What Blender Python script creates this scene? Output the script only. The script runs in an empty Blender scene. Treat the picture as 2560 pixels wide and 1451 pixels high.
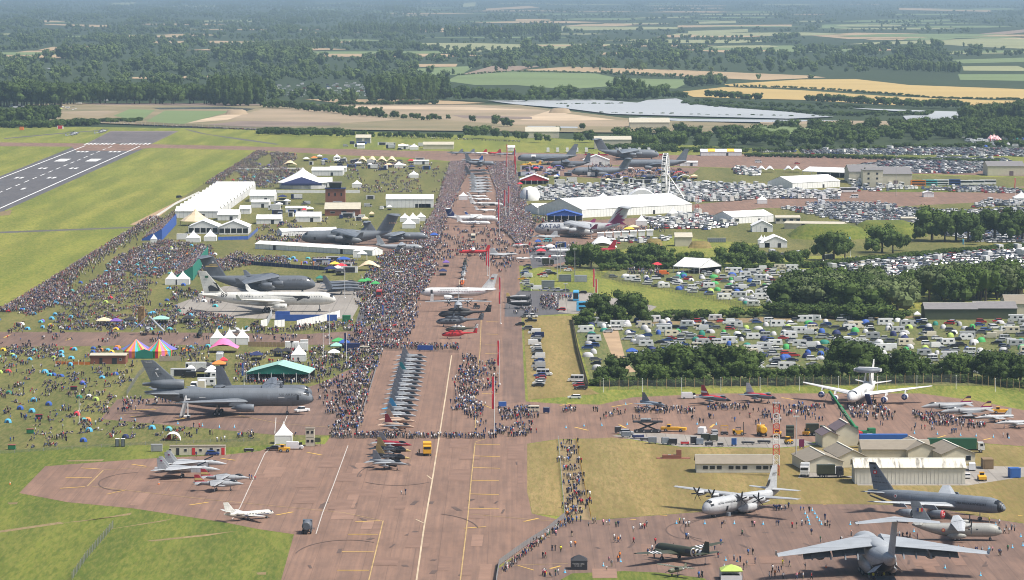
import bpy,math,random
import numpy as np
from mathutils import Vector,Matrix,geometry
rnd=random.Random(7);nr=np.random.default_rng(11)
sc=bpy.context.scene;C=sc.collection
# ---------------- camera, world, sun, exposure ----------------
F=9690.0;H=140.0;PIT=math.atan(759.5/F);CP,SP=math.cos(PIT),math.sin(PIT)
cam=bpy.data.cameras.new('camera');co=bpy.data.objects.new('camera',cam);C.objects.link(co)
co.location=(0,0,H);co.rotation_euler=(math.pi/2-PIT,0,0)
cam.sensor_width=36;cam.lens=F*36/2560;cam.clip_start=5;cam.clip_end=120000
sc.camera=co
W=bpy.data.worlds.new('World');sc.world=W;W.use_nodes=True
nt=W.node_tree;bg=nt.nodes['Background'];sky=nt.nodes.new('ShaderNodeTexSky')
SUN_EL,SUN_AZ=57.0,108.0           # azimuth from the view direction, clockwise: high, to the right
sky.sky_type= 'NISHITA';sky.sun_disc=False;sky.sun_elevation=math.radians(SUN_EL);sky.sun_rotation=math.radians(SUN_AZ)
sky.air_density=1.0;sky.dust_density=3.0;sky.ozone_density=1.0;sky.altitude=0
nt.links.new(sky.outputs[0],bg.inputs[0]);bg.inputs[1].default_value=0.075
sl=bpy.data.lights.new('sun','SUN');sl.energy=3.3;sl.angle=math.radians(9);sl.color=(1,.95,.87)
so=bpy.data.objects.new('sun',sl);C.objects.link(so)
so.rotation_euler=Vector((-math.sin(math.radians(SUN_AZ))*math.cos(math.radians(SUN_EL)),-math.cos(math.radians(SUN_AZ))*math.cos(math.radians(SUN_EL)),-math.sin(math.radians(SUN_EL)))).to_track_quat('-Z','Y').to_euler()
sc.view_settings.view_transform= 'Standard';sc.view_settings.look= 'None';sc.view_settings.gamma=1;sc.view_settings.use_curve_mapping=False
sc.view_settings.exposure=0.8
sc.render.engine= 'CYCLES';sc.cycles.use_denoising=True;sc.cycles.max_bounces=5;sc.cycles.diffuse_bounces=2;sc.cycles.glossy_bounces=2
sc.cycles.volume_bounces=0;sc.cycles.transparent_max_bounces=6;sc.cycles.filter_width=1.0
HAZE=4.9e-5

# ---------------- helpers ----------------
def ray(u,v):
 a=(u-1280)/F;b=(725.5-v)/F
 return a,CP+b*SP,-SP+b*CP
def G(u,v,z=0.0):
 """point of the ground (height z) that the photograph shows at pixel u, v"""
 dx,dy,dz=ray(u,v);t=(H-z)/-dz
 return Vector((dx*t,dy*t,z))
def S(u,v):
 """photo pixels per metre at the ground point under pixel u, v"""
 return F*-ray(u,v)[2]/H
def PX(p):
 d=Vector(p)-Vector((0,0,H));f=d.y*CP-d.z*SP;up=d.y*SP+d.z*CP
 return 1280+F*d.x/f,725.5-F*up/f
R=math.radians
MATS={}
def mat(name,rgb,rough=.6,var=.12,scale=.6,metal=0.0,spec=.4,rgb2=None,emit=None,stretch=None,alpha=None):
 if name in MATS:return MATS[name]
 m=bpy.data.materials.new(name);m.use_nodes=True;n=m.node_tree;b=n.nodes['Principled BSDF']
 b.inputs['Roughness'].default_value=rough;b.inputs['Metallic'].default_value=metal;b.inputs['Specular IOR Level'].default_value=spec
 tc=n.nodes.new('ShaderNodeTexCoord');no=n.nodes.new('ShaderNodeTexNoise');no.inputs['Scale'].default_value=scale;no.inputs['Detail'].default_value=4
 if stretch:
  mp=n.nodes.new('ShaderNodeMapping');mp.inputs['Scale'].default_value=stretch;n.links.new(tc.outputs['Object'],mp.inputs[0]);n.links.new(mp.outputs[0],no.inputs[0])
 else:n.links.new(tc.outputs['Object'],no.inputs[0])
 mx=n.nodes.new('ShaderNodeMix');mx.data_type= 'RGBA'
 c2=rgb2 or tuple(min(1,c*(1+var)) for c in rgb);c1=rgb if rgb2 else tuple(c*(1-var) for c in rgb)
 mx.inputs[6].default_value=(*c1,1);mx.inputs[7].default_value=(*c2,1)
 rp=n.nodes.new('ShaderNodeMapRange');rp.inputs[1].default_value=.3;rp.inputs[2].default_value=.7
 n.links.new(no.outputs[0],rp.inputs[0]);n.links.new(rp.outputs[0],mx.inputs[0]);c_out=mx.outputs[2]
 if name[:4] in ('grey','air_','oliv','stea'):      # skin panels: fine joints and faint grime run down the sides
  sx=n.nodes.new('ShaderNodeSeparateXYZ');cx=n.nodes.new('ShaderNodeCombineXYZ');n.links.new(tc.outputs['Object'],sx.inputs[0]);[n.links.new(sx.outputs[i],cx.inputs[j]) for i,j in ((0,0),(2,1),(1,2))]
  br=n.nodes.new('ShaderNodeTexBrick');br.inputs['Scale'].default_value=.5;br.inputs['Mortar Size'].default_value=.02;br.inputs['Color1'].default_value=(1,1,1,1);br.inputs['Color2'].default_value=(.88,.89,.9,1);br.inputs['Mortar'].default_value=(.62,.62,.62,1);br.inputs['Brick Width'].default_value=1.6;br.inputs['Row Height'].default_value=.7;n.links.new(cx.outputs[0],br.inputs[0])
  mp=n.nodes.new('ShaderNodeMapping');mp.inputs['Scale'].default_value=(1.6,1.6,.25);n2=n.nodes.new('ShaderNodeTexNoise');n.links.new(tc.outputs['Object'],mp.inputs[0]);n.links.new(mp.outputs[0],n2.inputs[0]);r2=n.nodes.new('ShaderNodeMapRange');r2.inputs[1].default_value=.35;r2.inputs[2].default_value=.75;r2.inputs[3].default_value=1;r2.inputs[4].default_value=.72;n.links.new(n2.outputs[0],r2.inputs[0])
  for src in (br.outputs[0],r2.outputs[0]):
   m2=n.nodes.new('ShaderNodeMix');m2.data_type= 'RGBA';m2.blend_type= 'MULTIPLY';m2.inputs[0].default_value=.8;n.links.new(c_out,m2.inputs[6]);n.links.new(src,m2.inputs[7]);c_out=m2.outputs[2]
 n.links.new(c_out,b.inputs['Base Color'])
 MATS[name]=m;return m
class N:
 """little node-graph writer"""
 def __init__(s,name,rough=.9,spec=.2):
  s.m=bpy.data.materials.new(name);s.m.use_nodes=True;s.t=s.m.node_tree;s.b=s.t.nodes['Principled BSDF']
  s.b.inputs['Roughness'].default_value=rough;s.b.inputs['Specular IOR Level'].default_value=spec;MATS[name]=s.m
  s.co=s.t.nodes.new('ShaderNodeTexCoord').outputs['Object']
 def lk(s,a,b):s.t.links.new(a,b)
 def map(s,sc_,rz=0,co=None):
  m=s.t.nodes.new('ShaderNodeMapping');m.inputs['Scale'].default_value=sc_;m.inputs['Rotation'].default_value=(0,0,rz);s.lk(co or s.co,m.inputs[0]);return m.outputs[0]
 def noise(s,co,scale=1,detail=4,rough=.55,lo=.3,hi=.7):
  n=s.t.nodes.new('ShaderNodeTexNoise');n.inputs['Scale'].default_value=scale;n.inputs['Detail'].default_value=detail;n.inputs['Roughness'].default_value=rough;s.lk(co,n.inputs[0])
  return s.rng(n.outputs[0],lo,hi)
 def rng(s,x,lo,hi,a=0,b=1):
  r=s.t.nodes.new('ShaderNodeMapRange');r.inputs[1].default_value=lo;r.inputs[2].default_value=hi;r.inputs[3].default_value=a;r.inputs[4].default_value=b;s.lk(x,r.inputs[0]);return r.outputs[0]
 def mix(s,f,a,b,mode='MIX'):
  m=s.t.nodes.new('ShaderNodeMix');m.data_type= 'RGBA';m.blend_type=mode
  for i,x in ((0,f),(6,a),(7,b)):
   if isinstance(x,(int,float)):m.inputs[i].default_value=x
   elif isinstance(x,tuple):m.inputs[i].default_value=(*x,1)
   else:s.lk(x,m.inputs[i])
  return m.outputs[2]
 def math(s,op,a,b=0.0):
  m=s.t.nodes.new('ShaderNodeMath');m.operation=op
  for i,x in ((0,a),(1,b)):
   if isinstance(x,(int,float)):m.inputs[i].default_value=x
   else:s.lk(x,m.inputs[i])
  return m.outputs[0]
 def ramp(s,x,cols,const=True):
  r=s.t.nodes.new('ShaderNodeValToRGB');e=r.color_ramp;e.interpolation= 'CONSTANT' if const else 'LINEAR'
  while len(e.elements)< len(cols):e.elements.new(.5)
  for i,c in enumerate(cols):
   e.elements[i].position=(i/len(cols)) if const else i/max(1,len(cols)-1);e.elements[i].color=(*c,1)
  s.lk(x,r.inputs[0]);return r.outputs[0]
 def rand(s,k=0.0):
  o=s.t.nodes.new('ShaderNodeObjectInfo').outputs['Random']
  if not k:return o
  return s.math('FRACT',s.math('MULTIPLY',o,k))
 def out(s,c):s.lk(c,s.b.inputs['Base Color']);return s.m

def tag(o,label=None,cat=None,group=None,kind=None):
 if label:o['label']=label
 if cat:o['category']=cat
 if group:o['group']=group
 if kind:o['kind']=kind
 return o
def ml(m):return m if not isinstance(m,str) else MATS[m]
class MB:
 """collects shapes into one mesh"""
 def __init__(s):s.v=[];s.f=[];s.m=[];s.sm=[]
 def add(s,vs,fs,m=0,smooth=False):
  o=len(s.v);s.v += [tuple(x) for x in vs]
  for f in fs:s.f.append(tuple(i+o for i in f));s.m.append(m);s.sm.append(smooth)
  return s
 def box(s,c,d,m=0,rz=0,taper=1.0):
  x,y,z=d[0]/2,d[1]/2,d[2]/2;vs=[]
  for k in (-1,1):
   t=taper if k > 0 else 1
   for a,b in ((-1,-1),(1,-1),(1,1),(-1,1)):vs.append((a*x*t,b*y*t,k*z))
  cr,sr=math.cos(rz),math.sin(rz)
  vs=[(c[0]+p[0]*cr-p[1]*sr,c[1]+p[0]*sr+p[1]*cr,c[2]+p[2]) for p in vs]
  return s.add(vs,[(3,2,1,0),(4,5,6,7),(0,1,5,4),(1,2,6,5),(2,3,7,6),(3,0,4,7)],m)
 def loft(s,rings,m=0,cap=True,smooth=True):
  n=len(rings[0]);vs=[p for r in rings for p in r];fs=[]
  for i in range(len(rings)-1):
   for j in range(n):fs.append((i*n+j,i*n+(j+1)%n,(i+1)*n+(j+1)%n,(i+1)*n+j))
  s.add(vs,fs,m,smooth)
  if cap:
   s.add(rings[0],[tuple(range(n))[::-1]],m);s.add(rings[-1],[tuple(range(n))],m)
  return s
 def tube(s,a,b,r0,r1=None,n=6,m=0,cap=True,smooth=True):
  a,b=Vector(a),Vector(b);r1=r0 if r1 is None else r1;d=(b-a)
  if d.length < 1e-6:return s
  q=d.to_track_quat('Z','Y');rr=[]
  for p,r in ((a,r0),(b,r1)):
   rr.append([p+q @ Vector((math.cos(t*2*math.pi/n)*r,math.sin(t*2*math.pi/n)*r,0)) for t in range(n)])
  return s.loft(rr,m,cap,smooth)
 def lathe(s,prof,o=(0,0,0),axis='x',n=12,m=0,smooth=True,cap=True):
  """prof: (axial, radius) pairs"""
  rr=[]
  for a,r in prof:
   ring=[]
   for k in range(n):
    c,q=math.cos(2*math.pi*k/n)*r,math.sin(2*math.pi*k/n)*r
    p=(a,c,q) if axis == 'x' else (c,q,a) if axis == 'z' else (q,a,c)
    ring.append((p[0]+o[0],p[1]+o[1],p[2]+o[2]))
   rr.append(ring)
  return s.loft(rr,m,cap,smooth)
 def prism(s,pts,h0,h1,m=0,axis='z',cap=True):
  """polygon in the plane across axis, drawn out from h0 to h1"""
  def P(a,b,h):return (a,b,h) if axis == 'z' else (a,h,b) if axis == 'y' else (h,a,b)
  n=len(pts);vs=[P(a,b,h0) for a,b in pts]+[P(a,b,h1) for a,b in pts]
  fs=[(i,(i+1)%n,(i+1)%n+n,i+n) for i in range(n)]
  if cap:
   tr=geometry.tessellate_polygon([[Vector((a,b,0)) for a,b in pts]])
   fs += [tuple(t) for t in tr]+[tuple(i+n for i in t) for t in tr]
  return s.add(vs,fs,m)
 def poly(s,pts,m=0):
  tr=geometry.tessellate_polygon([[Vector(p) for p in pts]]);return s.add(pts,[tuple(t) for t in tr],m)
 def mesh(s,name,mats):
  me=bpy.data.meshes.new(name);me.from_pydata(s.v,[],s.f);me.update()
  import bmesh
  bm=bmesh.new();bm.from_mesh(me);bmesh.ops.recalc_face_normals(bm,faces=bm.faces);bm.to_mesh(me);bm.free()
  for x in (mats if isinstance(mats,(list,tuple)) else [mats]):me.materials.append(ml(x))
  me.polygons.foreach_set('material_index',s.m);me.polygons.foreach_set('use_smooth',s.sm);me.update()
  return me
 def build(s,name,mats,parent=None,loc=None,rz=0):
  o=bpy.data.objects.new(name,s.mesh(name,mats));C.objects.link(o);o.parent=parent
  if loc is not None:o.location=loc;o.rotation_euler.z=rz
  return o
def obj(name,me,parent=None,loc=None,rz=0,scale=None):
 o=bpy.data.objects.new(name,me);C.objects.link(o);o.parent=parent
 if loc is not None:o.location=loc
 if rz:o.rotation_euler.z=rz
 if scale is not None:o.scale=scale if not isinstance(scale,(int,float)) else (scale,)*3
 return o
def thing(name,label,cat,loc=(0,0,0),rz=0,group=None):
 o=bpy.data.objects.new(name,None);C.objects.link(o);o.location=loc;o.rotation_euler=(0,0,rz);o.empty_display_size=.1
 return tag(o,label,cat,group)
def copy_tree(o,parent=None,kids=None):
 c=o.copy();C.objects.link(c);c.parent=parent
 for ch in o.children:copy_tree(ch,c)
 return c
TXT=[]
def text(s,parent,loc,size,m,rot=(90,0,0),name='lettering',ext=.01,sx=1.0,align='CENTER'):
 cu=bpy.data.curves.new(name,'FONT');cu.body=s;cu.size=size;cu.extrude=ext;cu.align_x=align;cu.align_y= 'CENTER';cu.resolution_u=2
 cu.materials.append(ml(m));o=bpy.data.objects.new(name,cu);C.objects.link(o);o.parent=parent;o.location=loc;o.rotation_euler=[R(a) for a in rot];o.scale=(sx,1,1);TXT.append(o);return o

# ---------------- materials of the ground ----------------
def grass(name,cols,rz=.02,stripe=.35,dry=.5,patch=(.0022,.006)):
 n=N(name);a=n.noise(n.map((.004,.0012,1),rz),1,6,.6);b=n.noise(n.map((.5,.03,1),rz),1,3);c=n.noise(n.map((.02,.004,1),rz),1,5,.6)
 d=n.noise(n.map((.09,.016,1),rz-.6),1,4)
 e=n.noise(n.map((.055,.0045,1),rz+.25),1,2,.5,.44,.57);f=n.noise(n.map((1.1,.13,1),rz),1,4,.7,.42,.6)
 x=n.mix(a,cols[0],cols[1]);x=n.mix(n.math('MULTIPLY',c,dry),x,cols[2]);x=n.mix(n.math('MULTIPLY',b,stripe),x,cols[1]);x=n.mix(n.math('MULTIPLY',d,.45),x,tuple(k*.6 for k in cols[0]));x=n.mix(n.math('MULTIPLY',e,.6),x,tuple(k*.74 for k in cols[0]));x=n.mix(n.math('MULTIPLY',f,.42),x,cols[2]);x=n.mix(n.math('MULTIPLY',n.noise(n.map((.7,.09,1),rz+.1),1,4,.7,.48,.62),.5),x,tuple(k*.6 for k in cols[0]))
 wv=n.t.nodes.new('ShaderNodeTexWave');wv.inputs['Scale'].default_value=.0135;wv.inputs['Distortion'].default_value=2.2;wv.inputs['Detail'].default_value=3;wv.inputs['Detail Scale'].default_value=.6;n.lk(n.map((1,.12,1),rz*.3),wv.inputs[0])
 n.out(n.mix(n.math('MULTIPLY',n.rng(wv.outputs[1],.3,.7),.3),x,n.mix(1.0,x,(1.35,1.28,1.2),'MULTIPLY')));return n.m
GR,GY,GD=(.102,.165,.022),(.205,.235,.036),(.34,.27,.075)
grass('grass_airfield',(GR,GY,GD),.12,.45,.5)
grass('grass_lush',((.078,.128,.016),(.135,.168,.024),(.22,.195,.05)),.5,.5,.4)
grass('grass_crowd',((.092,.122,.028),(.15,.152,.044),(.24,.185,.078)),.2,.4,.55)
grass('grass_dry',((.235,.175,.062),(.37,.26,.12),(.125,.135,.03)),.1,.7,.6)
grass('grass_trodden',((.26,.185,.10),(.33,.24,.14),(.16,.15,.06)),.1,.6,.5)
grass('grass_camp',((.075,.12,.03),(.12,.155,.04),(.24,.185,.09)),.9,.35,.55)
def paved(name,c1,c2,dark,slab=6.0,joint=.2,rz=0.0,streak=1.0):
 n=N(name,.85,.3);a=n.noise(n.map((.05,.012,1),rz),1,6,.6);b=n.noise(n.map((.9,.018,1),rz),1,4);c=n.noise(n.map((.22,.05,1),rz),1,5,.65,.42,.72)
 x=n.mix(a,c1,c2);x=n.mix(n.math('MULTIPLY',b,.45*streak),x,dark);x=n.mix(n.math('MULTIPLY',c,.35*streak),x,tuple(k*.75 for k in dark))
 br=n.t.nodes.new('ShaderNodeTexBrick');br.inputs['Scale'].default_value=1.0/slab;br.inputs['Mortar Size'].default_value=.018;br.inputs['Color1'].default_value=(1,1,1,1);br.inputs['Color2'].default_value=(.84,.83,.82,1);br.inputs['Mortar'].default_value=(.5,.5,.5,1);br.offset=0;br.inputs['Brick Width'].default_value=1;br.inputs['Row Height'].default_value=5
 n.lk(n.map((1,1,1),rz),br.inputs[0]);x=n.mix(joint,x,n.mix(1.0,x,br.outputs[0],'MULTIPLY'));n.out(x);return n.m
paved('tarmac_pink',(.238,.142,.099),(.30,.184,.13),(.142,.094,.074),6,.42,0,1.35)
paved('tarmac_brown',(.197,.124,.092),(.257,.163,.121),(.114,.079,.066),5,.45,0,1.4)
paved('tarmac_grey',(.11,.105,.11),(.135,.128,.13),(.075,.073,.078),7.5,.3)
paved('tarmac_overrun',(.20,.165,.16),(.25,.205,.195),(.15,.13,.13),7,.5)
paved('concrete_grey',(.30,.275,.24),(.36,.33,.29),(.22,.20,.18),6,.9)
mat('paint_white',(.72,.72,.70),.6,.12,.3);mat('line_white_worn',(.46,.42,.38),.7,.2,.3);mat('paint_yellow',(.58,.37,.09),.7,.2,.25);mat('line_pale',(.50,.40,.27),.7,.2,.1);mat('line_yellow_worn',(.42,.29,.12),.7,.25,.2)
mat('gravel_tan',(.36,.27,.18),.95,.2,.01,rgb2=(.25,.2,.125));mat('gravel_pale',(.48,.37,.25),.95,.18,.02);mat('gravel_dark',(.2,.15,.12),.95,.2,.02);mat('scrub',(.15,.14,.07),.95,.3,.01,rgb2=(.28,.215,.125))
mat('field_green',(.145,.195,.075),.95,.12,.004);mat('field_pale',(.26,.27,.13),.95,.1,.004);mat('field_tan',(.38,.275,.155),.95,.1,.004);mat('field_yellow',(.44,.315,.115),.95,.1,.006,stretch=(.2,1,1));mat('field_plough',(.25,.185,.135),.95,.12,.004)
mat('soil_track',(.36,.25,.15),.95,.2,.08)
n=N('farmland',.95);a=n.noise(n.map((.0011,.0004,1)),1,5);b=n.noise(n.map((.01,.002,1)),1,4)
n.out(n.mix(n.math('MULTIPLY',b,.5),n.mix(a,(.032,.05,.02),(.05,.07,.027)),(.028,.042,.017)))
n=N('lake_water',.5,.12);n.out(n.mix(n.noise(n.map((.001,.002,1)),1,3),(.34,.36,.375),(.42,.44,.45)))

# ---------------- ground patches ----------------
ZK=[0]
def patch(name,pts,m,kind='structure',z=None,label=None,cat=None):
 ZK[0]+= 1;z=.02+.0012*ZK[0] if z is None else z
 b=MB();b.poly([G(u,v,z) for u,v in pts],0);o=b.build(name,m)
 return tag(o,label,cat,kind=kind)
b=MB();b.add([(-20000,-800,0),(20000,-800,0),(20000,60000,0),(-20000,60000,0)],[(0,1,2,3)]);tag(b.build('ground','farmland'),kind='structure')
FK=[0]
def far(name,m,*polys):
 for q in polys:
  FK[0]+= 1;b=MB();z=.3+.006*FK[0]
  b.poly([G(u,v,z) for u,v in q]);tag(b.build(name,m),kind='structure')
far('green_field','field_green',[(1113,203),(1144,189),(1279,179),(1488,184),(1549,196),(1710,199),(1730,203),(1690,222),(1525,216),(1420,224),(1289,213),(1188,213)],[(1039,172),(1188,165),(1154,187),(1059,189)],[(2375,150),(2580,144),(2580,155),(2409,159)],[(2395,186),(2580,186),(2580,203),(2400,200)],[(2055,62),(2170,60),(2170,68),(2055,70)])
far('ploughed_field','field_plough',[(1157,186),(1231,165),(1356,165),(1289,177),(1204,184)],[(2441,86),(2580,72),(2580,79),(2476,91)])
far('stubble_field','field_tan',[(1296,176),(1424,167),(1710,176),(2017,189),(2065,194),(1902,201),(1700,191),(1491,181)],[(2021,89),(2139,82),(2274,84),(2476,91),(2122,98)],[(1713,125),(1835,118),(1994,120),(1936,128),(1818,132)],[(2247,20),(2476,25),(2476,30),(2247,25)],[(995,161),(1144,160),(1140,167),(1012,168)],[(1215,22),(1322,15),(1350,20),(1215,26)],[(1289,48),(1376,48),(1376,52),(1289,53)],[(111,62),(270,69),(268,63),(112,60)],[(331,193),(530,190),(530,196),(331,197)],[(1694,64),(1980,62),(1980,67),(1694,69)],[(2441,92),(2580,96),(2580,101),(2441,96)],[(1500,132),(1640,128),(1640,133),(1500,137)])
far('pale_field','field_pale',[(2115,111),(2206,105),(2466,96),(2580,98),(2580,123),(2453,118),(2341,111)],[(1015,108),(1188,108),(1424,115),(1417,128),(1154,130),(1039,118)],[(1404,66),(1694,68),(1694,73),(1404,77)],[(476,103),(557,103),(743,106),(743,110),(557,111)],[(1158,8),(1190,6),(1188,16),(1158,18)],[(2406,166),(2544,165),(2580,178),(2409,177)],[(2360,128),(2580,126),(2580,133),(2370,136)],[(1740,55),(1840,52),(1840,58),(1740,60)],[(270,8),(340,6),(330,12),(275,13)],[(1720,78),(1870,73),(1870,80),(1720,86)])
far('barley_field','field_yellow',[(1811,211),(2004,199),(2139,198),(2274,213),(2580,224),(2580,248),(2341,245),(2206,233),(2004,221),(1818,216)],[(1700,230),(1811,218),(2004,226),(2223,241),(2476,251),(2580,252),(2510,266),(2240,263),(2004,250),(1734,243)])
far('stubble_strip','field_tan',[(760,248),(1090,250),(1215,258),(1130,261),(850,258)])
RF=[]     # patchwork of far fields
for k in range(148):
 v=6+(128 if k < 100 else 150)*rnd.random()** 1.3;u=rnd.uniform(1000,2560) if k < 100 else rnd.uniform(-20,1000);w=rnd.uniform(40,190)*(.5+v/130);h=rnd.uniform(.9,2.2)*(.6+v/45);t=rnd.uniform(-.6,.6)*h;q=[(u-w,v),(u-w*rnd.uniform(.4,.9),v-h*.8+t),(u+w*rnd.uniform(.4,.8),v-h+t),(u+w,v-h*.3+t),(u+w*.5,v+h*.2+t*.5)]
 if rnd.random()< .8:RF.append((q,rnd.choice(('field_green','field_pale','field_tan','field_pale','field_green','field_tan'))))
for q,m_ in RF:far({'field_green':'green_field','field_pale':'pale_field','field_tan':'stubble_field'}[m_],m_,q)
far('gravel_pit','scrub',[(190,257),(700,262),(1290,262),(1600,300),(1900,310),(2430,303),(2560,320),(2560,330),(1560,332),(640,322),(250,308),(60,300),(60,262)])
far('gravel_bank','gravel_tan',[(142,280),(270,277),(297,279),(250,290),(203,289)],[(850,262),(1188,262),(1356,275),(1400,285),(1491,297),(1640,305),(1559,317),(1323,314),(1154,304),(1000,287),(850,282)],[(660,272),(830,277),(1000,300),(860,308),(640,302),(560,298)],[(1900,303),(2110,302),(2380,304),(2380,309),(2100,311),(1900,309)])
far('gravel_heap_ground','gravel_pale',[(870,265),(1170,268),(1330,275),(1170,275),(870,272)],[(545,290),(600,283),(606,287),(570,300),(456,309)],[(1300,300),(1380,275),(1420,285),(1540,300),(1380,303)])
far('gravel_dark_patch','gravel_dark',[(600,303),(850,306),(850,314),(620,318),(520,312)],[(1130,288),(1330,293),(1330,298),(1160,296)],[(190,258),(600,258),(690,262),(560,266),(240,262)])
far('paddock','field_green',[(284,290),(324,273),(388,275),(351,304)],[(365,304),(412,277),(581,278),(537,290),(456,311)])
n=N('silt_water',.15,.5);n.out(n.mix(n.noise(n.map((.01,.002,1)),1,3),(.09,.10,.11),(.14,.15,.15)))
far('silt_pond','silt_water',[(581,273),(635,273),(608,280)],[(380,270),(560,268),(640,272),(400,274)])
far('lake','lake_water',[(1218,252),(1475,249),(1530,252),(1593,257),(1620,250),(1690,246),(1710,252),(1730,260),(1835,270),(1970,280),(2085,292),(1970,297),(1700,290),(1525,285),(1407,270),(1289,261)],[(1590,293),(1700,297),(1870,299),(2105,301),(1936,306),(1700,303),(1640,299)],[(2122,270),(2324,277),(2414,280),(2402,301),(2267,301),(2257,290),(2314,287),(2318,282),(2190,275)],[(1319,315),(1444,317),(1444,321),(1319,319)],[(112,170),(176,172),(176,180),(150,178)])
# ---------------- airfield ground ----------------
patch('airfield_grass',[(-700,314),(240,318),(700,324),(1300,342),(1500,352),(1900,372),(2900,376),(3600,1900),(-1200,1900)],'grass_airfield')
patch('runway',[(-40,457),(182,368),(189,377),(212,361),(360,361),(355,373),(-40,548)][0:1]+[(185,367),(362,367),(355,374),(-40,550)],'tarmac_grey')
patch('runway_threshold',[(189,377),(214,360),(378,360),(334,377.5)],'tarmac_pink')
patch('runway_overrun',[(216,359.5),(380,360),(447,328),(277,328)],'tarmac_overrun')
patch('taxiway',[(-40,356),(212,359),(380,361),(640,367),(860,373),(1000,377),(1200,380),(1420,384),(1700,388),(1990,384),(2160,392),(2580,426),(2580,442),(2160,432),(1990,424),(1750,418),(1420,410),(1270,404),(1130,404),(1000,393),(860,389),(640,376),(380,370),(360,372),(334,376),(189,376),(180,367),(-40,366)],'tarmac_pink')
patch('perimeter_path',[(-10,580),(340,567),(340,570),(-10,584)],'tarmac_grey')
patch('perimeter_path',[(470,324),(520,336),(640,352),(700,361),(690,362),(600,350),(500,334),(462,324)],'tarmac_grey')
patch('perimeter_path',[(10,346),(140,334),(270,324),(270,325.5),(140,336),(10,348)],'tarmac_grey')
patch('crowd_lawn',[(640,379),(860,391),(1120,406),(1110,480),(1075,600),(1010,770),(950,880),(860,930),(760,972),(370,998),(250,1048),(600,1076),(690,1087),(830,1088),(690,1112),(567,1120),(300,1112),(0,1127),(-300,1140),(-300,990),(0,776)],'grass_crowd')
patch('lawn_strip',[(-300,1130),(0,1127),(300,1112),(567,1119),(690,1112),(650,1132),(567,1137),(351,1148),(113,1166),(48,1233),(170,1256),(330,1271),(560,1306),(645,1323),(735,1336),(700,1460),(600,1900),(-900,1900)],'grass_lush')
for q in ([(205,1304),(330,1282),(325,1288),(150,1308)],[(305,1318),(440,1296),(400,1305),(230,1330)],[(368,1352),(590,1328),(520,1340),(380,1354)],[(620,1315),(655,1312),(655,1321),(622,1319)],[(165,1151),(260,1149),(255,1153),(170,1154)],[(0,530),(30,525),(25,538),(0,540)],[(20,1257),(45,1256),(42,1261),(22,1261)],[(640,1432),(665,1430),(665,1437),(645,1437)],[(150,1305),(-20,1330),(-20,1335),(160,1309)]):
 patch('dry_grass_streak',q,'grass_trodden')
patch('worn_earth',[(325,562),(440,505),(465,492),(455,500),(400,540),(360,565)],'soil_track')
patch('main_taxiway',[(640,1900),(700,1460),(735,1336),(645,1323),(560,1306),(330,1271),(170,1256),(48,1233),(113,1166),(351,1148),(567,1137),(650,1128),(690,1113),(812,1111),(830,1086),(880,1030),(950,885),(1010,770),(1075,600),(1115,470),(1130,402),(1290,402),(1292,560),(1300,700),(1312,990),(1330,1080),(1530,1084),(1600,1100),(1540,1096),(1395,1098),(1318,1110),(1318,1230),(1330,1284),(1400,1300),(1370,1340),(1240,1420),(1240,1900)],'tarmac_pink')
patch('aircraft_stand',[(251,1048),(293,999),(370,997),(560,985),(760,971),(810,955),(860,930),(930,900),(900,980),(870,1040),(830,1088),(690,1088),(534,1073)],'tarmac_brown')
patch('cross_taxiway',[(-60,830),(500,832),(760,836),(880,828),(1000,790),(1000,880),(900,864),(760,862),(500,863),(-60,868)],'tarmac_brown')
patch('hard_standing',[(433,764),(560,716),(880,700),(905,725),(899,762),(880,797),(640,797),(442,788)],'concrete_grey')
patch('hard_standing',[(700,612),(760,590),(1080,592),(1090,622),(1040,636),(930,632),(860,622)],'tarmac_brown')
patch('asphalt_road',[(1000,790),(930,790),(880,830),(905,760),(930,740),(990,700),(1012,740)],'tarmac_grey')
patch('service_road',[(1256,1012),(1314,1004),(1308,900),(1299,760),(1290,640),(1262,640)],'tarmac_brown')
patch('east_apron',[(1260,1020),(1312,1004),(1400,1010),(1500,1012),(1580,994),(1780,984),(2000,984),(2300,984),(2440,1002),(2580,1030),(2580,1118),(2400,1104),(2130,1102),(1960,1108),(1600,1084),(1530,1086),(1400,1094),(1250,1110)],'tarmac_pink')
patch('equipment_yard',[(1530,1090),(1590,1080),(1800,1092),(2000,1098),(2050,1112),(1940,1120),(1700,1117),(1600,1102)],'concrete_grey')
patch('dry_verge',[(1318,1112),(1395,1099),(1408,1292),(1332,1284),(1318,1232)],'grass_dry')
patch('dry_field',[(1440,1100),(1530,1094),(1600,1104),(1700,1119),(1940,1122),(2050,1114),(2400,1106),(2580,1120),(2580,1310),(2492,1298),(2300,1262),(2144,1260),(1925,1260),(1740,1280),(1478,1300)],'grass_dry')
patch('trodden_path',[(1396,1099),(1440,1100),(1478,1301),(1412,1296)],'grass_trodden')
patch('south_apron',[(1240,1425),(1370,1340),(1404,1298),(1480,1301),(1740,1281),(1925,1261),(2144,1261),(2300,1263),(2492,1299),(2580,1312),(2580,1900),(1235,1900)],'tarmac_brown')
patch('apron_verge',[(1365,1470),(1430,1434),(1560,1428),(1650,1432),(1760,1446),(1800,1475)],'grass_lush')
patch('depot_yard',[(1995,1195),(2010,1165),(2130,1195),(2145,1214),(2420,1214),(2560,1192),(2580,1168),(2400,1164),(2380,1196),(2130,1190)],'concrete_grey')
patch('car_strip_grass',[(1308,792),(1430,790),(1440,860),(1470,970),(1500,985),(1320,1000)],'grass_dry')
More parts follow.
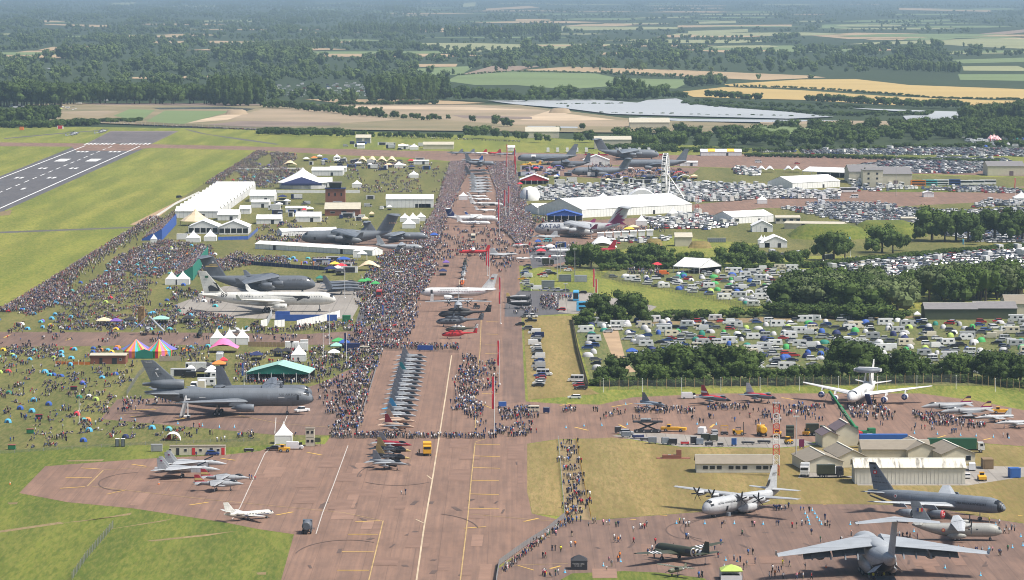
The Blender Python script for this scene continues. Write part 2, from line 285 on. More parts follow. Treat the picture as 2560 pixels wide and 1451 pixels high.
patch('show_tarmac',[(1262,792),(1264,760),(1300,726),(1480,732),(1520,742),(1640,766),(1622,780),(1430,784),(1302,792)],'tarmac_grey')
patch('show_concrete',[(1400,735),(1480,733),(1520,743),(1642,767),(1622,781),(1430,785),(1395,780)],'concrete_grey')
patch('camp_field',[(1430,800),(1480,790),(1900,780),(2600,770),(2640,965),(1480,962)],'grass_camp')
patch('camp_field',[(1500,695),(1540,660),(2000,655),(2060,690),(1960,780),(1800,740)],'grass_camp')
patch('camp_track',[(1505,828),(1545,826),(1565,905),(1590,930),(1540,935),(1530,890)],'soil_track')
patch('camp_track',[(1560,808),(2000,790),(2300,790),(2560,783),(2560,788),(2100,800),(1700,812)],'grass_trodden')
patch('car_field',[(1500,640),(1900,655),(2100,640),(2600,615),(2640,700),(2000,690)],'grass_airfield')
patch('car_field_track',[(2080,652),(2330,632),(2560,614),(2560,617),(2340,637),(2090,657)],'concrete_grey')
patch('showground',[(1290,402),(1420,411),(1750,419),(2000,426),(2160,434),(2580,446),(2640,640),(1900,640),(1420,680),(1292,660)],'grass_crowd')
patch('show_apron',[(1290,560),(1600,545),(1620,575),(1500,606),(1440,640),(1400,668),(1292,664)],'tarmac_pink')
patch('show_apron',[(1300,412),(1420,412),(1750,420),(1730,436),(1500,446),(1300,436)],'tarmac_pink')
patch('parking_apron',[(1700,515),(1900,496),(2100,478),(2580,466),(2580,500),(2130,522),(1900,520),(1780,545)],'tarmac_pink')
patch('green_verge',[(2180,478),(2420,460),(2560,470),(2560,482),(2200,480)],'grass_lush')
patch('green_verge',[(1500,640),(1680,590),(1760,600),(1900,610),(1800,650)],'grass_airfield')
patch('stand_tarmac',[(1320,620),(1420,612),(1440,650),(1330,672)],'tarmac_grey')
# slabs relaid in other mixes, and dark rubber and oil marks, all along the taxiway's own lines
mat('slab_pale',(.255,.155,.11),.9,.12,.2);mat('slab_dark',(.205,.124,.089),.9,.15,.2);mat('oil_stain',(.105,.07,.056),.8,.2,.3)
def slab(u,v,w,l,m_,name='relaid_slab',a=0.0):
 p=G(u,v);z=.088+rnd.random()*.01;b=MB();c,s_=math.cos(a),math.sin(a);b.add([(p.x+x*c-y*s_,p.y+x*s_+y*c,z) for x,y in ((-w/2,-l/2),(w/2,-l/2),(w/2,l/2),(-w/2,l/2))],[(0,1,2,3)]);tag(b.build(name,m_),kind='structure')
for k in range(46):
 v=1105+345*rnd.random();u=rnd.uniform(760,1215) if k < 26 else rnd.uniform(1500,2500) if k < 38 else rnd.uniform(300,700)
 if k >= 26:v=rnd.uniform(1330,1440) if k < 38 else rnd.uniform(1175,1250)
 slab(u,v,rnd.choice((2.9,5.9)),rnd.uniform(10,30),rnd.choice(('slab_pale','slab_dark','slab_dark')),a=-.012)
for k in range(60):slab(rnd.uniform(760,1300) if k%2 else rnd.uniform(1450,2550),rnd.uniform(1110,1445) if k%2 else rnd.uniform(1320,1445),rnd.uniform(.4,1.6),rnd.uniform(2,9),'oil_stain','oil_stain',rnd.uniform(-.3,.3))
slab(1300,1185,1.4,60,'slab_dark');slab(1290,1130,5,40,'slab_dark')
for u,v,r_,a0,a1 in ((1790,1325,9,1.9,4.2),(1830,1330,12,1.9,4.2),(1745,1328,8,2,4),(2500,1390,14,-1.2,.9),(2520,1390,18,-1.2,.9),(1070,1190,20,2.2,3.2),(1040,1330,16,.2,1.2),(330,1205,9,1.6,4.6),(1000,1180,14,4,5.4),(860,1390,12,1,3)):
 p=G(u,v);b=MB();z=.112;vs=[]
 for i in range(17):a=a0+(a1-a0)*i/16;vs += [(p.x+math.cos(a)*q,p.y+math.sin(a)*q*2.2,z) for q in (r_,r_+.35)]
 b.add(vs,[(2*i,2*i+1,2*i+3,2*i+2) for i in range(16)]);tag(b.build('tyre_mark','oil_stain' if k%2 else 'slab_pale'),kind='structure')
# ---------------- painted markings ----------------
def line(u0,v0,u1,v1,w,m,name='painted_line'):
 a,b_=G(u0,v0),G(u1,v1);d=(b_-a).normalized();p=Vector((-d.y,d.x,0))*w/2
 b=MB();z=.1+rnd.random()*.01
 b.add([(q.x,q.y,z) for q in (a-p,b_-p,b_+p,a+p)],[(0,1,2,3)]);tag(b.build(name,m),kind='structure')
# runway: everything in the runway's own axes, taken from its two edge lines
ra,rb=G(0,447),G(213,365);rd=(rb-ra).normalized();rp=Vector((rd.y,-rd.x,0))
RW=(G(71,490)-ra).dot(rp)
def rwm(s0,s1,l0,l1,name='runway_marking'):
 z=.1+rnd.random()*.01;b=MB();q=[ra+rd*s+rp*l for s,l in ((s0,l0),(s1,l0),(s1,l1),(s0,l1))]
 b.add([(k.x,k.y,z) for k in q],[(0,1,2,3)]);tag(b.build(name,'paint_white'),kind='structure')
RL=(rb-ra).length;RC=RW/2
rwm(-200,RL,-.6,.6);rwm(-400,RL-10,RW-.6,RW+.6)
s_of=lambda v,u:(G(u,v)-ra).dot(rd)
for k in range(26):rwm(RL-40-k*50,RL-40-k*50+28,RC-.5,RC+.5)
sk=s_of(361,250)
for sgn in (-1,1):
 for k in range(8):rwm(sk-10,sk+26,RC+sgn*(3+k*3.4),RC+sgn*(3+k*3.4+1.9))
 for v,n_ in ((380,3),(421.5,2),(445,2),(472.5,1)):
  u=130 if v < 400 else 100;s=s_of(v,u-2*(v-380))
  for k in range(n_):rwm(s-11,s+11,RC+sgn*(9+k*3.6),RC+sgn*(9+k*3.6+2.2))
 s=s_of(401,143);rwm(s-24,s+24,RC+sgn*8,RC+sgn*17)
for k in range(15):                                # yellow-grey bars of the overrun
 v=331+k*2;t=(v-328)/32;line(278-60*t,v,444-66*t,v+.2,9,'tarmac_grey','overrun_marking')
# taxi lines
for q in ([(1040,1460),(1060,1320),(1081,1200),(1100,1080),(1115,985),(1129,889)],[(1136,840),(1150,700)],[(1081,1200),(1068,1190)],[(1062,1310),(1040,1300)]):
 for a,b_ in zip(q,q[1:]):line(*a,*b_,.42,'line_pale','taxi_line')
for q in ([(690,1045),(687,1085)],[(718,1040),(690,1110),(662,1135),(600,1270),(580,1300)],[(870,1115),(835,1210),(806,1285),(790,1336)]):
 for a,b_ in zip(q,q[1:]):line(*a,*b_,.26,'line_white_worn','stand_line')
for q in ([(920,1460),(958,1303)],[(955,1303),(860,1283),(520,1250),(230,1217)],[(258,1177),(218,1217)],[(1188,1108),(1178,1200),(1170,1290),(1150,1460)],[(1203,800),(1200,880),(1190,960),(1188,1090)],[(1215,1098),(1188,1106)],[(258,1176),(400,1168)],[(293,1042),(402,1018)],[(1170,1286),(1330,1300),(1412,1306)],[(560,1032),(700,1060),(860,1072)],[(1275,1415),(1420,1410)]):
 for a,b_ in zip(q,q[1:]):line(*a,*b_,.3,'line_yellow_worn','taxi_line')
for u0,v0,u1,v1 in ((855,1381,935,1381),(843,1427,922,1427),(870,1337,945,1337),(888,1306,950,1303),(473,1264,520,1257),(690,1289,733,1281),(266,1237,315,1226),(164,1195,230,1196),(202,1171,250,1174),(330,1162,366,1167),(150,1222,212,1218),(552,1147,588,1152),(768,1132,805,1139),(1187,1112,1250,1113),(1185,1141,1250,1143),(1182,1170,1250,1172),(1178,1202,1247,1203),(1175,1236,1247,1238),(1172,1272,1248,1273),(1160,1322,1215,1318),(1310,1305,1346,1297),(1295,1415,1335,1427),(1376,1423,1402,1416),(1437,1069,1470,1077),(1548,1063,1565,1071),(1776,1070,1785,1062),(1575,1301,1590,1300),(1650,1289,1668,1290),(2343,1096,2364,1090),(2459,1101,2480,1096),(1954,995,1983,1000),(1400,1015,1426,1010),(1530,1018,1580,1010),(332,1025,390,1025),(327,1043,375,1040),(440,1051,465,1046),(10,845,25,838),(165,852,178,847),(1216,805,1246,806),(1215,836,1245,837),(1213,863,1245,864),(1213,885,1246,886),(1212,905,1246,906),(1206,960,1246,961),(1205,985,1246,986),(1205,1012,1230,1022),(2058,1262,2066,1262),(2545,1290,2556,1290)):
 line(u0,v0,u1,v1,.8 if abs(v1-v0)< 9 else .4,'paint_yellow','stand_marking')
# ---------------- aircraft ----------------
for nm,c in dict(grey_gunship=(.135,.152,.178),grey_dark=(.175,.195,.22),grey_mid=(.20,.225,.255),grey_blue=(.23,.265,.31),grey_light=(.36,.385,.41),grey_pale=(.46,.475,.49),grey_warm=(.37,.37,.345),grey_fighter=(.345,.36,.375),grey_fighter_pale=(.43,.445,.46),air_white=(.76,.76,.75),air_cream=(.70,.69,.64),red_gloss=(.52,.035,.04),red_deep=(.38,.03,.05),maroon=(.20,.02,.09),navy=(.02,.035,.14),blue_mid=(.03,.10,.36),black_matt=(.025,.026,.03),rubber=(.03,.03,.032),metal_grey=(.33,.33,.34),olive_drab=(.055,.062,.038),olive_light=(.16,.17,.12),glass_dark=(.02,.024,.03),yellow_vehicle=(.72,.38,.025),orange_bright=(.75,.17,.03),teal=(.03,.30,.32),sky_blue=(.07,.36,.62),sand=(.56,.40,.29),gold=(.55,.40,.15),green_dark=(.02,.10,.05),stealth=(.12,.13,.145)).items():
 mat(nm,c,.25 if nm in ('glass_dark',) else .35 if nm.startswith(('air','red')) else .5,.09,.35 if not nm.startswith('grey') else .25)
MATS['glass_dark'].node_tree.nodes['Principled BSDF'].inputs['Roughness'].default_value=.12

class Fus:
 """a body of oval sections; P() gives points of its skin so that windows and markings follow it"""
 def __init__(s,st,e=1.0):s.st=sorted(st,key=lambda q:-q[0]);s.e=e
 def sec(s,x):
  st=s.st
  if x >= st[0][0]:return st[0]
  for a,b in zip(st,st[1:]):
   if x >= b[0]:
    t=(a[0]-x)/max(1e-6,a[0]-b[0]);return tuple(a[i]+(b[i]-a[i])*t for i in range(4))
  return st[-1]
 def P(s,x,ang,off=0.0):
  _,zc,w,h=s.sec(x)[:4];c,q=math.cos(R(ang)),math.sin(R(ang))
  f=lambda k:math.copysign(abs(k)** s.e,k)
  return (x,f(c)*(w+off),zc+f(q)*(h+off))
 def body(s,mb,m=0,n=20):
  mb.loft([[s.P(q[0],360*k/n) for k in range(n)] for q in s.st],m)
 def patch(s,mb,x0,x1,a0,a1,m=0,off=.03,nx=2,na=3):
  vs=[s.P(x0+(x1-x0)*i/nx,a0+(a1-a0)*j/na,off) for i in range(nx+1) for j in range(na+1)]
  mb.add(vs,[(i*(na+1)+j,i*(na+1)+j+1,(i+1)*(na+1)+j+1,(i+1)*(na+1)+j) for i in range(nx) for j in range(na)],m,True)
def liner(L,r,zc,nose=.13,tail=.3,droop=.25,up=.75,hr=1.0,tr=.1,pn=2.0):
 st=[];nl,tl=L*nose,L*tail
 for k in range(9):
  d=(k/8)** 1.7;f=(1-(1-d)** pn)** (1/pn) if k else .03
  st.append((L/2-nl*d,zc-droop*r*(1-f),r*f,r*hr*f))
 for k in range(9):
  d=k/8;f=1-(1-tr)*d ** 1.55
  st.append((-L/2+tl*(1-d),zc+up*r*(1-f),r*f,r*hr*f))
 return Fus(st)
AF=((0,0),(.06,.5),(.3,1),(.65,.62),(1,.04),(1,-.04),(.65,-.35),(.3,-.55),(.06,-.4))
def foil(mb,a,ca,b,cb,t,ax='z',m=0,tb=None):
 """lifting surface from root leading edge a (chord ca) to tip leading edge b (chord cb); chords run aft"""
 tb=t if tb is None else tb;rr=[]
 for p,c,th in ((a,ca,t),(b,cb,tb)):
  rr.append([(p[0]-f*c,p[1]+(g*th*c if ax == 'y' else 0),p[2]+(g*th*c if ax == 'z' else 0)) for f,g in AF])
 mb.loft(rr,m,True,False)
def wheel_mesh(r,w):
 k=('wheel',round(r,2),round(w,2))
 if k not in PM:
  b=MB();b.lathe([(-w/2,r*.5),(-w/2,r*.92),(-w*.3,r),(w*.3,r),(w/2,r*.92),(w/2,r*.5)],axis='y',n=12,m=0);b.lathe([(-w*.52,r*.48),(w*.52,r*.48)],axis='y',n=8,m=1);PM[k]=b.mesh('wheel',['rubber','metal_grey'])
 return PM[k]
PM={}
def gear(root,x,y,ztop,r,pos,w=None):
 b=MB();b.tube((x,y,ztop),(x,y,r),max(.09,r*.3),n=6)
 xs=[p[0] for p in pos]
 if max(xs)-min(xs)> .1:b.box((x,y,r),(max(xs)-min(xs),r*.4,r*.35))
 ys=[p[1] for p in pos];b.box((x,y,r),(r*.4,max(.2,max(ys)-min(ys)),r*.4))
 g=b.build('landing_gear','metal_grey',root)
 for dx,dy in pos:obj('wheel',wheel_mesh(r,w or r*.75),g,(x+dx,y+dy,r))
 return g
def pod(root,x,y,z,r,l,m,fan='glass_dark',name='engine'):
 b=MB();b.lathe([(x+l*.5,r*.84),(x+l*.48,r*.93),(x+l*.3,r),(x,r*.97),(x-l*.32,r*.72),(x-l*.33,r*.45),(x-l*.55,r*.28)],(0,y,z),'x',16,0,True,False)
 e=b.build(name,[m],root);b=MB();b.lathe([(x+l*.44,r*.85),(x+l*.43,r*.3),(x+l*.49,.02)],(0,y,z),'x',14,0);b.build('fan',[fan],e);return e
def prop(parent,x,y,z,rad,nb=6,spin=.45,ph=20,m='black_matt',sw=.38):
 b=MB();b.lathe([(x+spin*1.6,.03),(x+spin*.8,spin*.7),(x,spin)],(0,y,z),'x',10,0)
 for k in range(nb):
  a=R(ph+360*k/nb);dy,dz=math.cos(a),math.sin(a);w=sw*rad*.42;vs=[]
  for t,ww in ((.08,.5),(.45,1),(.85,.9),(1,.35)):
   for s_ in (-1,1):vs.append((x+.25+s_*ww*w*.35,y+dy*rad*t-dz*s_*ww*w*.5,z+dz*rad*t+dy*s_*ww*w*.5))
  b.add(vs,[(0,1,3,2),(2,3,5,4),(4,5,7,6)],0);b.add([(p[0]-.06,p[1],p[2]) for p in vs],[(0,1,3,2),(2,3,5,4),(4,5,7,6)],0)
 return b.build('propeller',[m],parent)
def place(root,u,v,hdg):root.location=G(u,v,.15);root.rotation_euler.z=R(hdg);return root
def plane(name,label,u,v,hdg,s,cat='aircraft',group=None):
 """s: dict of the type's dimensions; returns root, fuselage surface"""
 root=thing(name,label,cat,group=group);M=s['m'];f=s['fus'];b=MB();f.body(b,0,s.get('n',20));
 if s.get('nose'):f.patch(b,f.st[0][0],f.st[0][0]-s['nose'][0],0,360,1,.02,4,20)
 for x0,x1,a0,a1,k in s.get('skin',()):f.patch(b,x0,x1,a0,a1,k,.025,4,6)
 if s.get('fair'):                                    # belly / wheel fairings: x, y, z, length, half-width, half-height
  for x,y,z,l,w,h in s['fair']:
   b.loft([[(x+l*t/2,y+math.cos(R(k*30))*w*g,z+math.sin(R(k*30))*h*g) for k in range(12)] for t,g in ((1,.05),(.8,.7),(.4,1),(-.4,1),(-.8,.7),(-1,.05))],0)
 b.build('fuselage',[M,s.get('nm','black_matt'),s.get('m2',M),s.get('m3',M)],root)
 for x,z,rc,tc,hs,sw,dh,th,y0 in s.get('wings',()):
  for sg in (1,-1):
   b=MB();foil(b,(x,sg*y0,z),rc,(x-sw,sg*hs,z+dh),tc,th,'z',0,th*.8);w=b.build('wing',[s.get('wm',M)],root)
   for p in s.get('pylons',()):
    bb=MB();px,py,pz,pl,ph_=p;bb.prism([(px,pz),(px-pl,pz),(px-pl,pz-ph_),(px+pl*.3,pz-ph_)],sg*py-.15,sg*py+.15,0,'y');bb.build('pylon',[M],w)
   if s.get('winglet'):
    wl=s['winglet'];bb=MB();foil(bb,(x-sw,sg*hs,z+dh),tc*.9,(x-sw-tc*.7,sg*(hs+wl*.3),z+dh+wl),tc*.35,.08,'y',0);bb.build('winglet',[s.get('wlm',M)],w)
 for x,z,rc,tc,hs,sw,dh,th,y0 in s.get('tails',()):
  for sg in (1,-1):
   b=MB();foil(b,(x,sg*y0,z),rc,(x-sw,sg*hs,z+dh),tc,th,'z');b.build('tailplane',[s.get('tm',M)],root)
 for x,y,z,rc,tc,h,sw,cant in s.get('fins',()):
  b=MB();foil(b,(x,y,z),rc,(x-sw,y+cant,z+h),tc,.045,'y');fn=b.build('fin',[s.get('fm',M)],root)
  if s.get('fin_band'):
   for z0,z1,mm in s['fin_band']:
    bb=MB();lx=lambda q:(x-sw*(q-z)/h);lc=lambda q:rc+(tc-rc)*(q-z)/h;th=.03*rc
    for sd in (-1,1):
     yy=y+cant*(z0-z)/h
     bb.add([(lx(z0)-.05*rc,yy+sd*(lc(z0)*.047+.02),z0),(lx(z0)-lc(z0)*.97,yy+sd*(lc(z0)*.03+.02),z0),(lx(z1)-lc(z1)*.97,yy+sd*(lc(z1)*.03+.02),z1),(lx(z1)-.05*rc,yy+sd*(lc(z1)*.047+.02),z1)],[(0,1,2,3)])
    bb.build('fin_marking',[mm],fn)
 for e in s.get('pods',()):
  for sg in (1,-1):pod(root,e[0],sg*e[1],e[2],e[3],e[4],e[5] if len(e)> 5 else s.get('em',M),s.get('fanm','glass_dark'))
 for x,y,z,r_,l,pr,nb in s.get('props',()):
  for sg in ((1,-1) if y else (1,)):
   b=MB();b.lathe([(x,r_*.62),(x-l*.12,r_),(x-l*.5,r_*.98),(x-l,r_*.25)],(0,sg*y,z),'x',12);e=b.build('engine_nacelle',[s.get('em',M)],root);prop(e,x,sg*y,z,pr,nb,r_*.42,15+9*sg,s.get('pm','black_matt'))
 for g in s.get('gear',()):gear(root,*g)
 for x0,x1,a0,a1 in s.get('glass',()):
  b=MB();f.patch(b,x0,x1,a0,a1,0,.04,2,4);b.build('cockpit_window',['glass_dark'],root)
 for x0,x1,a,wd,nn in s.get('windows',()):
  b=MB()
  for k in range(nn):
   xx=x0+(x1-x0)*k/max(1,nn-1)
   for aa in (a,180-a):f.patch(b,xx-wd/2,xx+wd/2,aa-4,aa+4,0,.03,1,1)
  tag(b.build('cabin_windows',['glass_dark'],root),kind='stuff')
 for x0,x1,a0,a1,mm in s.get('doors',()):
  b=MB();f.patch(b,x0,x1,a0,a1,0,.05,1,3);b.build('door',[mm],root)
 for x,y,z,l,r_ in s.get('tanks',()):
  for sg in ((1,-1) if y else (1,)):
   b=MB();b.lathe([(x+l/2,.03),(x+l*.3,r_*.85),(x,r_),(x-l*.25,r_*.85),(x-l/2,.05)],(0,sg*y,z),'x',10);b.box((x,sg*y,z+r_*1.4),(l*.3,.12,r_*1.4));b.build('drop_tank',[s.get('dm',M)],root)
 if s.get('canopy'):
  x,z,l,w,h=s['canopy'];b=MB();b.loft([[(x+l*t,math.cos(R(k*22.5))*w*g,z+math.sin(R(k*22.5))*h*g) for k in range(9)] for t,g in ((.5,.08),(.32,.7),(.1,1),(-.15,.95),(-.35,.6),(-.5,.1))],0,False);b.build('canopy',[s.get('cm','glass_dark')],root)
 for fn in s.get('extra',()):fn(root,f)
 place(root,u,v,hdg);return root,f
bogie4=[(-.75,-.6),(-.75,.6),(.75,-.6),(.75,.6)];pair=[(0,-.4),(0,.4)];one=[(0,0)]
def lines_txt(root,f,s_,x,side,size,m,ang=8,off=.06,sx=1.0,lift=0.0):
 """lettering along the side of a body; side -1 = starboard (+x runs right), +1 = port"""
 p=f.P(x,ang,off);text(s_,root,(x,side*abs(p[1]),p[2]+lift),size,m,(90,0,0) if side < 0 else (90,0,180),sx=sx)
# --- big jets
def C17(m,**k):
 d=dict(m=m,fus=liner(49,3.4,4.3,.15,.42,.3,.95,1.0,.08),wings=[(8.5,7.3,13.5,4.2,25.2,14.5,-1.6,.12,1.5)],winglet=2.6,fins=[(-16,0,7.0,8.6,6.8,9.6,6.2,0)],tails=[(-22.6,16.4,6.2,2.7,9.9,4.6,-.4,.1,0)],pods=[(7.2,7.6,4.6,1.35,6.2),(2.4,13.4,4.2,1.35,6.2)],pylons=[(7.5,7.6,7.1,5.5,1.3),(2.6,13.4,6.5,5,1.2)],
  fair=[(-1,2.9,2.4,15,1.3,1.9),(-1,-2.9,2.4,15,1.3,1.9),(0,0,7.2,17,2.4,1.1)],gear=[(1.6,3.2,2.2,.62,bogie4),(-2.6,3.2,2.2,.62,bogie4),(1.6,-3.2,2.2,.62,bogie4),(-2.6,-3.2,2.2,.62,bogie4),(18.5,0,2,.5,pair)],glass=[(22.4,21.0,32,66),(22.4,21.0,66,114),(22.4,21.0,114,148)])
 d.update(k);return d
stair_door=lambda x,a=20:(x-.55,x+.55,a-30,a+8,'black_matt')
def kc10_extra(root,f):
 pod(root,-21.2,0,9.9,1.62,13,'grey_dark');b=MB();b.box((-20.2,0,8.2),(7,.7,2.4));b.build('engine_mount',['grey_dark'],root)
 b=MB();b.tube((-14,0,2.9),(-27.5,0,3.1),.33,.2,8);b.box((-24.6,0,3.5),(1.3,2.6,.1));b.build('refuelling_boom',['grey_gunship'],root)
 lines_txt(root,f,'U.S. AIR FORCE',20.2,-1,1.05,'black_matt',8,.1,lift=.6);lines_txt(root,f,'02101',20.6,-1,.8,'grey_gunship',8,.1,lift=-.5)
 text('TRAVIS',root,(-26.4,-.45,17.1),.75,'air_white');b=MB();b.box((-23.6,-.44,14.9),(1.1,.03,.6),0);b.box((-23.9,-.46,15.0),(.45,.03,.35),1);b.build('flag_marking',['air_white','navy'],root)
 b=MB();b.prism([(-24.2,13.9),(-23.8,13.9),(-22.9,12.3),(-23.3,12.3)],-.47,-.44,0,'y');b.build('fin_stripe',['air_white'],root);text('AMC',root,(-22.6,-.6,13.3),.8,'black_matt')
 for x in (4.5-13,17.3):
  b=MB();f.patch(b,x-1,x+1,-3+180,1+180,0,.05,1,1);b.build('floodlight_panel',['paint_white'],root)
KC10=dict(m='grey_dark',fus=liner(55.4,3.0,5.7,.13,.36,.3,.62,1.0,.1),nose=(.35,0),wings=[(7.5,4.3,11.5,3.4,25,20.5,2.2,.11,1.5)],tails=[(-14.6,6.6,8,3.4,11,9.5,1.2,.09,.8)],fins=[(-16.4,0,10.6,9.2,4.3,7.2,8.2,0)],pods=[(5.2,8.3,2.95,1.38,7)],pylons=[(5.5,8.3,4.7,5,1)],
 fair=[(0,0,3.4,22,2.6,1.2)],gear=[(-3.6,4.6,3.6,.66,bogie4),(-3.6,-4.6,3.6,.66,bogie4),(-3.4,0,2.9,.6,pair),(19.0,0,3.2,.5,pair)],glass=[(26.2,24.6,28,60),(26.2,25.0,60,120),(26.2,24.6,120,152)],doors=[(-16.0,-14.9,160,195,'black_matt'),(22.3,23.0,160,194,'black_matt'),(12.6,13.6,157,190,'grey_mid')],extra=[kc10_extra])
plane('tanker_aircraft','dark grey three-engined tanker with a jet through its fin and white stairs',573,1036,0,KC10)
def mrtt_extra(root,f):
 lines_txt(root,f,'89',-18.5,-1,3.0,'black_matt',14,.1,lift=.5);text('2030',root,(7.0,-10.95,2.7),1.25,'black_matt')
 b=MB();
 # swooping bird of prey on the side: three long tapering feathers and a hooked head
 for x0,x1,a0,a1,w in ((-3,15,33,20,2.0),(-1,14,26,13,2.0),(4.5,13,8,-4,1.8)):
  for k in range(8):
   t0,t1=k/8,(k+1)/8;x_0,x_1=x0+(x1-x0)*t0,x0+(x1-x0)*t1;c0,c1=a0+(a1-a0)*t0 ** 2,a0+(a1-a0)*t1 ** 2
   b.add([f.P(x_0,180-c0-w*t0,.06),f.P(x_1,180-c1-w*t1,.06),f.P(x_1,180-c1+w*t1,.06),f.P(x_0,180-c0+w*t0,.06)],[(0,1,2,3)])
 b.add([f.P(x,180-a,.07) for x,a in ((11,21),(15,27),(17.5,22),(18.6,8),(17.6,-2),(17,7),(15.5,4),(13.8,-14),(12.6,-20),(12.9,-8),(13.4,6))],[(0,1,2,9),(2,3,4,5),(2,5,6,10),(6,7,8,9),(6,9,10)]);b.build('bird_marking',['black_matt'],root)
 text('\u0645\u0627\u0645 \u0645\u0646\u0627\u0631\u0627\u062a',root,(-9,-2.75,7.1),1.2,'grey_mid');b=MB();b.box((-26.2,-.33,15.0),(1.5,.03,.9));b.build('flag_marking',['green_dark'],root)
 b=MB();b.prism([(-25.2,8.7),(-25.6,10.7),(-24.4,11.4),(-22.4,10.5),(-20.2,8.9)],-.5,-.46,0,'y');b.prism([(-23.6,12.6),(-22.0,12.4),(-20.4,9.6),(-21.2,9.3),(-22.3,11.6)],-.5,-.46,0,'y');b.build('fin_emblem',['black_matt'],root)
A330=dict(m='air_cream',fus=liner(58.8,2.85,5.7,.12,.34,.3,.7,1.0,.1),wings=[(8.4,4.3,11.8,2.4,29,17.5,3.2,.11,1.5)],winglet=2.0,tails=[(-20.6,6.8,6.4,2.4,9.7,6.5,1.2,.09,.7)],fins=[(-18.4,0,8.0,9,3.4,9.4,8.0,0)],pods=[(5.6,9.3,2.7,1.5,6.6)],pylons=[(5.4,9.3,4.9,4.6,1.0)],fair=[(0,0,3.6,20,2.6,1.2)],
 gear=[(-.6,5.3,3.8,.7,bogie4),(-.6,-5.3,3.8,.7,bogie4),(22.4,0,3.2,.55,pair)],glass=[(28.2,26.9,28,62),(28.2,27.2,62,118),(28.2,26.9,118,152)],windows=[(14,23.5,18,.3,10),(-9,-2,18,.3,6)],doors=[(-14.6,-11.2,182,200,'grey_pale'),(-9.9,-9.3,180,200,'grey_light')],extra=[mrtt_extra])
plane('tanker_aircraft','white tanker jet with the number 89 and a black bird painted along its side',669,779,0,A330)
def c17_us(root,f):
 lines_txt(root,f,'U.S. AIR FORCE',16,-1,1.3,'grey_gunship',18,.1,lift=.6)
 b=MB();b.box((-23,-.5,12.0),(5.6,.04,.5));b.box((-22.4,-.5,12.9),(3.4,.04,.25));b.build('fin_stripe',['gold'],root);b=MB();b.box((-22.4,-.5,13.9),(.9,.04,.6));b.build('flag_marking',['air_white'],root)
plane('cargo_aircraft','dark grey T-tailed cargo jet with gold fin stripe behind the bird-painted tanker',655,731,0,C17('grey_gunship',fm='grey_gunship',extra=[c17_us]))
def c17_uk(root,f):
 for k in range(5):b=MB();b.prism([(-23.6-k*.9,11.4),(-23.1-k*.9,11.4),(-23.4-k*.9,12.4),(-23.9-k*.9,12.4)],.5,.54,0,'y');b.build('fin_stripe',['sand'],root)
plane('cargo_aircraft','blue grey T-tailed cargo jet facing the runway behind the long white marquees',866,612,180,C17('grey_dark',extra=[c17_uk],doors=[(16.5,17.6,-25,0,'black_matt')]))
def qatar(root,f):
 lines_txt(root,f,'QATAR',16,1,3.2,'navy',14,.1,lift=.6,sx=1.15)
 b=MB();b.prism([(-16.9,7.2),(-27,6.4),(-24.4,8.3),(-26.6,9.2),(-23.8,10.2),(-25.4,11.6),(-22.8,11.8),(-23.8,13.4),(-22.0,12.6),(-19.4,9.6)],.46,.5,0,'y');b.prism([(-21.2,12.4),(-25.2,15.6),(-24.2,15.6),(-20.4,12.2)],.46,.5,0,'y');b.build('fin_emblem',['maroon'],root)
 b=MB();b.add([f.P(x,a,.08) for x,a in ((-12.5,75),(-16.5,72),(-22,40),(-18,20),(-14.6,-14),(-15.2,20),(-16.4,32))],[(0,1,2,6),(6,2,3,5),(5,3,4)]);b.build('tail_emblem',['maroon'],root)
plane('cargo_aircraft','white T-tailed cargo jet with a maroon emblem on its fin',1446,591,180,C17('grey_pale',wlm='maroon',extra=[qatar],doors=[(16.5,17.6,-25,0,'black_matt')]))
plane('cargo_aircraft','grey T-tailed cargo jet beyond the ferris wheel with red jets behind it',1572,398,0,C17('grey_mid',fm='grey_dark'))
def c17_rear(root,f):
 for sg in (1,-1):
  b=MB()
  for k in range(2):b.add([(-1.6-1.1*k,sg*(3.6+8.3*k),6.9-.45*k),(-4.3-1.1*k,sg*(3.6+8.3*k),5.2-.4*k),(-5.4-1.2*k,sg*(11.4+7.2*k),4.7-.3*k),(-2.7-1.2*k,sg*(11.4+7.2*k),6.3-.35*k)],[(0,1,2,3)])
  b.build('flap',['grey_mid'],root)
  for y in (5.5,8.5,12,16.5):b=MB();b.prism([(-1,6.4),(-5.6,5.4),(-6.3,4.2),(-3,5.3)],sg*y-.16,sg*y+.16,0,'y');b.build('flap_fairing',['grey_mid'],root)
 b=MB();b.add([(-11,-2.3,1.0),(-11,2.3,1.0),(-17.5,2.2,.12),(-17.5,-2.2,.12),(-11,-2.3,.7),(-11,2.3,.7),(-17.5,2.2,.02),(-17.5,-2.2,.02)],[(0,1,2,3),(4,5,6,7),(0,3,7,4),(1,2,6,5),(2,3,7,6)]);b.build('cargo_ramp',['grey_gunship'],root)
 b=MB();f.patch(b,-9.5,-18.5,205,335,0,.07,5,6);b.build('cargo_bay_opening',['black_matt'],root)
 for sg in (1,-1):b=MB();b.add([f.P(-11,270+sg*55,.1),f.P(-17,270+sg*55,.1),(-17,sg*3.4,2.9),(-11,sg*4.2,1.7)],[(0,1,2,3)]);b.build('cargo_door',['grey_light'],root)
plane('cargo_aircraft','pale grey T-tailed cargo jet seen from behind with its loading ramp open',2192,1433,94,C17('grey_light',extra=[c17_rear],winglet=1.4))
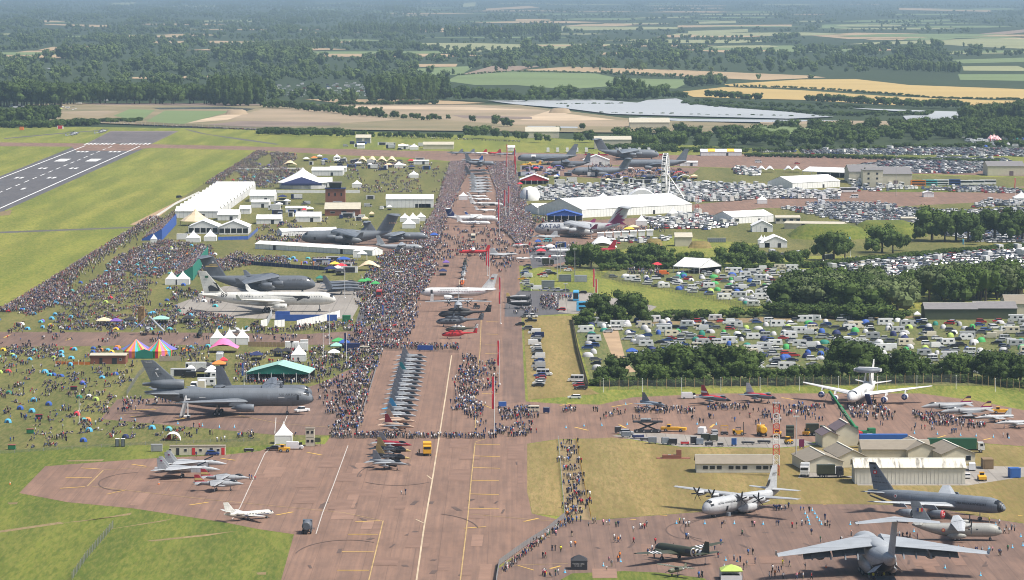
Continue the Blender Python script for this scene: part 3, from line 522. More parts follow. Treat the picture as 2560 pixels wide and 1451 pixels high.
C390=dict(m='grey_mid',fus=liner(33.5,2.0,3.0,.16,.4,.3,.9,1.0,.1),wings=[(4.6,4.9,6.4,2.2,17,6.2,-.9,.12,1)],fins=[(-10.8,0,4.7,6.2,4.4,6.2,4.2,0)],tails=[(-14.4,10.9,4,1.8,6.3,2.8,-.2,.1,0)],pods=[(5.0,5.0,3.3,1.1,4.4)],fair=[(-1,1.9,1.7,9,.9,1.1),(-1,-1.9,1.7,9,.9,1.1)],gear=[(-.5,1.9,1.6,.5,[(-.6,0),(.6,0)]),(-.5,-1.9,1.6,.5,[(-.6,0),(.6,0)]),(13.2,0,1.4,.4,pair)],glass=[(15.7,14.6,30,64),(15.7,14.8,64,116),(15.7,14.6,116,150)])
plane('cargo_aircraft','grey twin-jet T-tailed cargo aircraft nosing right beside the blue grey cargo jet',994,604,0,C390)
C295=dict(m='grey_light',fus=liner(24.5,1.45,2.3,.15,.42,.25,.8,1,.12),wings=[(2.6,3.7,3.2,1.5,12.9,.8,.3,.14,.5)],tails=[(-9.6,3.9,2.6,1.4,5.3,.9,.1,.1,.2)],fins=[(-7.2,0,3.5,4.2,1.9,5.0,3.2,0)],props=[(3.4,3.5,3.5,.55,3.6,1.95,6)],fair=[(0,1.4,1.2,5,.6,.7),(0,-1.4,1.2,5,.6,.7)],gear=[(0,1.5,1,.42,[(-.5,0),(.5,0)]),(0,-1.5,1,.42,[(-.5,0),(.5,0)]),(8.4,0,1.2,.35,pair)],glass=[(11.2,10.4,28,66),(11.2,10.6,66,114),(11.2,10.4,114,152)],windows=[(-1,6,18,.4,7)],doors=[(7.6,8.3,158,195,'black_matt')])
plane('transport_aircraft','small light grey twin-propeller transport by the ends of the long white marquees',998,629,0,C295)
def c27(label,u,v,h,m,**k):
 d=dict(C295,m=m,fus=liner(22.7,1.75,2.6,.17,.42,.3,.8,1,.12),wings=[(2.2,4.4,3.8,1.7,14.3,.9,-.2,.14,.5)],props=[(3.2,4.1,4.0,.6,3.6,2.05,6)],fins=[(-5.8,0,3.9,5.0,2.2,5.9,3.8,0)],tails=[(-8.4,4.4,2.8,1.5,6.1,.8,.1,.1,.2)],windows=[(1,5,12,.4,3)],doors=[]);d.update(k);return plane('transport_aircraft',label,u,v,h,d)
def rom(root,f):
 for k,mm in enumerate(('navy','gold','red_gloss')):b=MB();b.box((-9.6+(1-k)*-.5+.2,-.2,7.6),(.5,.06,.9));b.build('flag_marking',[mm],root)
 b=MB();b.lathe([(0,.45),(.05,.45)],(-3.5,0,0),'y',12);o=b.build('roundel',['red_gloss'],root);o.location=(0,-1.83,2.7);b=MB();b.lathe([(-.02,.27),(.05,.27)],(-3.5,0,0),'y',10);o2=b.build('roundel_centre',['gold'],o)
c27('pale grey twin-propeller transport with a three-colour flag on its fin',2392,1350,-4,'grey_warm',fm='grey_mid',extra=[rom],wm='grey_pale')
c27('grey twin-propeller transport facing the camera before the white airliner',1146,778,270,'grey_light')
def a319(root,f):
 b=MB();f.patch(b,15.6,-13,2,6,0,.04,14,1);b.build('cheatline',['red_deep'],root);lines_txt(root,f,'BUNDESREPUBLIK DEUTSCHLAND',2,1,.8,'grey_mid',32,.06)
 for k,mm in enumerate(('gold','red_gloss','black_matt')):b=MB();b.box((-15,.3,9.4+k*.35),(1.5,.04,.35));b.build('flag_marking',[mm],root)
 b=MB();b.prism([(12.4,3.0),(11.2,3.0),(11.2,.2),(12.8,.2)],2.6,4.6,0,'y');b.build('boarding_steps',['air_white'],root)
A319=dict(m='air_white',fus=liner(33.6,2.0,3.7,.14,.34,.3,.7,1.02,.1),wings=[(4.8,2.8,6.4,1.6,17,8.2,1.6,.12,1)],tails=[(-11.6,4.6,3.6,1.4,6.2,3.2,.5,.1,.5)],fins=[(-10,0,5.4,5.8,2.2,6.4,5.2,0)],pods=[(4.4,5.7,1.75,1.1,4.4)],gear=[(-.6,3.8,2.4,.55,pair),(-.6,-3.8,2.4,.55,pair),(12.4,0,2.2,.4,pair)],glass=[(16.2,15.2,24,62),(16.2,15.4,62,118),(16.2,15.2,118,156)],windows=[(-9,9,14,.28,26)],doors=[(11.6,12.6,-14,34,'black_matt')],extra=[a319])
plane('airliner','white airliner with a thin red stripe and a red black gold flag',1147,751,180,A319)
def jet(L,m,**k):
 """a plain low-wing jet of length L"""
 q=L/46.7;d=dict(m=m,fus=liner(L,2.75*q,5.2*q,.13,.35,.3,.7,1,.1),wings=[(6.4*q,4*q,9.5*q,2.4*q,22*q,14*q,2.2*q,.11,1)],tails=[(-16*q,6.2*q,5.4*q,2*q,8.2*q,5*q,1*q,.1,.5)],fins=[(-14.2*q,0,7*q,8*q,3*q,9*q,7.2*q,0)],pods=[(5.6*q,7.7*q,2.5*q,1.35*q,6*q)],gear=[(-1.2*q,4.8*q,3.4*q,.6,bogie4),(-1.2*q,-4.8*q,3.4*q,.6,bogie4),(17*q,0,3*q,.45,pair)],glass=[(22.4*q,21*q,28,62),(22.4*q,21.2*q,62,118),(22.4*q,21*q,118,152)]);d.update(k);return d
plane('tanker_aircraft','grey wide-bodied jet with a raised cargo door beyond the red roofed tent',1368,411,180,jet(46.7,'grey_mid',doors=[(9,12.5,10,60,'air_white'),(9.4,12.1,-10,22,'black_matt')],fin_band=[(11.5,13,'grey_dark')]))
plane('tanker_aircraft','grey tanker jet directly beyond the ferris wheel',1640,426,180,jet(48,'grey_mid',doors=[(7,13,-50,-10,'grey_dark')]))
def turk(root,f):
 lines_txt(root,f,'T\u00dcRK HAVA KUVVETLER\u0130',11.4,-1,.82,'black_matt',5,.08);b=MB();b.box((-18.6,-.25,10.4),(1.1,.05,.9),0);b.lathe([(-.03,.28),(.03,.28)],(-18.6,-.29,10.4),'y',10,1);b.build('flag_marking',['red_gloss','air_white'],root)
 b=MB();b.box((-19.3,-.2,12.7),(1.9,.05,.5));b.build('fin_stripe',['black_matt'],root);b=MB();b.add([(-19.4,-.24,11.9),(-18.9,-.24,11.5),(-18.7,-.24,12.0),(-18.3,-.24,11.5),(-18.6,-.26,11.2),(-19,-.26,11.2)],[(0,1,5),(1,2,4,5),(2,3,4)]);b.build('fin_emblem',['black_matt'],root)
 text('80-0110',root,(-17.6,-.3,9.3),.6,'black_matt');text('TURKISH AIR FORCE',root,(-17.2,-.42,7.8),.5,'black_matt')
 b=MB();b.lathe([(7.18,.05),(7.2,1.12),(6.9,1.15)],(0,-8.7,2.0),'x',16);e=b.build('engine_cover',['red_gloss'],root);text('C\u2605',e,(7.26,-8.7,2.0),1.0,'air_white',(90,0,90))
 b=MB();b.tube((-15,0,2.6),(-20.3,0,4.0),.28,.2,8);b.box((-20.0,1.0,4.9),(.9,.1,1.0));b.box((-20.0,-1.0,4.9),(.9,.1,1.0));b.build('refuelling_boom',['grey_dark'],root)
 b=MB();b.lathe([(-.02,.5),(.04,.5)],(0,0,0),'y',12);o=b.build('roundel',['air_white'],root);p=f.P(-11.5,172,.03);o.location=(p[0],p[1],p[2]);b=MB();b.lathe([(-.05,.24),(.05,.24)],(0,0,0),'y',10);b.build('roundel_centre',['red_gloss'],o)
KC135=dict(m='grey_mid',nm='black_matt',fus=liner(41.5,2.05,4.2,.14,.36,.35,.6,1.05,.12),nose=(1.7,0),wings=[(7.6,3.2,9.4,2.6,20,14.5,2.2,.11,1)],wm='grey_light',tails=[(-14.6,5.0,4.6,1.9,6.1,3.6,.8,.1,.4)],fins=[(-12.6,0,5.8,6.6,2.2,7.2,6.0,0)],pods=[(5.0,8.7,2.0,1.15,4.6),(-1.4,14.2,2.4,1.15,4.6)],pylons=[(4.5,8.7,4.2,3.4,1),(-1.5,14.2,4.8,3.2,1)],gear=[(-2.2,3.2,3,.55,bogie4),(-2.2,-3.2,3,.55,bogie4),(13.2,0,2.6,.45,pair)],glass=[(19.3,18.2,30,64),(19.3,18.4,64,116),(19.3,18.2,116,150)],doors=[(-7.2,-6.4,150,175,'grey_blue'),(6.4,7.4,155,185,'grey_blue')],extra=[turk])
plane('tanker_aircraft','grey four-engined tanker with a red engine cover and black nose',2340,1291,-36,KC135)
def e3(root,f):
 b=MB();b.lathe([(-.75,3.2),(-.62,4.1),(-.2,4.55),(.2,4.55),(.62,4.1),(.75,3.2),(.82,.2)],(-8.6,0,10.4),'z',24,0);d=b.build('radar_dome',['grey_dark'],root)
 b=MB();b.box((-8.6,0,10.4),(2.9,9.16,.9),0);b.box((-8.6,0,10.42),(2.4,6.6,1.7),0);b.build('dome_band',['air_white'],d)
 for sg in (1,-1):b=MB();b.add([(-7.2,sg*1.0,5.6),(-9.8,sg*1.0,5.6),(-9.4,sg*.45,9.7),(-7.9,sg*.45,9.7),(-7.2,sg*1.3,5.6),(-9.8,sg*1.3,5.6),(-9.4,sg*.7,9.7),(-7.9,sg*.7,9.7)],[(0,1,2,3),(4,5,6,7),(0,3,7,4),(1,2,6,5)]);b.build('dome_strut',['air_white'],root)
 lines_txt(root,f,'NATO',5,1,1.5,'grey_mid',15,.08)
 for y,z in ((8.4,2.0),(14.2,2.5),(-8.4,2.0),(-14.2,2.5)):x=7.0 if abs(y)< 10 else .6;b=MB();b.lathe([(x-.05,1.02),(x+.1,.95),(x+.12,.05)],(0,y,z),'x',14);e=b.build('engine_cover',['navy'],root);b=MB();b.box((x+.16,y,z),(.04,.16,1.3));b.box((x+.17,y,z),(.04,1.3,.16));b.build('cover_emblem',['air_white'],e)
 b=MB();b.prism([(12.3,4.3),(11.3,4.3),(6.2,.3),(7.4,.3)],2.9,4.5,0,'y');b.build('boarding_steps',['navy'],root)
E3=dict(KC135,m='air_white',nose=None,wm='air_white',doors=[(11.6,12.7,-10,30,'air_cream')],fus=liner(44,1.95,4.1,.12,.34,.3,.6,1.08,.12),pods=[(4.8,8.4,2.0,1.05,4.4),(-1.6,14.2,2.5,1.05,4.4)],wings=[(7.6,3.2,9.4,2.6,22,14.5,2.4,.11,1)],extra=[e3])
plane('radar_aircraft','white four-engined jet carrying a black and white radar dish on its back',2157,1008,254,E3)
def herc(root,f):
 lines_txt(root,f,'ROYAL NORWEGIAN AIR FORCE',7.2,1,.8,'black_matt',22,.08);text('5629',root,(-14.2,.35,9.1),.9,'black_matt',(90,0,180));b=MB();b.prism([(-10.2,6.0),(-11.6,6.0),(-12.3,7.6),(-11.6,7.7)],.3,.42,0,'y');b.build('fin_marking',['black_matt'],root);b=MB();b.prism([(9.8,1.2),(8.9,1.2),(8.7,.2),(9.9,.2)],2.1,2.9,0,'y');b.build('boarding_steps',['grey_dark'],root)
HERC=dict(m='grey_pale',fus=liner(33.6,2.15,2.9,.13,.4,.35,.75,1.05,.12),wings=[(4.6,4.9,4.9,2.4,20.2,.9,.6,.14,.8)],tails=[(-12.6,4.9,3.6,1.9,8,1.2,.1,.1,.4)],fins=[(-10.0,0,4.2,5.6,2.3,7.2,3.6,0)],props=[(6.6,4.9,4.6,.72,5.2,2.1,6),(6.3,10.1,4.8,.72,4.8,2.1,6)],fair=[(0,2.0,1.4,9,.8,1.1),(0,-2.0,1.4,9,.8,1.1)],gear=[(.9,2.1,1.4,.6,one),(-.9,2.1,1.4,.6,one),(.9,-2.1,1.4,.6,one),(-.9,-2.1,1.4,.6,one),(12.6,0,1.6,.45,pair)],tanks=[(.8,7.5,3.6,6,.5)],glass=[(15.5,14.6,20,45),(15.5,14.6,50,75),(15.5,14.7,78,102),(15.5,14.6,105,130),(15.5,14.6,135,160)],doors=[(8.9,9.7,-38,0,'black_matt')],extra=[herc])
plane('transport_aircraft','light grey four-propeller transport with black propellers on the near apron',1855,1281,230,HERC)
plane('transport_aircraft','dark grey four-propeller transport beside the yellow twin-propeller plane',1425,420,180,dict(HERC,m='grey_gunship',extra=[],doors=[],fus=liner(30,2.15,2.9,.13,.4,.35,.75,1.05,.12)))
plane('transport_aircraft','dark transport whose tail fin rises behind the three-engined tanker',657,1000,0,dict(HERC,m='grey_gunship',extra=[],doors=[],tanks=()))
A400=dict(m='grey_mid',fus=liner(42,2.8,3.7,.15,.42,.3,.85,1.02,.1),wings=[(6.4,6.2,7.2,2.8,21.2,5.6,-.9,.13,1)],fins=[(-13.4,0,6.0,7.2,5.4,7.4,5,0)],tails=[(-18.2,13.2,4.6,2.2,8.2,3,-.1,.1,0)],props=[(8.4,5.4,5.6,.8,6,2.66,8),(6.2,11.4,5.3,.8,5.6,2.66,8)],fair=[(0,2.5,1.8,12,1,1.4),(0,-2.5,1.8,12,1,1.4)],gear=[(0,2.6,1.6,.6,bogie4),(0,-2.6,1.6,.6,bogie4),(15.6,0,1.8,.5,pair)],glass=[(19.4,18.3,30,64),(19.4,18.5,64,116),(19.4,18.3,116,150)],doors=[(12,12.9,-30,0,'black_matt')])
plane('transport_aircraft','grey T-tailed four-propeller transport lying before the blue dome tents',1500,441,180,A400)
DASH=dict(m='air_white',fus=liner(16.5,.9,2.0,.16,.4,.25,.6,1,.12),wings=[(1.6,2.9,2.1,1.5,9.6,.3,.5,.13,.3)],tails=[(-6.2,2.6,1.7,1.1,3.1,.5,.1,.1,.1)],fins=[(-5.4,0,2.4,2.6,1.4,3.0,1.5,0)],props=[(2.6,2.7,2.6,.42,2.6,1.3,3)],gear=[(-.2,1.7,1.4,.4,one),(-.2,-1.7,1.4,.4,one),(6,0,1,.35,one)],glass=[(7.2,6.4,24,60),(7.2,6.5,62,118),(7.2,6.4,120,156)],windows=[(-2,4.6,10,.34,7)])
plane('propeller_aircraft','red high-wing twin-propeller plane with a red fin on the display line',1186,639,180,dict(DASH,m='red_gloss',wm='air_white'))
plane('propeller_aircraft','yellow twin-propeller plane left of the dark four-propeller transport',1327,419,180,dict(DASH,m='yellow_vehicle'))
def faam(root,f):text('FAAM',root,(-12.6,-.34,6.9),1.3,'air_white',(90,-60,0));b=MB();b.lathe([(-.03,.7),(.03,.7)],(-10.4,-.36,4.8),'y',14);b.build('fin_emblem',['air_white'],root)
B146=dict(m='air_white',fus=liner(30,1.78,2.9,.13,.34,.3,.7,1,.1),wings=[(3.4,4.6,4.3,1.6,13.1,3.2,-.5,.12,.6)],fins=[(-9.6,0,4.2,5.0,3.4,4.8,3.6,0)],fm='navy',tails=[(-13.2,8.8,3,1.4,5.5,1.7,0,.1,0)],pods=[(3.8,4.2,3.4,.72,3),(2.8,6.9,3.3,.72,3)],gear=[(-.8,2.2,1.6,.45,pair),(-.8,-2.2,1.6,.45,pair),(10.4,0,1.5,.36,pair)],glass=[(14.2,13.4,26,62),(14.2,13.5,62,118),(14.2,13.4,118,154)],windows=[(-7,10,12,.3,22)],skin=[(-9.5,-14,0,360,2),(14,-9,185,355,2)],m2='navy',extra=[faam])
plane('airliner','white four-engined research jet with a navy T-tail',1182,559,0,B146)
def cran(root,f):lines_txt(root,f,'Cranfield',.5,-1,1.5,'navy',14,.06,sx=1.1)
plane('propeller_aircraft','white twin-propeller airliner marked Cranfield in front of the navy-tailed jet',1184,567,0,dict(C295,m='air_white',fus=liner(19.7,1.16,2.2,.15,.36,.25,.7,1,.12),wings=[(2.2,1.6,2.8,1.2,10.7,.7,1.2,.13,.4)],tails=[(-7.2,2.9,2,1.1,4.6,.6,.5,.1,.2)],fins=[(-6,0,2.9,3.4,1.5,3.9,2.8,0)],props=[(3.6,3.3,2.0,.5,3.2,1.6,4)],fair=(),windows=[(-4,5.5,16,.3,12)],doors=[],gear=[(0,3.3,1.4,.4,pair),(0,-3.3,1.4,.4,pair),(7.6,0,1.2,.3,pair)],extra=[cran]))
def biz(L,m,**k):
 q=L/21;d=dict(m=m,fus=liner(L,1.15*q,2.0*q,.16,.34,.3,.7,1.02,.1),wings=[(2.6*q,1.35*q,4*q,1.2*q,9.6*q,4.6*q,.7*q,.1,.4)],fins=[(-6.4*q,0,2.7*q,3.6*q,2.3*q,3.4*q,3*q,0)],tails=[(-9.4*q,6.0*q,2.2*q,1*q,3.6*q,1.4*q,0,.1,0)],pods=[(-4.9*q,1.9*q,2.7*q,.62*q,3.6*q)],gear=[(-1.2*q,1.9*q,1.2*q,.36,pair),(-1.2*q,-1.9*q,1.2*q,.36,pair),(7.6*q,0,1.2*q,.28,pair)],glass=[(9.6*q,8.8*q,26,62),(9.6*q,8.9*q,62,118),(9.6*q,8.8*q,118,154)],windows=[(-2.4*q,6*q,14,.5,8)]);d.update(k);return d
plane('business_jet','long white business jet with a black lower body',1216,519,0,biz(21,'air_white',m2='black_matt',skin=[(9.5,-9,150,215,2)]))
plane('business_jet','small white business jet just in front of the long black-bellied one',1214,531,0,biz(13,'air_white'))
plane('business_jet','blue and white business jet behind the navy-tailed research jet',1186,543,0,biz(11,'air_white',fm='blue_mid',m2='blue_mid',skin=[(5,-4,190,350,2)]))
plane('business_jet','navy and white business jet beside the white pagoda on the display line',1200,504,0,biz(14,'air_white',m2='navy',skin=[(6,-6,160,380,2)]))
plane('business_jet','white business jet parked next behind the navy and white one',1194,496,0,biz(13,'air_white'))
CIT=biz(14.9,'air_cream',m2='navy',skin=[(5.6,-6.5,186,200,2)],fins=[(-3.9,0,2.3,3.0,1.5,2.7,2.3,0)],tails=[(-5.2,2.5,1.7,.8,3.0,.9,.3,.1,.1)],wings=[(1.6,1.1,2.5,1.1,7.9,.7,.6,.12,.4)])
plane('business_jet','cream business jet alone at the edge of the mown grass',622,1299,33,CIT)
DAK=dict(m='olive_drab',fus=liner(19,1.2,2.6,.14,.42,.2,.35,1.05,.1),wings=[(4.6,2.0,4.6,1.5,14.5,2.7,1.2,.13,.6)],tails=[(-7.0,2.9,2.7,1.2,4,.9,.1,.1,.2)],fins=[(-6.6,0,3.1,2.9,1.5,2.7,1.3,0)],props=[(6.9,2.9,2.1,.66,3.6,1.75,3)],gear=[(4.2,2.9,1.9,.55,one),(4.2,-2.9,1.9,.55,one),(-8,0,1.8,.25,one)],glass=[(8.6,7.9,30,62),(8.6,8.0,64,116),(8.6,7.9,118,150)],doors=[(-3.6,-2.1,-10,40,'black_matt')])
def dak(root,f):
 for k in range(5):b=MB();x=-3.9-k*.62;f.patch(b,x,x-.62,0,360,0,.05 ,1,20);b.build('invasion_stripe',['air_white' if k%2 == 0 else 'black_matt'],root)
 for sg in (1,-1):
  for k in range(5):b=MB();y=6.4+k*.62;t0,t1=(y-.6)/13.9,(y+.02)/13.9;mx=lambda t:(4.6-2.7*t,4.6-3.1*t,2.0+1.2*t);q=[(mx(t)[0]-c*mx(t)[1],sg*(.6+13.9*t),mx(t)[2]+mx(t)[1]*.13*(.55 if c == .06 else .98 if c == .3 else .06)+.04) for t in (t0,t1+.005) for c in (.06,.3,.97)];b.add(q,[(0,1,4,3),(1,2,5,4)]);b.build('invasion_stripe',['air_white' if k%2 == 0 else 'black_matt'],root)
 b=MB();b.lathe([(0,.75),(.03,.75)],(-5.1,1.16,3.0),'y',14,0);b.lathe([(0,.5),(.06,.5)],(-5.1,1.16,3.0),'y',12,1);b.lathe([(0,.25),(.09,.25)],(-5.1,1.16,3.0),'y',10,2);b.build('roundel',['gold','navy','air_white'],root)
plane('vintage_aircraft','olive green tail-wheel airliner with black and white invasion stripes',1706,1404,131,dict(DAK,extra=[dak]),cat='vintage aircraft')
def aus(root,f):
 for sg in (1,-1):
  for k in range(5):b=MB();y=2.6+k*.36;b.box((.55,sg*y,2.36),(1.5,.34,.03));b.build('invasion_stripe',['air_white' if k%2 == 0 else 'black_matt'],root)
 for k in range(5):b=MB();x=-1.5-k*.36;f.patch(b,x,x-.36,0,360,0,.03,1,14);b.build('invasion_stripe',['air_white' if k%2 == 0 else 'black_matt'],root)
plane('vintage_aircraft','little olive high-wing spotter plane with striped wings at the frame bottom',1694,1440,228,dict(m='olive_light',fus=liner(6.8,.5,1.5,.2,.5,.1,.3,1.15,.1),wings=[(1.3,2.25,1.5,1.4,5.5,.05,.15,.1,.1)],tails=[(-2.4,1.8,.9,.6,1.6,.3,0,.1,.05)],fins=[(-2.3,0,1.8,1.1,.6,1.0,.4,0)],props=[(3.3,0,1.5,.35,.8,1.0,2)],gear=[(1,.9,1.2,.25,one),(1,-.9,1.2,.25,one)],glass=[(1.6,.2,20,70),(1.6,.2,110,160)],extra=[aus]),cat='vintage aircraft')
# --- fighters
def fighter(L,st,**k):
 d=dict(fus=Fus([(L*a,b,c,h) for a,b,c,h in st]),n=14);d.update(k);return d
F16S=[(.5,1.9,.03,.03),(.44,1.92,.24,.24),(.36,1.95,.4,.42),(.24,2.0,.55,.62),(.12,1.85,.75,.85),(0,1.85,.95,.8),(-.15,1.9,.95,.72),(-.32,1.95,.75,.66),(-.42,1.95,.55,.55),(-.47,1.95,.45,.45)]
F16=fighter(15,F16S,m='grey_fighter',wings=[(2.2,2.0,4.6,1.2,4.9,3.2,0,.05,.7),(5.6,2.05,4.5,.4,1.1,4.0,0,.04,.4)],tails=[(-4.6,1.95,2.6,1,2.9,1.6,-.35,.05,.5)],fins=[(-2.3,0,2.4,3.9,1.4,2.7,2.4,0)],canopy=(3.4,2.35,3.6,.45,.62),gear=[(-.6,1.15,1.4,.33,one),(-.6,-1.15,1.4,.33,one),(3.4,0,1.2,.23,one)],tanks=[(.4,2.5,1.25,4.6,.32)],glass=[(-7.0,-7.06,0,360)])
def intake(x,z,w,h,l):
 def fn(root,f):b=MB();b.loft([[(x,math.cos(R(k*36))*w,z+math.sin(R(k*36))*h) for k in range(10)],[(x-l,math.cos(R(k*36))*w*1.05,z+.1+math.sin(R(k*36))*h) for k in range(10)]],0);it=b.build('air_intake',[f_mat(root)],root);b=MB();b.lathe([(x+.01,.02),(x+.02,min(w,h)*.85)],(0,0,z),'x',10);b.build('intake_opening',['black_matt'],it)
 return fn
def f_mat(root):return root.children[0].data.materials[0]
F16['extra']=[intake(2.9,1.2,.55,.38,3.0)]
F16T=dict(F16)
def clone(o,u,v,h,label,group=None,recol=None):
 c=copy_tree(o);place(c,u,v,h);c['label']=label
 if group:c['group']=group
 if recol:
  for ch in c.children_recursive:
   st_=ch.name.split('.')[0]
   if st_ in recol:
    me=ch.data.copy();me.materials.clear();me.materials.append(MATS[recol[st_]]);ch.data=me
 return c
GRP= 'fighters parked nose to tail along the taxiway line'
noses=[(930,135),(928,180),(918,228),(910,270),(910,310),(895,357),(888,405),(878,450),(865,500),(858,550),(850,600),(835,660),(828,712),(812,770),(805,830),(792,890)]
ORD=['first','second','third','fourth','fifth','sixth','seventh','eighth','ninth','tenth','eleventh','twelfth','thirteenth','fourteenth','fifteenth','sixteenth','seventeenth','eighteenth','nineteenth','twentieth']
fp=[]
for i,(x,y) in enumerate(noses):
 u,v=850+x/4.267,860+y/4.267+15
 p=G(u,v)-Vector((math.cos(R(-45)),math.sin(R(-45)),0))*7.3;fp.append(PX(p))
base16,_=plane('fighter_jet','grey single-tailed fighter at the far end of the crowded display line',fp[0][0],fp[0][1],-45,F16,'fighter jet',GRP)
pale16=None
for i in range(1,16):
 u,v=fp[i]
 if i == 4:clone(base16,u,v,-45,'grey fighter with a teal painted fin, fifth from the far end',GRP,{'fin':'teal'})
 elif i == 12:clone(base16,u,v,-45,'grey fighter with a bright blue fin, fourth from the near end of the line',GRP,{'fin':'sky_blue','tailplane':'sky_blue'})
 elif i == 14:s16=clone(base16,u,v,-45,'sand coloured delta fighter second from the near end of the display line',GRP,{'fuselage':'sand','fin':'sand','wing':'sand','tailplane':'sand','air_intake':'sand'})
 elif i == 15:clone(s16,u,v,-45,'sand and grey fighter with big drop tanks nearest end of the display line',GRP,{'wing':'grey_mid','fin':'red_deep'})
 else:clone(base16,u,v,-45,'grey single-tailed fighter, %s from the far end of the display line' %ORD[i],GRP,{'fuselage':'grey_fighter_pale' if i%3 == 1 else 'grey_fighter','wing':'grey_fighter_pale' if i%3 == 1 else 'grey_fighter'})
G4= 'fighters parked in front of the crowd barrier'
def at_nose(u,v,h,half):p=G(u,v)-Vector((math.cos(R(h)),math.sin(R(h)),0))*half;return PX(p)
u,v=at_nose(1029,1129,-40,7.3);clone(base16,u,v,-40,'grey and crimson fighter nearest the crowd barrier',G4,{'fuselage':'red_deep'})
for (u,v),lb in (((1027,1144),'black and gold striped fighter beside the crimson one'),((1025,1163),'black and gold striped fighter beside the plain grey one')):
 u,v=at_nose(u,v,-40,7.3);c=clone(base16,u,v,-40,lb,G4,{'fuselage':'black_matt','wing':'black_matt','fin':'gold','tailplane':'black_matt','air_intake':'black_matt'})
 b=MB();F16['fus'].patch(b,7.5,5.6,0,360,0,.03,3,14);b.build('nose_cone',['gold'],c);b=MB()
 for k in range(9):F16['fus'].patch(b,1.8-k*.5,1.55-k*.5,150,200,0,.04,1,2)
 tag(b.build('tiger_stripes',['air_white'],c),kind='stuff')
u,v=at_nose(1018,1178,-40,7.3);c=clone(base16,u,v,-40,'plain grey fighter with open canopy nearest the camera of its row',G4)
F15=fighter(19.4,[(.5,2.3,.03,.03),(.44,2.35,.35,.35),(.36,2.5,.6,.62),(.26,2.65,.8,.85),(.14,2.5,1.45,.9),(0,2.45,1.9,.75),(-.2,2.4,1.85,.68),(-.34,2.4,1.6,.6),(-.4,2.4,1.4,.5)],e=.8,m='grey_pale',wings=[(1.8,2.9,7.2,1.8,6.5,5.3,-.1,.05,1.6)],tails=[(-5.6,2.4,3.6,1.4,4.3,2.8,0,.05,1.7)],fins=[(-4.6,1.75,2.7,3.4,1.2,3.1,2.4,.15),(-4.6,-1.75,2.7,3.4,1.2,3.1,2.4,-.15)],canopy=(5.0,3.1,4.4,.55,.75),gear=[(-1.2,1.5,1.9,.46,one),(-1.2,-1.5,1.9,.46,one),(4.4,0,1.7,.28,one)])
def f15x(root,f):
 b=MB();b.loft([[(5.6-k*.6,math.cos(R(j*22.5))*.5,4.3-k*.25+math.sin(R(j*22.5))*.35) for j in range(9)] for k in range(5)],0,False);b.build('open_canopy',['glass_dark'],root)
 for sg in (1,-1):b=MB();b.box((3.0,sg*1.35,2.3),(3.0,.7,1.3));b.box((4.52,sg*1.35,2.3),(.06,.56,1.1),1);b.build('air_intake',['grey_pale','black_matt'],root);b=MB();b.box((-6.9,sg*1.92,5.0),(.55,.04,.4));b.build('fin_marking',['maroon'],root);b=MB();b.lathe([(-7.6,.55),(-9.0,.42)],(0,sg*.75,2.4),'x',10);b.build('exhaust_nozzle',['metal_grey'],root)
F15['extra']=[f15x];F15['canopy']=(4.9,3.05,4.6,.5,.35)
f15,_=plane('fighter_jet','pale grey twin-finned fighter with raised canopy nearer the portable cabins',484,1179,-4,F15,'fighter jet','twin-finned fighters on the left stand')
clone(f15,466,1194,-3,'pale grey twin-finned fighter with green wing-root panel nearer the camera','twin-finned fighters on the left stand')
def f15d(root,f):
 for sg in (1,-1):b=MB();b.box((3.0,sg*1.35,2.3),(3.0,.7,1.3));b.build('air_intake',['grey_gunship'],root)
F15D=dict(F15,m='grey_gunship',extra=[f15d],canopy=(4.9,3.05,4.6,.5,.75))
fd,_=plane('fighter_jet','dark grey twin-finned fighter nearest the bird-painted tanker nose',860,736,0,F15D,'fighter jet','dark fighters by the food stalls')
clone(fd,856,728,0,'dark grey twin-finned fighter in the middle of the three by the stalls','dark fighters by the food stalls');clone(fd,851,721,0,'dark grey twin-finned fighter farthest back of the three by the stalls','dark fighters by the food stalls')
HAR=fighter(14.1,[(.5,1.9,.03,.03),(.45,1.95,.25,.25),(.36,2.05,.5,.55),(.24,2.0,.95,.85),(.12,1.95,1.15,.9),(-.05,2.0,1.0,.8),(-.25,2.1,.6,.6),(-.42,2.25,.3,.35),(-.5,2.3,.08,.1)],m='grey_fighter',wings=[(1.8,2.8,4.2,1.2,4.6,2.4,-.9,.09,.3)],tails=[(-4.6,2.4,1.8,.8,2.1,1.1,-.45,.06,.2)],fins=[(-3.6,0,2.5,3.0,1.2,2.0,1.9,0)],fm='red_deep',canopy=(4.0,2.5,2.8,.5,.65),tanks=[(.6,2.3,1.6,3.2,.28)],gear=[(-.6,0,1.3,.36,pair),(3.4,0,1.3,.3,one),(-.8,3,2.1,.2,one),(-.8,-3,2.1,.2,one)],fin_band=[(2.9,3.6,'gold')],skin=[(-3,-6.6,60,120,2)],m2='red_gloss')
hr,_=plane('fighter_jet','grey jump jet with a red and gold tail nearer the twin-finned fighters',561,1212,0,HAR,'fighter jet','jump jets with red tails')
clone(hr,546,1227,0,'grey jump jet with a red and gold tail nearer the camera','jump jets with red tails')
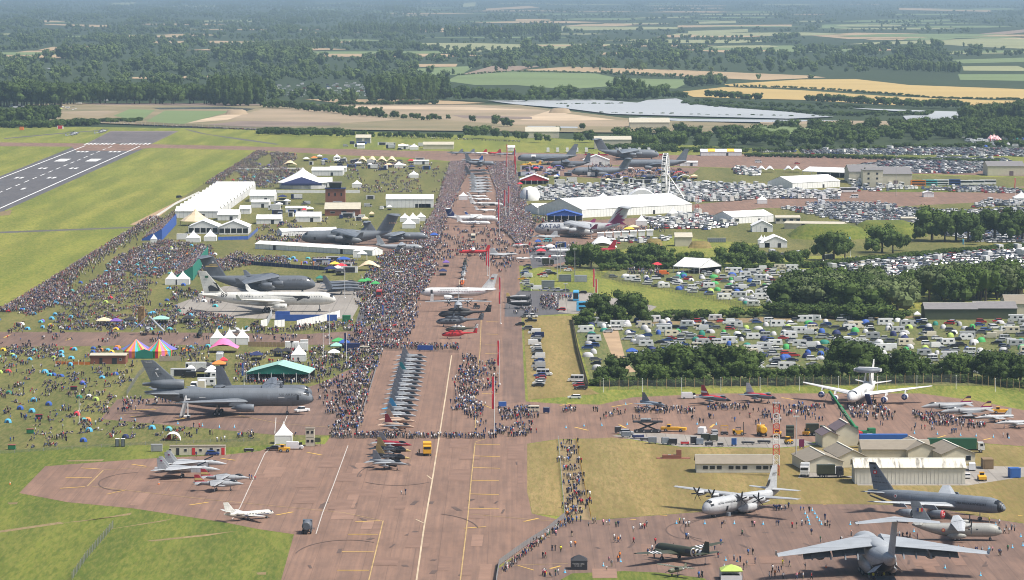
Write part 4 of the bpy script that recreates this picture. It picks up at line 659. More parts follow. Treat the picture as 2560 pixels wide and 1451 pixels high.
PH=fighter(19,[(.5,2.0,.03,.03),(.43,2.1,.4,.42),(.32,2.35,.65,.8),(.2,2.4,1.35,1.0),(0,2.3,1.55,.9),(-.2,2.3,1.3,.85),(-.32,2.5,.7,.7),(-.45,2.75,.3,.35),(-.48,2.75,.1,.15)],m='grey_fighter',wings=[(2.6,1.7,7.2,1.5,5.85,5.8,.5,.05,1.0)],tails=[(-5.4,2.75,2.6,.9,2.7,2.2,-.8,.05,.3)],fins=[(-4.2,0,3.0,4.4,1.2,2.2,3.0,0)],fm='maroon',canopy=(4.6,3.0,4.4,.5,.55),tanks=[(.5,3.3,.95,5.6,.38)],gear=[(-1,2.3,1.6,.4,one),(-1,-2.3,1.6,.4,one),(5.6,0,1.6,.3,pair)],fin_band=[(3.6,4.4,'gold'),(4.4,5.0,'black_matt')])
def phx(root,f):
 for sg in (1,-1):b=MB();b.box((3.4,sg*1.3,2.4),(.12,.55,1.3));b.build('air_intake',['black_matt'],root)
PH['extra']=[phx]
ph,_=plane('fighter_jet','camouflage grey two-seat fighter with flame-painted fin nearer the radar aircraft',2368,1031,197,PH,'fighter jet','fighters with painted fins on the east apron')
clone(ph,2418,1044,196,'camouflage grey two-seat fighter with flame-painted fin nearer the slim pale fighters','fighters with painted fins on the east apron')
F5=fighter(14.4,[(.5,1.6,.03,.03),(.4,1.7,.3,.3),(.25,1.9,.55,.65),(.1,1.8,.85,.6),(-.1,1.8,.85,.55),(-.3,1.85,.75,.5),(-.44,1.85,.6,.42)],m='grey_pale',wings=[(1.0,1.6,3.2,.9,4.1,2.4,0,.05,.7)],tails=[(-4.2,1.55,1.7,.7,2.1,1,0,.05,.5)],fins=[(-3.2,0,2.2,2.6,.9,2.1,1.7,0)],canopy=(3.4,2.25,3.2,.4,.5),tanks=[(0,4.2,1.6,3.4,.25),(.6,0,.85,3.8,.3)],gear=[(-.6,1.6,1.4,.28,one),(-.6,-1.6,1.4,.28,one),(3.8,0,1.2,.22,one)])
f5,_=plane('fighter_jet','slim pale grey fighter behind the crowd, wholly in view',2487,1056,197,F5,'fighter jet','slim pale fighters')
clone(f5,2538,1070,197,'slim pale grey fighter cut by the right picture edge','slim pale fighters')
MIR=fighter(14.4,[(.5,2.0,.03,.03),(.42,2.05,.3,.3),(.3,2.1,.5,.55),(.12,2.05,.95,.6),(-.1,2.0,.9,.65),(-.35,2.0,.65,.6),(-.5,2.0,.5,.5)],m='grey_blue',wings=[(2.6,1.8,7.6,.5,4.6,7.0,0,.04,.6)],fins=[(-1.6,0,2.3,5,1.5,2.9,3.4,0)],fm='grey_dark',canopy=(4.0,2.35,2.8,.42,.55),tanks=[(.2,2.4,1.0,4.8,.34)],gear=[(-1.6,1.6,1.5,.34,one),(-1.6,-1.6,1.5,.34,one),(3.6,0,1.4,.26,pair)])
plane('fighter_jet','blue grey delta-winged fighter behind the crowd on the east apron',1633,1024,302,MIR,'fighter jet')
TOR=fighter(16.7,[(.5,2.0,.03,.03),(.42,2.1,.42,.42),(.32,2.2,.62,.72),(.18,2.2,1.25,.85),(0,2.2,1.35,.85),(-.22,2.2,1.15,.8),(-.44,2.2,.8,.6)],nose=(1.9,0),m='grey_mid',wings=[(1.0,2.7,3.4,1.3,6.4,2.6,0,.07,1.0)],tails=[(-4.7,2.2,3.0,1.2,3.4,1.8,0,.05,.9)],fins=[(-2.6,0,2.8,4.4,1.6,3.3,2.8,0)],fm='red_deep',canopy=(4.1,2.75,3.8,.5,.62),m2='red_gloss',skin=[(6,-6,40,140,2)],tanks=[(.6,2.9,1.5,4.8,.32)],gear=[(-1,1.5,1.6,.38,one),(-1,-1.5,1.6,.38,one),(4.2,0,1.5,.3,pair)],fin_band=[(3.6,4.2,'air_white')])
to,_=plane('fighter_jet','red and grey swing-wing fighter with yellow wing beside the white van',1787,1012,308,TOR,'fighter jet','red-topped fighters on the east apron')
clone(to,1900,1006,308,'red and white finned swing-wing fighter nearer the radar aircraft','red-topped fighters on the east apron',{'fin':'air_white'})
EF=fighter(15.9,[(.5,2.0,.03,.03),(.42,2.05,.35,.35),(.3,2.2,.55,.6),(.15,2.0,.85,.85),(-.1,2.0,1.0,.75),(-.35,2.0,.9,.6),(-.5,2.0,.7,.45)],m='grey_fighter_pale',wings=[(2.2,1.9,7.4,.8,5.4,6.0,0,.04,.8),(6.0,2.35,1.6,.5,2.0,1.2,-.2,.05,.4)],fins=[(-2.2,0,2.4,4.6,1.6,2.8,2.8,0)],canopy=(4.4,2.6,3.2,.45,.6),tanks=[(0,3.0,1.1,4.4,.3)],gear=[(-1.4,1.7,1.4,.36,one),(-1.4,-1.7,1.4,.36,one),(3.2,0,1.3,.26,pair)])
ef,_=plane('fighter_jet','pale grey delta-canard fighter under the nose of the maroon-finned cargo jet',1364,601,185,EF,'fighter jet')
clone(ef,1258,646,5,'grey canard fighter beside the red twin-propeller plane',None)
LG= 'fighters packed along the far display line';LGL= 'grey fighter in the tight far row beyond the white pagoda, %s from the pagoda'
g35=[(1202,487,'grey_fighter_pale'),(1203,480,'grey_fighter'),(1203,473,'grey_fighter_pale'),(1202,466,'grey_pale'),(1200,459,'grey_fighter'),(1199,452,'grey_fighter'),(1194,443,'stealth'),(1190,435,'stealth')]
for i,(u,v,mm) in enumerate(g35):clone(fd if i > 5 else ef,u,v,0,LGL%ORD[i],LG,{'fuselage':mm,'wing':mm,'fin':mm,'tailplane':mm,'air_intake':mm})
clone(fd,1182,408,180,'blue and white twin-finned fighter behind the far grey transport',None,{'fuselage':'grey_pale','fin':'blue_mid','wing':'grey_pale','tailplane':'grey_pale','air_intake':'navy'})
c27('grey twin-propeller transport at the far end of the display line',1200,417,0,'grey_mid')
FR= 'fighters in the farthest row on the taxiway'
for u,v,h,mm,fm,lb in ((1139,388,180,'grey_mid','grey_blue','grey fighter leftmost in the farthest taxiway row'),(1168,388,180,'grey_mid','grey_blue','grey fighter second from the left in the farthest taxiway row'),(1199,389,180,'air_white','red_gloss','white and red fighter in the farthest taxiway row'),(1234,389,180,'red_gloss','red_deep','red topped fighter in the farthest taxiway row'),(1265,393,180,'grey_light','grey_mid','grey twin-finned fighter rightmost in the farthest taxiway row')):
 clone(fd if u > 1250 else base16,u,v,h,lb,FR,{'fuselage':mm,'wing':mm,'fin':fm,'tailplane':mm,'air_intake':mm})
HK=fighter(11.8,[(.5,1.8,.03,.03),(.4,1.85,.35,.4),(.25,1.95,.5,.65),(0,1.8,.75,.65),(-.3,1.8,.45,.5),(-.5,1.9,.2,.25)],m='red_gloss',wings=[(.8,1.5,2.6,1,4.7,1.4,.2,.08,.4)],tails=[(-4.4,1.9,1.4,.6,2.1,.7,-.3,.06,.2)],fins=[(-2.9,0,2.1,2.4,1,1.9,1.5,0)],fm='red_gloss',canopy=(2.6,2.3,3.2,.4,.6),fin_band=[(2.7,3.4,'air_white')],gear=[(0,1.3,1.2,.26,one),(0,-1.3,1.2,.26,one),(3.6,0,1.2,.22,one)])
for i,u in enumerate((1475,1508,1543,1569,1601,1623,1651)):
 lb= 'red jet trainer, %s from the left in the far display team row' %ORD[i]
 if i == 0:hk,_=plane('jet_trainer',lb,u,393,320,HK,'jet trainer','red display team jets')
 else:clone(hk,u,393,320,lb,'red display team jets')
WB=dict(m='black_matt',m2='metal_grey',fus=liner(10.6,.95,2.2,.12,.5,.1,.3,1.25,.12,1.5),skin=[(3.4,-3.5,35,145,2)],wings=[(1.9,1.6,2.7,1.4,6.2,.6,.9,.12,.5)],tails=[(-3.6,2.6,1.5,.8,2.3,.4,0,.1,.2)],fins=[(-3.2,0,2.8,2.0,1.0,1.6,1.0,0)],fm='gold',canopy=(.3,3.0,2.4,.42,.6),props=[(5.2,0,2.2,.9,1.2,1.9,4)],gear=[(1.3,2.2,1.6,.4,one),(1.3,-2.2,1.6,.4,one),(-4,0,1.6,.2,one)])
plane('vintage_aircraft','dark propeller fighter with a cream fin by the tarmac crowd',1295,757,4,WB,'vintage aircraft');plane('vintage_aircraft','dark propeller fighter with a grey back nearer the camera by the tarmac crowd',1297,771,4,dict(WB,fm='black_matt'),'vintage aircraft')
LT=dict(m='air_white',fus=liner(8.6,.6,1.5,.2,.5,.1,.25,1.1,.12),wings=[(1.4,1.1,1.7,1.2,5.2,.3,.5,.12,.4)],tails=[(-2.9,1.8,1.2,.7,1.9,.4,0,.1,.1)],fins=[(-2.7,0,1.7,1.5,.8,1.5,.9,0)],canopy=(.6,1.8,2.6,.45,.6),props=[(4.1,0,1.5,.4,.8,1.0,3)],gear=[(0,1.4,1.1,.26,one),(0,-1.4,1.1,.26,one),(2.9,0,1.1,.22,one)])
for u,v,h,k,lb in ((1310,654,180,{},'small white light aircraft at the head of the right-hand parked cars'),(1356,653,180,dict(fm='red_gloss',m2='navy',skin=[(3,-3,185,355,2)]),'white light aircraft with a red tail beside the dark oak clump'),(598,838,190,dict(wings=[(1.2,2.3,1.5,1.4,5.4,.1,.2,.1,.1)]),'white high-wing light aircraft on the cross taxiway'),(1397,648,180,dict(m2='red_gloss',skin=[(-2,-4,0,360,2)]),'white and red light aircraft tucked against the oak clump'),(1404,636,180,dict(fus=liner(14,1.0,1.9,.16,.4,.2,.6)),'white executive propeller plane half hidden by the oak clump')):
 plane('light_aircraft',lb,u,v,h,dict(LT,**k),'light aircraft')
def redtail(root,f):
 pass
plane('business_jet','jet with a tall red fin standing behind the oak clump',1482,640,180,jet(24,'red_deep',fm='red_deep'))
# plane with folded wings forming a tent shape
def folded(root,f):
 for sg in (1,-1):b=MB();b.add([(1.2,sg*6.4,1.2),(-2.6,sg*6.4,1.2),(-2.2,sg*.4,7.0),(.8,sg*.4,7.0),(1.2,sg*6.7,1.3),(-2.6,sg*6.7,1.3),(-2.2,sg*.5,7.4),(.8,sg*.5,7.4)],[(0,1,2,3),(4,5,6,7),(0,3,7,4),(1,2,6,5),(0,1,5,4)]);b.build('folded_wing',['grey_light'],root)
plane('vintage_aircraft','grey naval aircraft with its folded wings leaning together like a tent',370,836,270,dict(m='grey_fighter',fus=liner(12,1.0,2.2,.15,.5,.1,.3,1.1),tails=[(-4,2.4,1.6,.9,3,.5,0,.1,.2)],fins=[(-4,0,2.6,2,1,2.2,1,0)],props=[(5.9,0,2.2,.8,1,1.9,4)],gear=[(1.5,1.8,1.6,.42,one),(1.5,-1.8,1.6,.42,one)],canopy=(1,3,3,.5,.6),extra=[folded]),'vintage aircraft')
# --- helicopters
def heli(label,u,v,hdg,L,m,nb=5,m2=None,big=1.0,group=None,w=.13):
 root=thing('helicopter',label,'helicopter',group=group);q=L/18.0;M2=m2 or m
 f=Fus([(L*.5,1.9*q,.05,.08),(L*.47,1.95*q,.6*q,.7*q),(L*.4,2.1*q,1.1*q,1.15*q),(L*.25,2.2*q,1.3*q,1.35*q),(0,2.3*q,1.3*q,1.35*q),(-L*.1,2.5*q,.9*q,1.0*q),(-L*.2,2.8*q,.45*q,.5*q),(-L*.46,3.0*q,.26*q,.32*q)])
 b=MB();f.body(b,0,14);b.build('fuselage',[m],root);b=MB()
 for a0,a1 in ((20,62),(62,118),(118,160)):f.patch(b,L*.475,L*.38,a0,a1,0,.04,2,2)
 b.build('cockpit_window',['glass_dark'],root);b=MB()
 for k in range(3):
  for a in (0,164):f.patch(b,L*(.3-k*.09),L*(.24-k*.09),a,a+18,0,.04,1,1)
 tag(b.build('cabin_windows',['glass_dark'],root),kind='stuff')
 b=MB();b.loft([[(L*t,math.cos(R(k*36))*1.0*q*g,3.7*q+math.sin(R(k*36))*.75*q*g) for k in range(10)] for t,g in ((.3,.2),(.24,.9),(.02,1),(-.1,.5),(-.14,.1))],0);b.build('engine_cowling',[M2],root)
 b=MB();foil(b,(-L*.42,0,2.8*q),2.4*q,(-L*.5,0,5.4*q),1.3*q,.1,'y');b.build('tail_fin',[M2],root);b=MB();foil(b,(-L*.4,0,3.0*q),1.2*q,(-L*.42,2.0*q,3.1*q),.8*q,.1);b.build('tailplane',[M2],root)
 b=MB();b.tube((L*.1,0,4.2*q),(L*.1,0,5.3*q),.25*q,n=8);b.lathe([(5.1*q,.7*q),(5.4*q,.6*q)],(L*.1,0,0),'z',10)
 for k in range(nb):
  a=R(18+360*k/nb);c,s_=math.cos(a),math.sin(a);rr=L*.46*big;wd=w*q*2.4;b.add([(L*.1+c*t*rr-s_*g*wd,s_*t*rr+c*g*wd,(5.25-.8*t*t)*q+dz) for t in (.06,.5,1) for g in (-1,1) for dz in (0,)],[(0,1,3,2),(2,3,5,4)])
 b.build('main_rotor',['black_matt'],root);b=MB();b.lathe([(-.1,.2*q),(.1,.2*q)],(-L*.49,.35*q,4.9*q),'y',8)
 for k in range(4):a=R(30+90*k);b.tube((-L*.49,.4*q,4.9*q),(-L*.49+math.cos(a)*1.5*q,.4*q,4.9*q+math.sin(a)*1.5*q),.12*q,.09*q,4)
 b.build('tail_rotor',['black_matt'],root)
 for g in ((-.06*L,1.3*q,1.3*q,.36*q,one),(-.06*L,-1.3*q,1.3*q,.36*q,one),(.33*L,0,1.3*q,.3*q,pair)):gear(root,*g)
 place(root,u,v,hdg);return root
heli('large black helicopter with a raised tail rotor on the display line',1158,800,183,21,'black_matt',6)
heli('dark blue grey transport helicopter in front of the big black one',1146,817,180,18.5,'grey_gunship',5)
heli('green and white helicopter partly behind the red helicopter',1152,833,180,12.5,'olive_drab',4,'air_white')
heli('bright red helicopter nearest the fenced fighter line',1146,846,180,13.4,'red_gloss',5)
HG= 'helicopters nose to tail facing the camera'
for u,v,mm,m2,lb in ((1163,668,'olive_drab','olive_drab','olive helicopter farthest back in the nose-on helicopter row'),(1161,681,'grey_mid','grey_dark','grey helicopter second from the back in the nose-on helicopter row'),(1159,695,'air_white','grey_light','pale helicopter third from the back in the nose-on helicopter row'),(1156,715,'orange_bright','air_white','orange and white rescue helicopter just behind the white airliner')):
 heli(lb,u,v,268,15,mm,4,m2,group=HG)
heli('dark attack helicopter head on, on the cross taxiway',501,842,272,13,'olive_drab',4)
heli('white and red helicopter beside the white gazebo by the display crowd',1300,620,185,10,'air_white',3,'red_gloss');heli('white and red helicopter beside the small blue gazebo',1356,625,185,10,'air_white',3,'red_gloss')
def fly(o,z):
 u,v=PX(o.location);
 return o
for u,v,z,lb in ((182,341,14,'grey helicopter hovering low over the far grass, nearer the left edge'),(253,335,14,'grey helicopter hovering low over the far grass, nearer the runway end')):
 h_=heli(lb,u,v,60,13,'grey_light',4);h_.location=G(u,v,z);h_.rotation_euler=(R(10),R(-14),R(40))
# ---------------- tents, buildings and street furniture ----------------
for nm,c in dict(canvas_white=(.78,.78,.77),canvas_seam=(.42,.42,.43),canvas_grey=(.50,.50,.51),canvas_cream=(.72,.58,.38),canvas_blue=(.035,.10,.38),canvas_navy=(.02,.03,.11),canvas_teal=(.02,.20,.15),canvas_mint=(.30,.52,.45),canvas_pink=(.80,.20,.42),canvas_red=(.62,.04,.06),canvas_black=(.03,.03,.035),canvas_violet=(.16,.15,.50),canvas_orange=(.80,.24,.05),canvas_yellow=(.80,.52,.06),canvas_green=(.06,.36,.10),canvas_lime=(.40,.52,.12),canvas_sky=(.10,.42,.66),canvas_purple=(.18,.10,.36),canvas_turq=(.10,.45,.48),brick_red=(.24,.095,.06),cladding_cream=(.56,.52,.40),cladding_pale=(.60,.58,.50),roof_brown=(.25,.215,.165),roof_grey=(.20,.19,.19),roof_cream=(.50,.46,.36),roof_plum=(.16,.12,.13),steel_white=(.75,.75,.74),steel_red=(.58,.06,.04),wood_fence=(.26,.22,.17),wood_pale=(.42,.30,.17),door_red=(.55,.03,.03),green_shed=(.07,.085,.05),log_wood=(.30,.20,.12),paint_green=(.02,.17,.07),container_blue=(.03,.11,.36),container_brown=(.22,.15,.08)).items():mat(nm,c,.7,.07,.5)
n=N('roof_streaked',.8);n.out(n.mix(n.noise(n.map((.9,.12,.12)),1,4,.6,.52,.74),(.64,.61,.52),(.10,.09,.08)))
m=bpy.data.materials.new('wire_mesh');m.use_nodes=True;t=m.node_tree;tr=t.nodes.new('ShaderNodeBsdfTransparent');mx=t.nodes.new('ShaderNodeMixShader');mx.inputs[0].default_value=.3;pb=t.nodes['Principled BSDF'];pb.inputs['Base Color'].default_value=(.12,.13,.12,1)
wv=t.nodes.new('ShaderNodeTexNoise');wv.inputs['Scale'].default_value=9;mr=t.nodes.new('ShaderNodeMapRange');mr.inputs[3].default_value=.2;mr.inputs[4].default_value=.4;t.links.new(wv.outputs[0],mr.inputs[0]);t.links.new(mr.outputs[0],mx.inputs[0])
t.links.new(tr.outputs[0],mx.inputs[1]);t.links.new(pb.outputs[0],mx.inputs[2]);t.links.new(mx.outputs[0],t.nodes['Material Output'].inputs[0]);MATS['wire_mesh']=m
LMK=[]
def lm(phrase,u,v):p=G(u,v);LMK.append((phrase,p.x,p.y))
Z0=.1
def base(name,label,cat,u,v,rz=0,group=None):
 p=G(u,v);return thing(name,label,cat,(p.x,p.y,Z0),R(rz),group)
def marquee(label,u,v,w,d,eave=3.2,ridge=5.5,axis='x',rz=0,roof='canvas_white',wall='canvas_white',open_=False,win=0,name='marquee',group=None,gable=None,px=True,cat='marquee',band=None):
 """frame tent; v is the front foot, w the width in photo pixels (metres if px is false), d the depth in metres"""
 s=S(u,v);w=w/s if px else w;r=base(name,label,cat,u,v,rz,group);hx,e2=w/2,.25;y0,y1=0,d
 b=MB();nb=max(2,int((w if axis == 'x' else d)/5))
 if axis == 'x':prof=[(y0-e2,eave-.05),((y0+y1)/2,ridge),(y1+e2,eave-.05)];L0,L1=-hx-e2,hx+e2
 else:prof=[(-hx-e2,eave-.05),(0,ridge),(hx+e2,eave-.05)];L0,L1=y0-e2,y1+e2
 for k in range(nb):                          # each bay of canvas sags a little between the frames
  a0,a1=L0+(L1-L0)*k/nb,L0+(L1-L0)*(k+1)/nb;am=(a0+a1)/2
  for i in (0,1):
   (p0,z0),(p1,z1)=prof[i],prof[i+1];q=lambda a,p,z:(a,p,z) if axis == 'x' else (p,a,z)
   b.add([q(a0,p0,z0),q(a0,p1,z1),q(am,p1,z1-.06),q(am,p0,z0-.04),q(a1,p1,z1),q(a1,p0,z0)],[(0,1,2,3),(3,2,4,5)])
  for i in (0,1):
   (p0,z0),(p1,z1)=prof[i],prof[i+1];q=lambda a,p,z:(a,p,z) if axis == 'x' else (p,a,z);b.add([q(a0-.06,p0,z0+.03),q(a0-.06,p1,z1+.03),q(a0+.06,p1,z1+.03),q(a0+.06,p0,z0+.03)],[(0,1,2,3)],1)
 b.build('roof',[roof,'canvas_seam'],r)
 cs=[(-hx,y0),(hx,y0),(hx,y1),(-hx,y1)]
 for i in range(4):
  (xa,ya),(xb,yb)=cs[i],cs[(i+1)%4];gab=(axis == 'x' and i in (1,3)) or (axis == 'y' and i in (0,2));bb=MB();z0=eave-.5 if (open_ and i in (0,3,1)) else 0
  pts=[(xa,ya,z0),(xb,yb,z0),(xb,yb,eave)]+([((xa+xb)/2,(ya+yb)/2,ridge-.15)] if gab else [])+[(xa,ya,eave)];bb.add(pts,[tuple(range(len(pts)))])
  Lw=math.hypot(xb-xa,yb-ya)
  for k in range(1,int(Lw/2.5)):t=k*2.5/Lw;bb.box((xa+(xb-xa)*t,ya+(yb-ya)*t,(z0+eave)/2),(.09,.09,eave-z0),1)
  wl=bb.build('gable_wall' if gab else 'wall',[(gable or wall) if gab else wall,'canvas_seam'],r)
  if win and i == 0:
   for k in range(win):
    xx=-hx+w*(k+.5)/win;b2=MB();b2.box((xx,y0-.03,eave*.5),(w/win*.82,.05,eave*.62));b2.build('window',['glass_dark'],wl)
 if open_:
  for k in range(4 if w < 14 else 6):
   bb=MB();bb.box((-hx+w*k/(3 if w < 14 else 5),y0,eave/2),(.22,.22,eave));bb.build('post',['steel_white'],r)
  bb=MB();bb.add([(-hx,y1-.5,0),(hx,y1-.5,0),(hx,y1-.5,eave),(-hx,y1-.5,eave)],[(0,1,2,3)]);bb.build('back_sheet',['canvas_black'],r)  # black sheet across open tents, just inside the rear wall
 elif not win and w > 8:bb=MB();bb.box((hx*.3,y0-.03,1.2),(1.8,.06,2.4));bb.build('doorway',['canvas_black'],r)

 return r
def mound(u,v,w,d,h,m_):
 w=w/S(u,v);p=G(u,v);b=MB();n_=9;vs=[]
 for j in range(n_):
  for i in range(n_):
   x,y=i/(n_-1)*2-1,j/(n_-1)*2-1;q=max(0,1-(abs(x)** 2.6+abs(y)** 2.2));vs.append((x*w/2,y*d/2+d/2,h*min(1,q*1.7)-.05))
 b.add(vs,[(j*n_+i,j*n_+i+1,(j+1)*n_+i+1,(j+1)*n_+i) for j in range(n_-1) for i in range(n_-1)],0,True);tag(b.build('grass_mound',m_,None,(p.x,p.y,.05)),kind='structure')
mound(2085,600,210,60,6,'grass_lush');mound(2235,596,190,70,7,'grass_lush');mound(1636,616,46,14,3.5,'grass_dry');mound(1752,622,60,14,3.5,'grass_dry');mound(1960,348,200,90,9,'field_green');mound(1400,286,60,24,6,'gravel_tan');mound(588,290,60,40,6,'gravel_tan')
def pagoda(label,u,v,w,eave=2.6,peak=6.2,roof='canvas_white',open_=False,group=None,px=True,walls=True):
 s=S(u,v);w=w/s if px else w;r=base('pagoda_tent',label,'pagoda tent',u,v,0,group);h=w/2;cy=h
 b=MB();rr=[]
 for k in range(7):t=k/6;q=h*(1-t)** 1.0*(1.03 if k == 0 else 1)+.06;z=eave+(peak-eave)*t ** 1.9;q=h*(1-t)** 1.55+.07;z=eave+(peak-eave)*t;rr.append([(sx*q,cy+sy*q,z) for sx,sy in ((-1,-1),(0,-1),(1,-1),(1,0),(1,1),(0,1),(-1,1),(-1,0))])
 b.loft(rr,0,True,False);b.build('canopy',[roof],r)
 b=MB();b.box((0,cy,eave-.15),(2*h,2*h,.34));b.build('valance',[roof],r)
 if walls:
  for k,(a,c) in enumerate((((-h,0),(h,0)),((h,0),(h,w)),((-h,0),(-h,w)))):
   if open_ and k == 0:continue
   bb=MB();bb.add([(*a,0),(*c,0),(*c,eave-.3),(*a,eave-.3)],[(0,1,2,3)]);bb.build('wall',['canvas_white' if roof.startswith('canvas_w') else roof],r)
 for sx in (-1,1):bb=MB();bb.box((sx*h,0,eave/2),(.14,.14,eave));bb.build('leg',['steel_white'],r)
 return r
def gazebo(label,u,v,w,roof,wall=None,group=None,h=2.2,top=3.4):
 r=base('gazebo',label,'gazebo',u,v,0,group);q=w/2;b=MB();b.loft([[(sx*k,q+sy*k,z) for sx,sy in ((-1,-1),(1,-1),(1,1),(-1,1))] for k,z in ((q,h-.25),(q,h),(q*.55,h+(top-h)*.55),(.05,top))],0,True,False);b.build('canopy',[roof],r)
 for sx in (-1,1):
  for y in (0,w):bb=MB();bb.box((sx*(q-.06),y if y else .06,h/2),(.1,.1,h));bb.build('leg',['metal_grey'],r)
 if wall:bb=MB();bb.box((0,w-.1,h/2),(w-.2,.05,h));bb.box((-q+.05,q,h/2),(.05,w-.3,h));bb.box((q-.05,q,h/2),(.05,w-.3,h));bb.build('wall',[wall],r)
 else:bb=MB();bb.box((0,w*.6,.45),(w*.8,w*.5,.9));bb.build('counter',['canvas_black'],r)
 return r
def stretch(label,u,v,w,d,roof,h=4.2,peaks=2):
 s=S(u,v);w=w/s;r=base('stretch_tent',label,'stretch tent',u,v);b=MB();nx,ny=6*peaks,6;vs=[]
 for j in range(ny+1):
  for i in range(nx+1):
   x,y=i/nx,j/ny;pk=abs(math.sin(math.pi*x*peaks))** 1.2*math.sin(math.pi*min(1,.12+y*.88))** .8;ed=.25*math.sin(math.pi*x*peaks);vs.append((-w/2+w*x,d*y+(ed if j == 0 else 0),1.7+(h-1.7)*pk))
 b.add(vs,[(j*(nx+1)+i,j*(nx+1)+i+1,(j+1)*(nx+1)+i+1,(j+1)*(nx+1)+i) for j in range(ny) for i in range(nx)],0,True);b.build('canopy',[roof],r)
 for i in range(peaks+1):bb=MB();bb.tube((-w/2+w*i/peaks,.1,0),(-w/2+w*i/peaks,.3,1.8),.1);bb.build('pole',['wood_pale'],r)
 return r
# runway-side hospitality row: a dozen white marquees shoulder to shoulder
Da,Db=G(490,546).y,G(594,476).y;NB=12
for k in range(NB):
 y=Da+(Db-Da)*k/NB;v=(lambda y:next(vv/10 for vv in range(5600,4600,-1) if G(600,vv/10).y >= y))(y);t=(546-v)/71;uc=492+102*t
 marquee('white hospitality marquee, %s from the front in the long runway-side row' %(ORD[k] if k else 'nearest'),uc,v,26,(Db-Da)/NB-1.5,4.2,6.6,'x',0,px=False,group='runway-side hospitality marquees')
lm('the runway-side hospitality marquees',560,510)
for a in (('white gabled marquee at the back of the hospitality row',655,505,62,30,4,7,'x'),('white flat-topped marquee beside the hospitality row',650,520,44,20,3.5,4.6,'x'),('white marquee with grey end behind the cream peaked tent',570,552,52,22,3.5,6,'x'),('small white marquee among the service trucks',612,536,26,14,3.2,5,'x'),('white hexagonal-ended marquee between trucks and lawn',672,561,62,16,3,5.2,'x'),('white marquee beside the small grey parked jet',770,556,62,20,3.4,5.6,'x'),('long low white marquee by the brick buildings',740,532,52,10,2.8,3.8,'x'),('white marquee block behind the navy-fronted tent',818,440,78,26,4,6,'x'),('white marquee in the trodden yard behind the navy-fronted tent',845,431,40,14,3,4.4,'x'),('long white chalet row with grey shutters',1024,520,118,18,5.5,8,'x')):
 marquee(*a)
gl= 'glass-fronted gabled marquees'
marquee('white glass-fronted marquee, left of the joined pair',508,586,74,24,4.2,7.6,'y',win=5,group=gl,gable='canvas_white');marquee('white glass-fronted marquee, right of the joined pair',584,587,74,24,4.2,7.6,'y',win=5,group=gl)
for u0,u1,v0,v1,lb,n_ in ((638,712,623,627,'white tunnel marquee forming the left part of the long low row',1),(712,930,627,640,'white tunnel marquee forming the long right part of the low row',1),(705,845,592,588,'white tunnel marquee behind the blue grey cargo jet',1)):
 a,b_=G(u0,v0),G(u1,v1);d=b_-a;marquee(lb,(u0+u1)/2,(v0+v1)/2,d.length,8,2.8,4.3,'x',math.degrees(math.atan2(d.y,d.x)),px=False)
pagoda('white gateway pagoda at the right end of the low tunnel marquees',905,652,24,3.4,5.6,open_=True);pagoda('white gateway pagoda left of the cream stretch tent',892,645,18,3.4,5)
for a in (('white pagoda, left of the two before the glass-fronted marquees',482,607,34),('white pagoda, right of the two before the glass-fronted marquees',525,604,30),('tiny white pagoda by the blue grandstand',384,610,15),('white pagoda, left of the pair by the green grandstand',428,713,30),('white pagoda, right of the pair by the green grandstand',456,713,34),('white pagoda, left of the three behind the pink tent',542,863,32),('white pagoda, middle of the three behind the pink tent',573,863,32),('white pagoda, right of the three behind the pink tent',605,863,32),('white pagoda behind the green-roofed tent',746,905,36),('white pagoda by the red and yellow tug on the near lawn',708,1111,42),('white pagoda tallest peak of the trio by the cargo jets',1032,560,32),('white pagoda leftmost of the trio by the cargo jets',1012,556,24),('white pagoda in front of the trio by the cargo jets',1022,572,32),('white pagoda rightmost of the trio by the cargo jets',1052,554,24),('white pagoda by the chalet row steps',1062,520,30),('white pagoda on the sunny picnic grass, left',892,470,24),('white pagoda on the sunny picnic grass, right',1034,446,24),('white pagoda by the cream stretch tents',997,421,22),('white pagoda standing among the display line business jets',1158,501,22),('white pagoda beyond the taxiway beside the low cream building',1035,375,21),('small white canopy amid the far crowd',842,402,17),('white pagoda beside the large ribbed hall',1508,502,22),('white pagoda beyond the parking apron',1906,510,24),('white pagoda left of the ribbed tent by the hedges',1904,613,18),('white pagoda at the corner of the ribbed tent by the hedges',1912,620,26),('white pagoda with yellow neighbour behind the maroon-finned jet',1604,565,28),('white pagoda in front of the large ribbed hall',1683,545,26),('white pagoda left in the small row before the large ribbed hall',1556,545,22),('white pagoda at the far right edge beside the parked cars',2556,505,40)):
 pagoda(*a,peak=6.6 if a[3]> 24 else 5.4)
# peaked tent with navy front
r=base('peaked_tent','large white high-peaked tent with a navy front','tent',754,474);w,hh,D_=17.5,4.2,34
b=MB();ns=16;rr=[]
for k in range(6):t=k/5;q=(1-t)** 1.35;rr.append([(-0+math.cos(2*math.pi*j/ns)*w*q*(1.0 if abs(math.cos(2*math.pi*j/ns))< .8 else 1.02),16+math.sin(2*math.pi*j/ns)*16*q,hh+10.2*t) for j in range(ns)])
b.loft(rr,0,True,False);b.build('canopy',['canvas_white'],r)
b=MB();b.lathe([(0,16.2),(4.2,16.4)],(0,16,0),'z',16,0,False,False);b.build('wall',['canvas_grey'],r);b=MB();b.add([(-14,-.6,4),(14,-.6,4),(0,1.6,8.4)],[(0,1,2)]);b.add([(-14,-.7,2.6),(14,-.7,2.6),(14,-.7,4),(-14,-.7,4)],[(0,1,2,3)]);b.build('front_panel',['canvas_navy'],r);lm('the navy-fronted peaked tent',754,474)
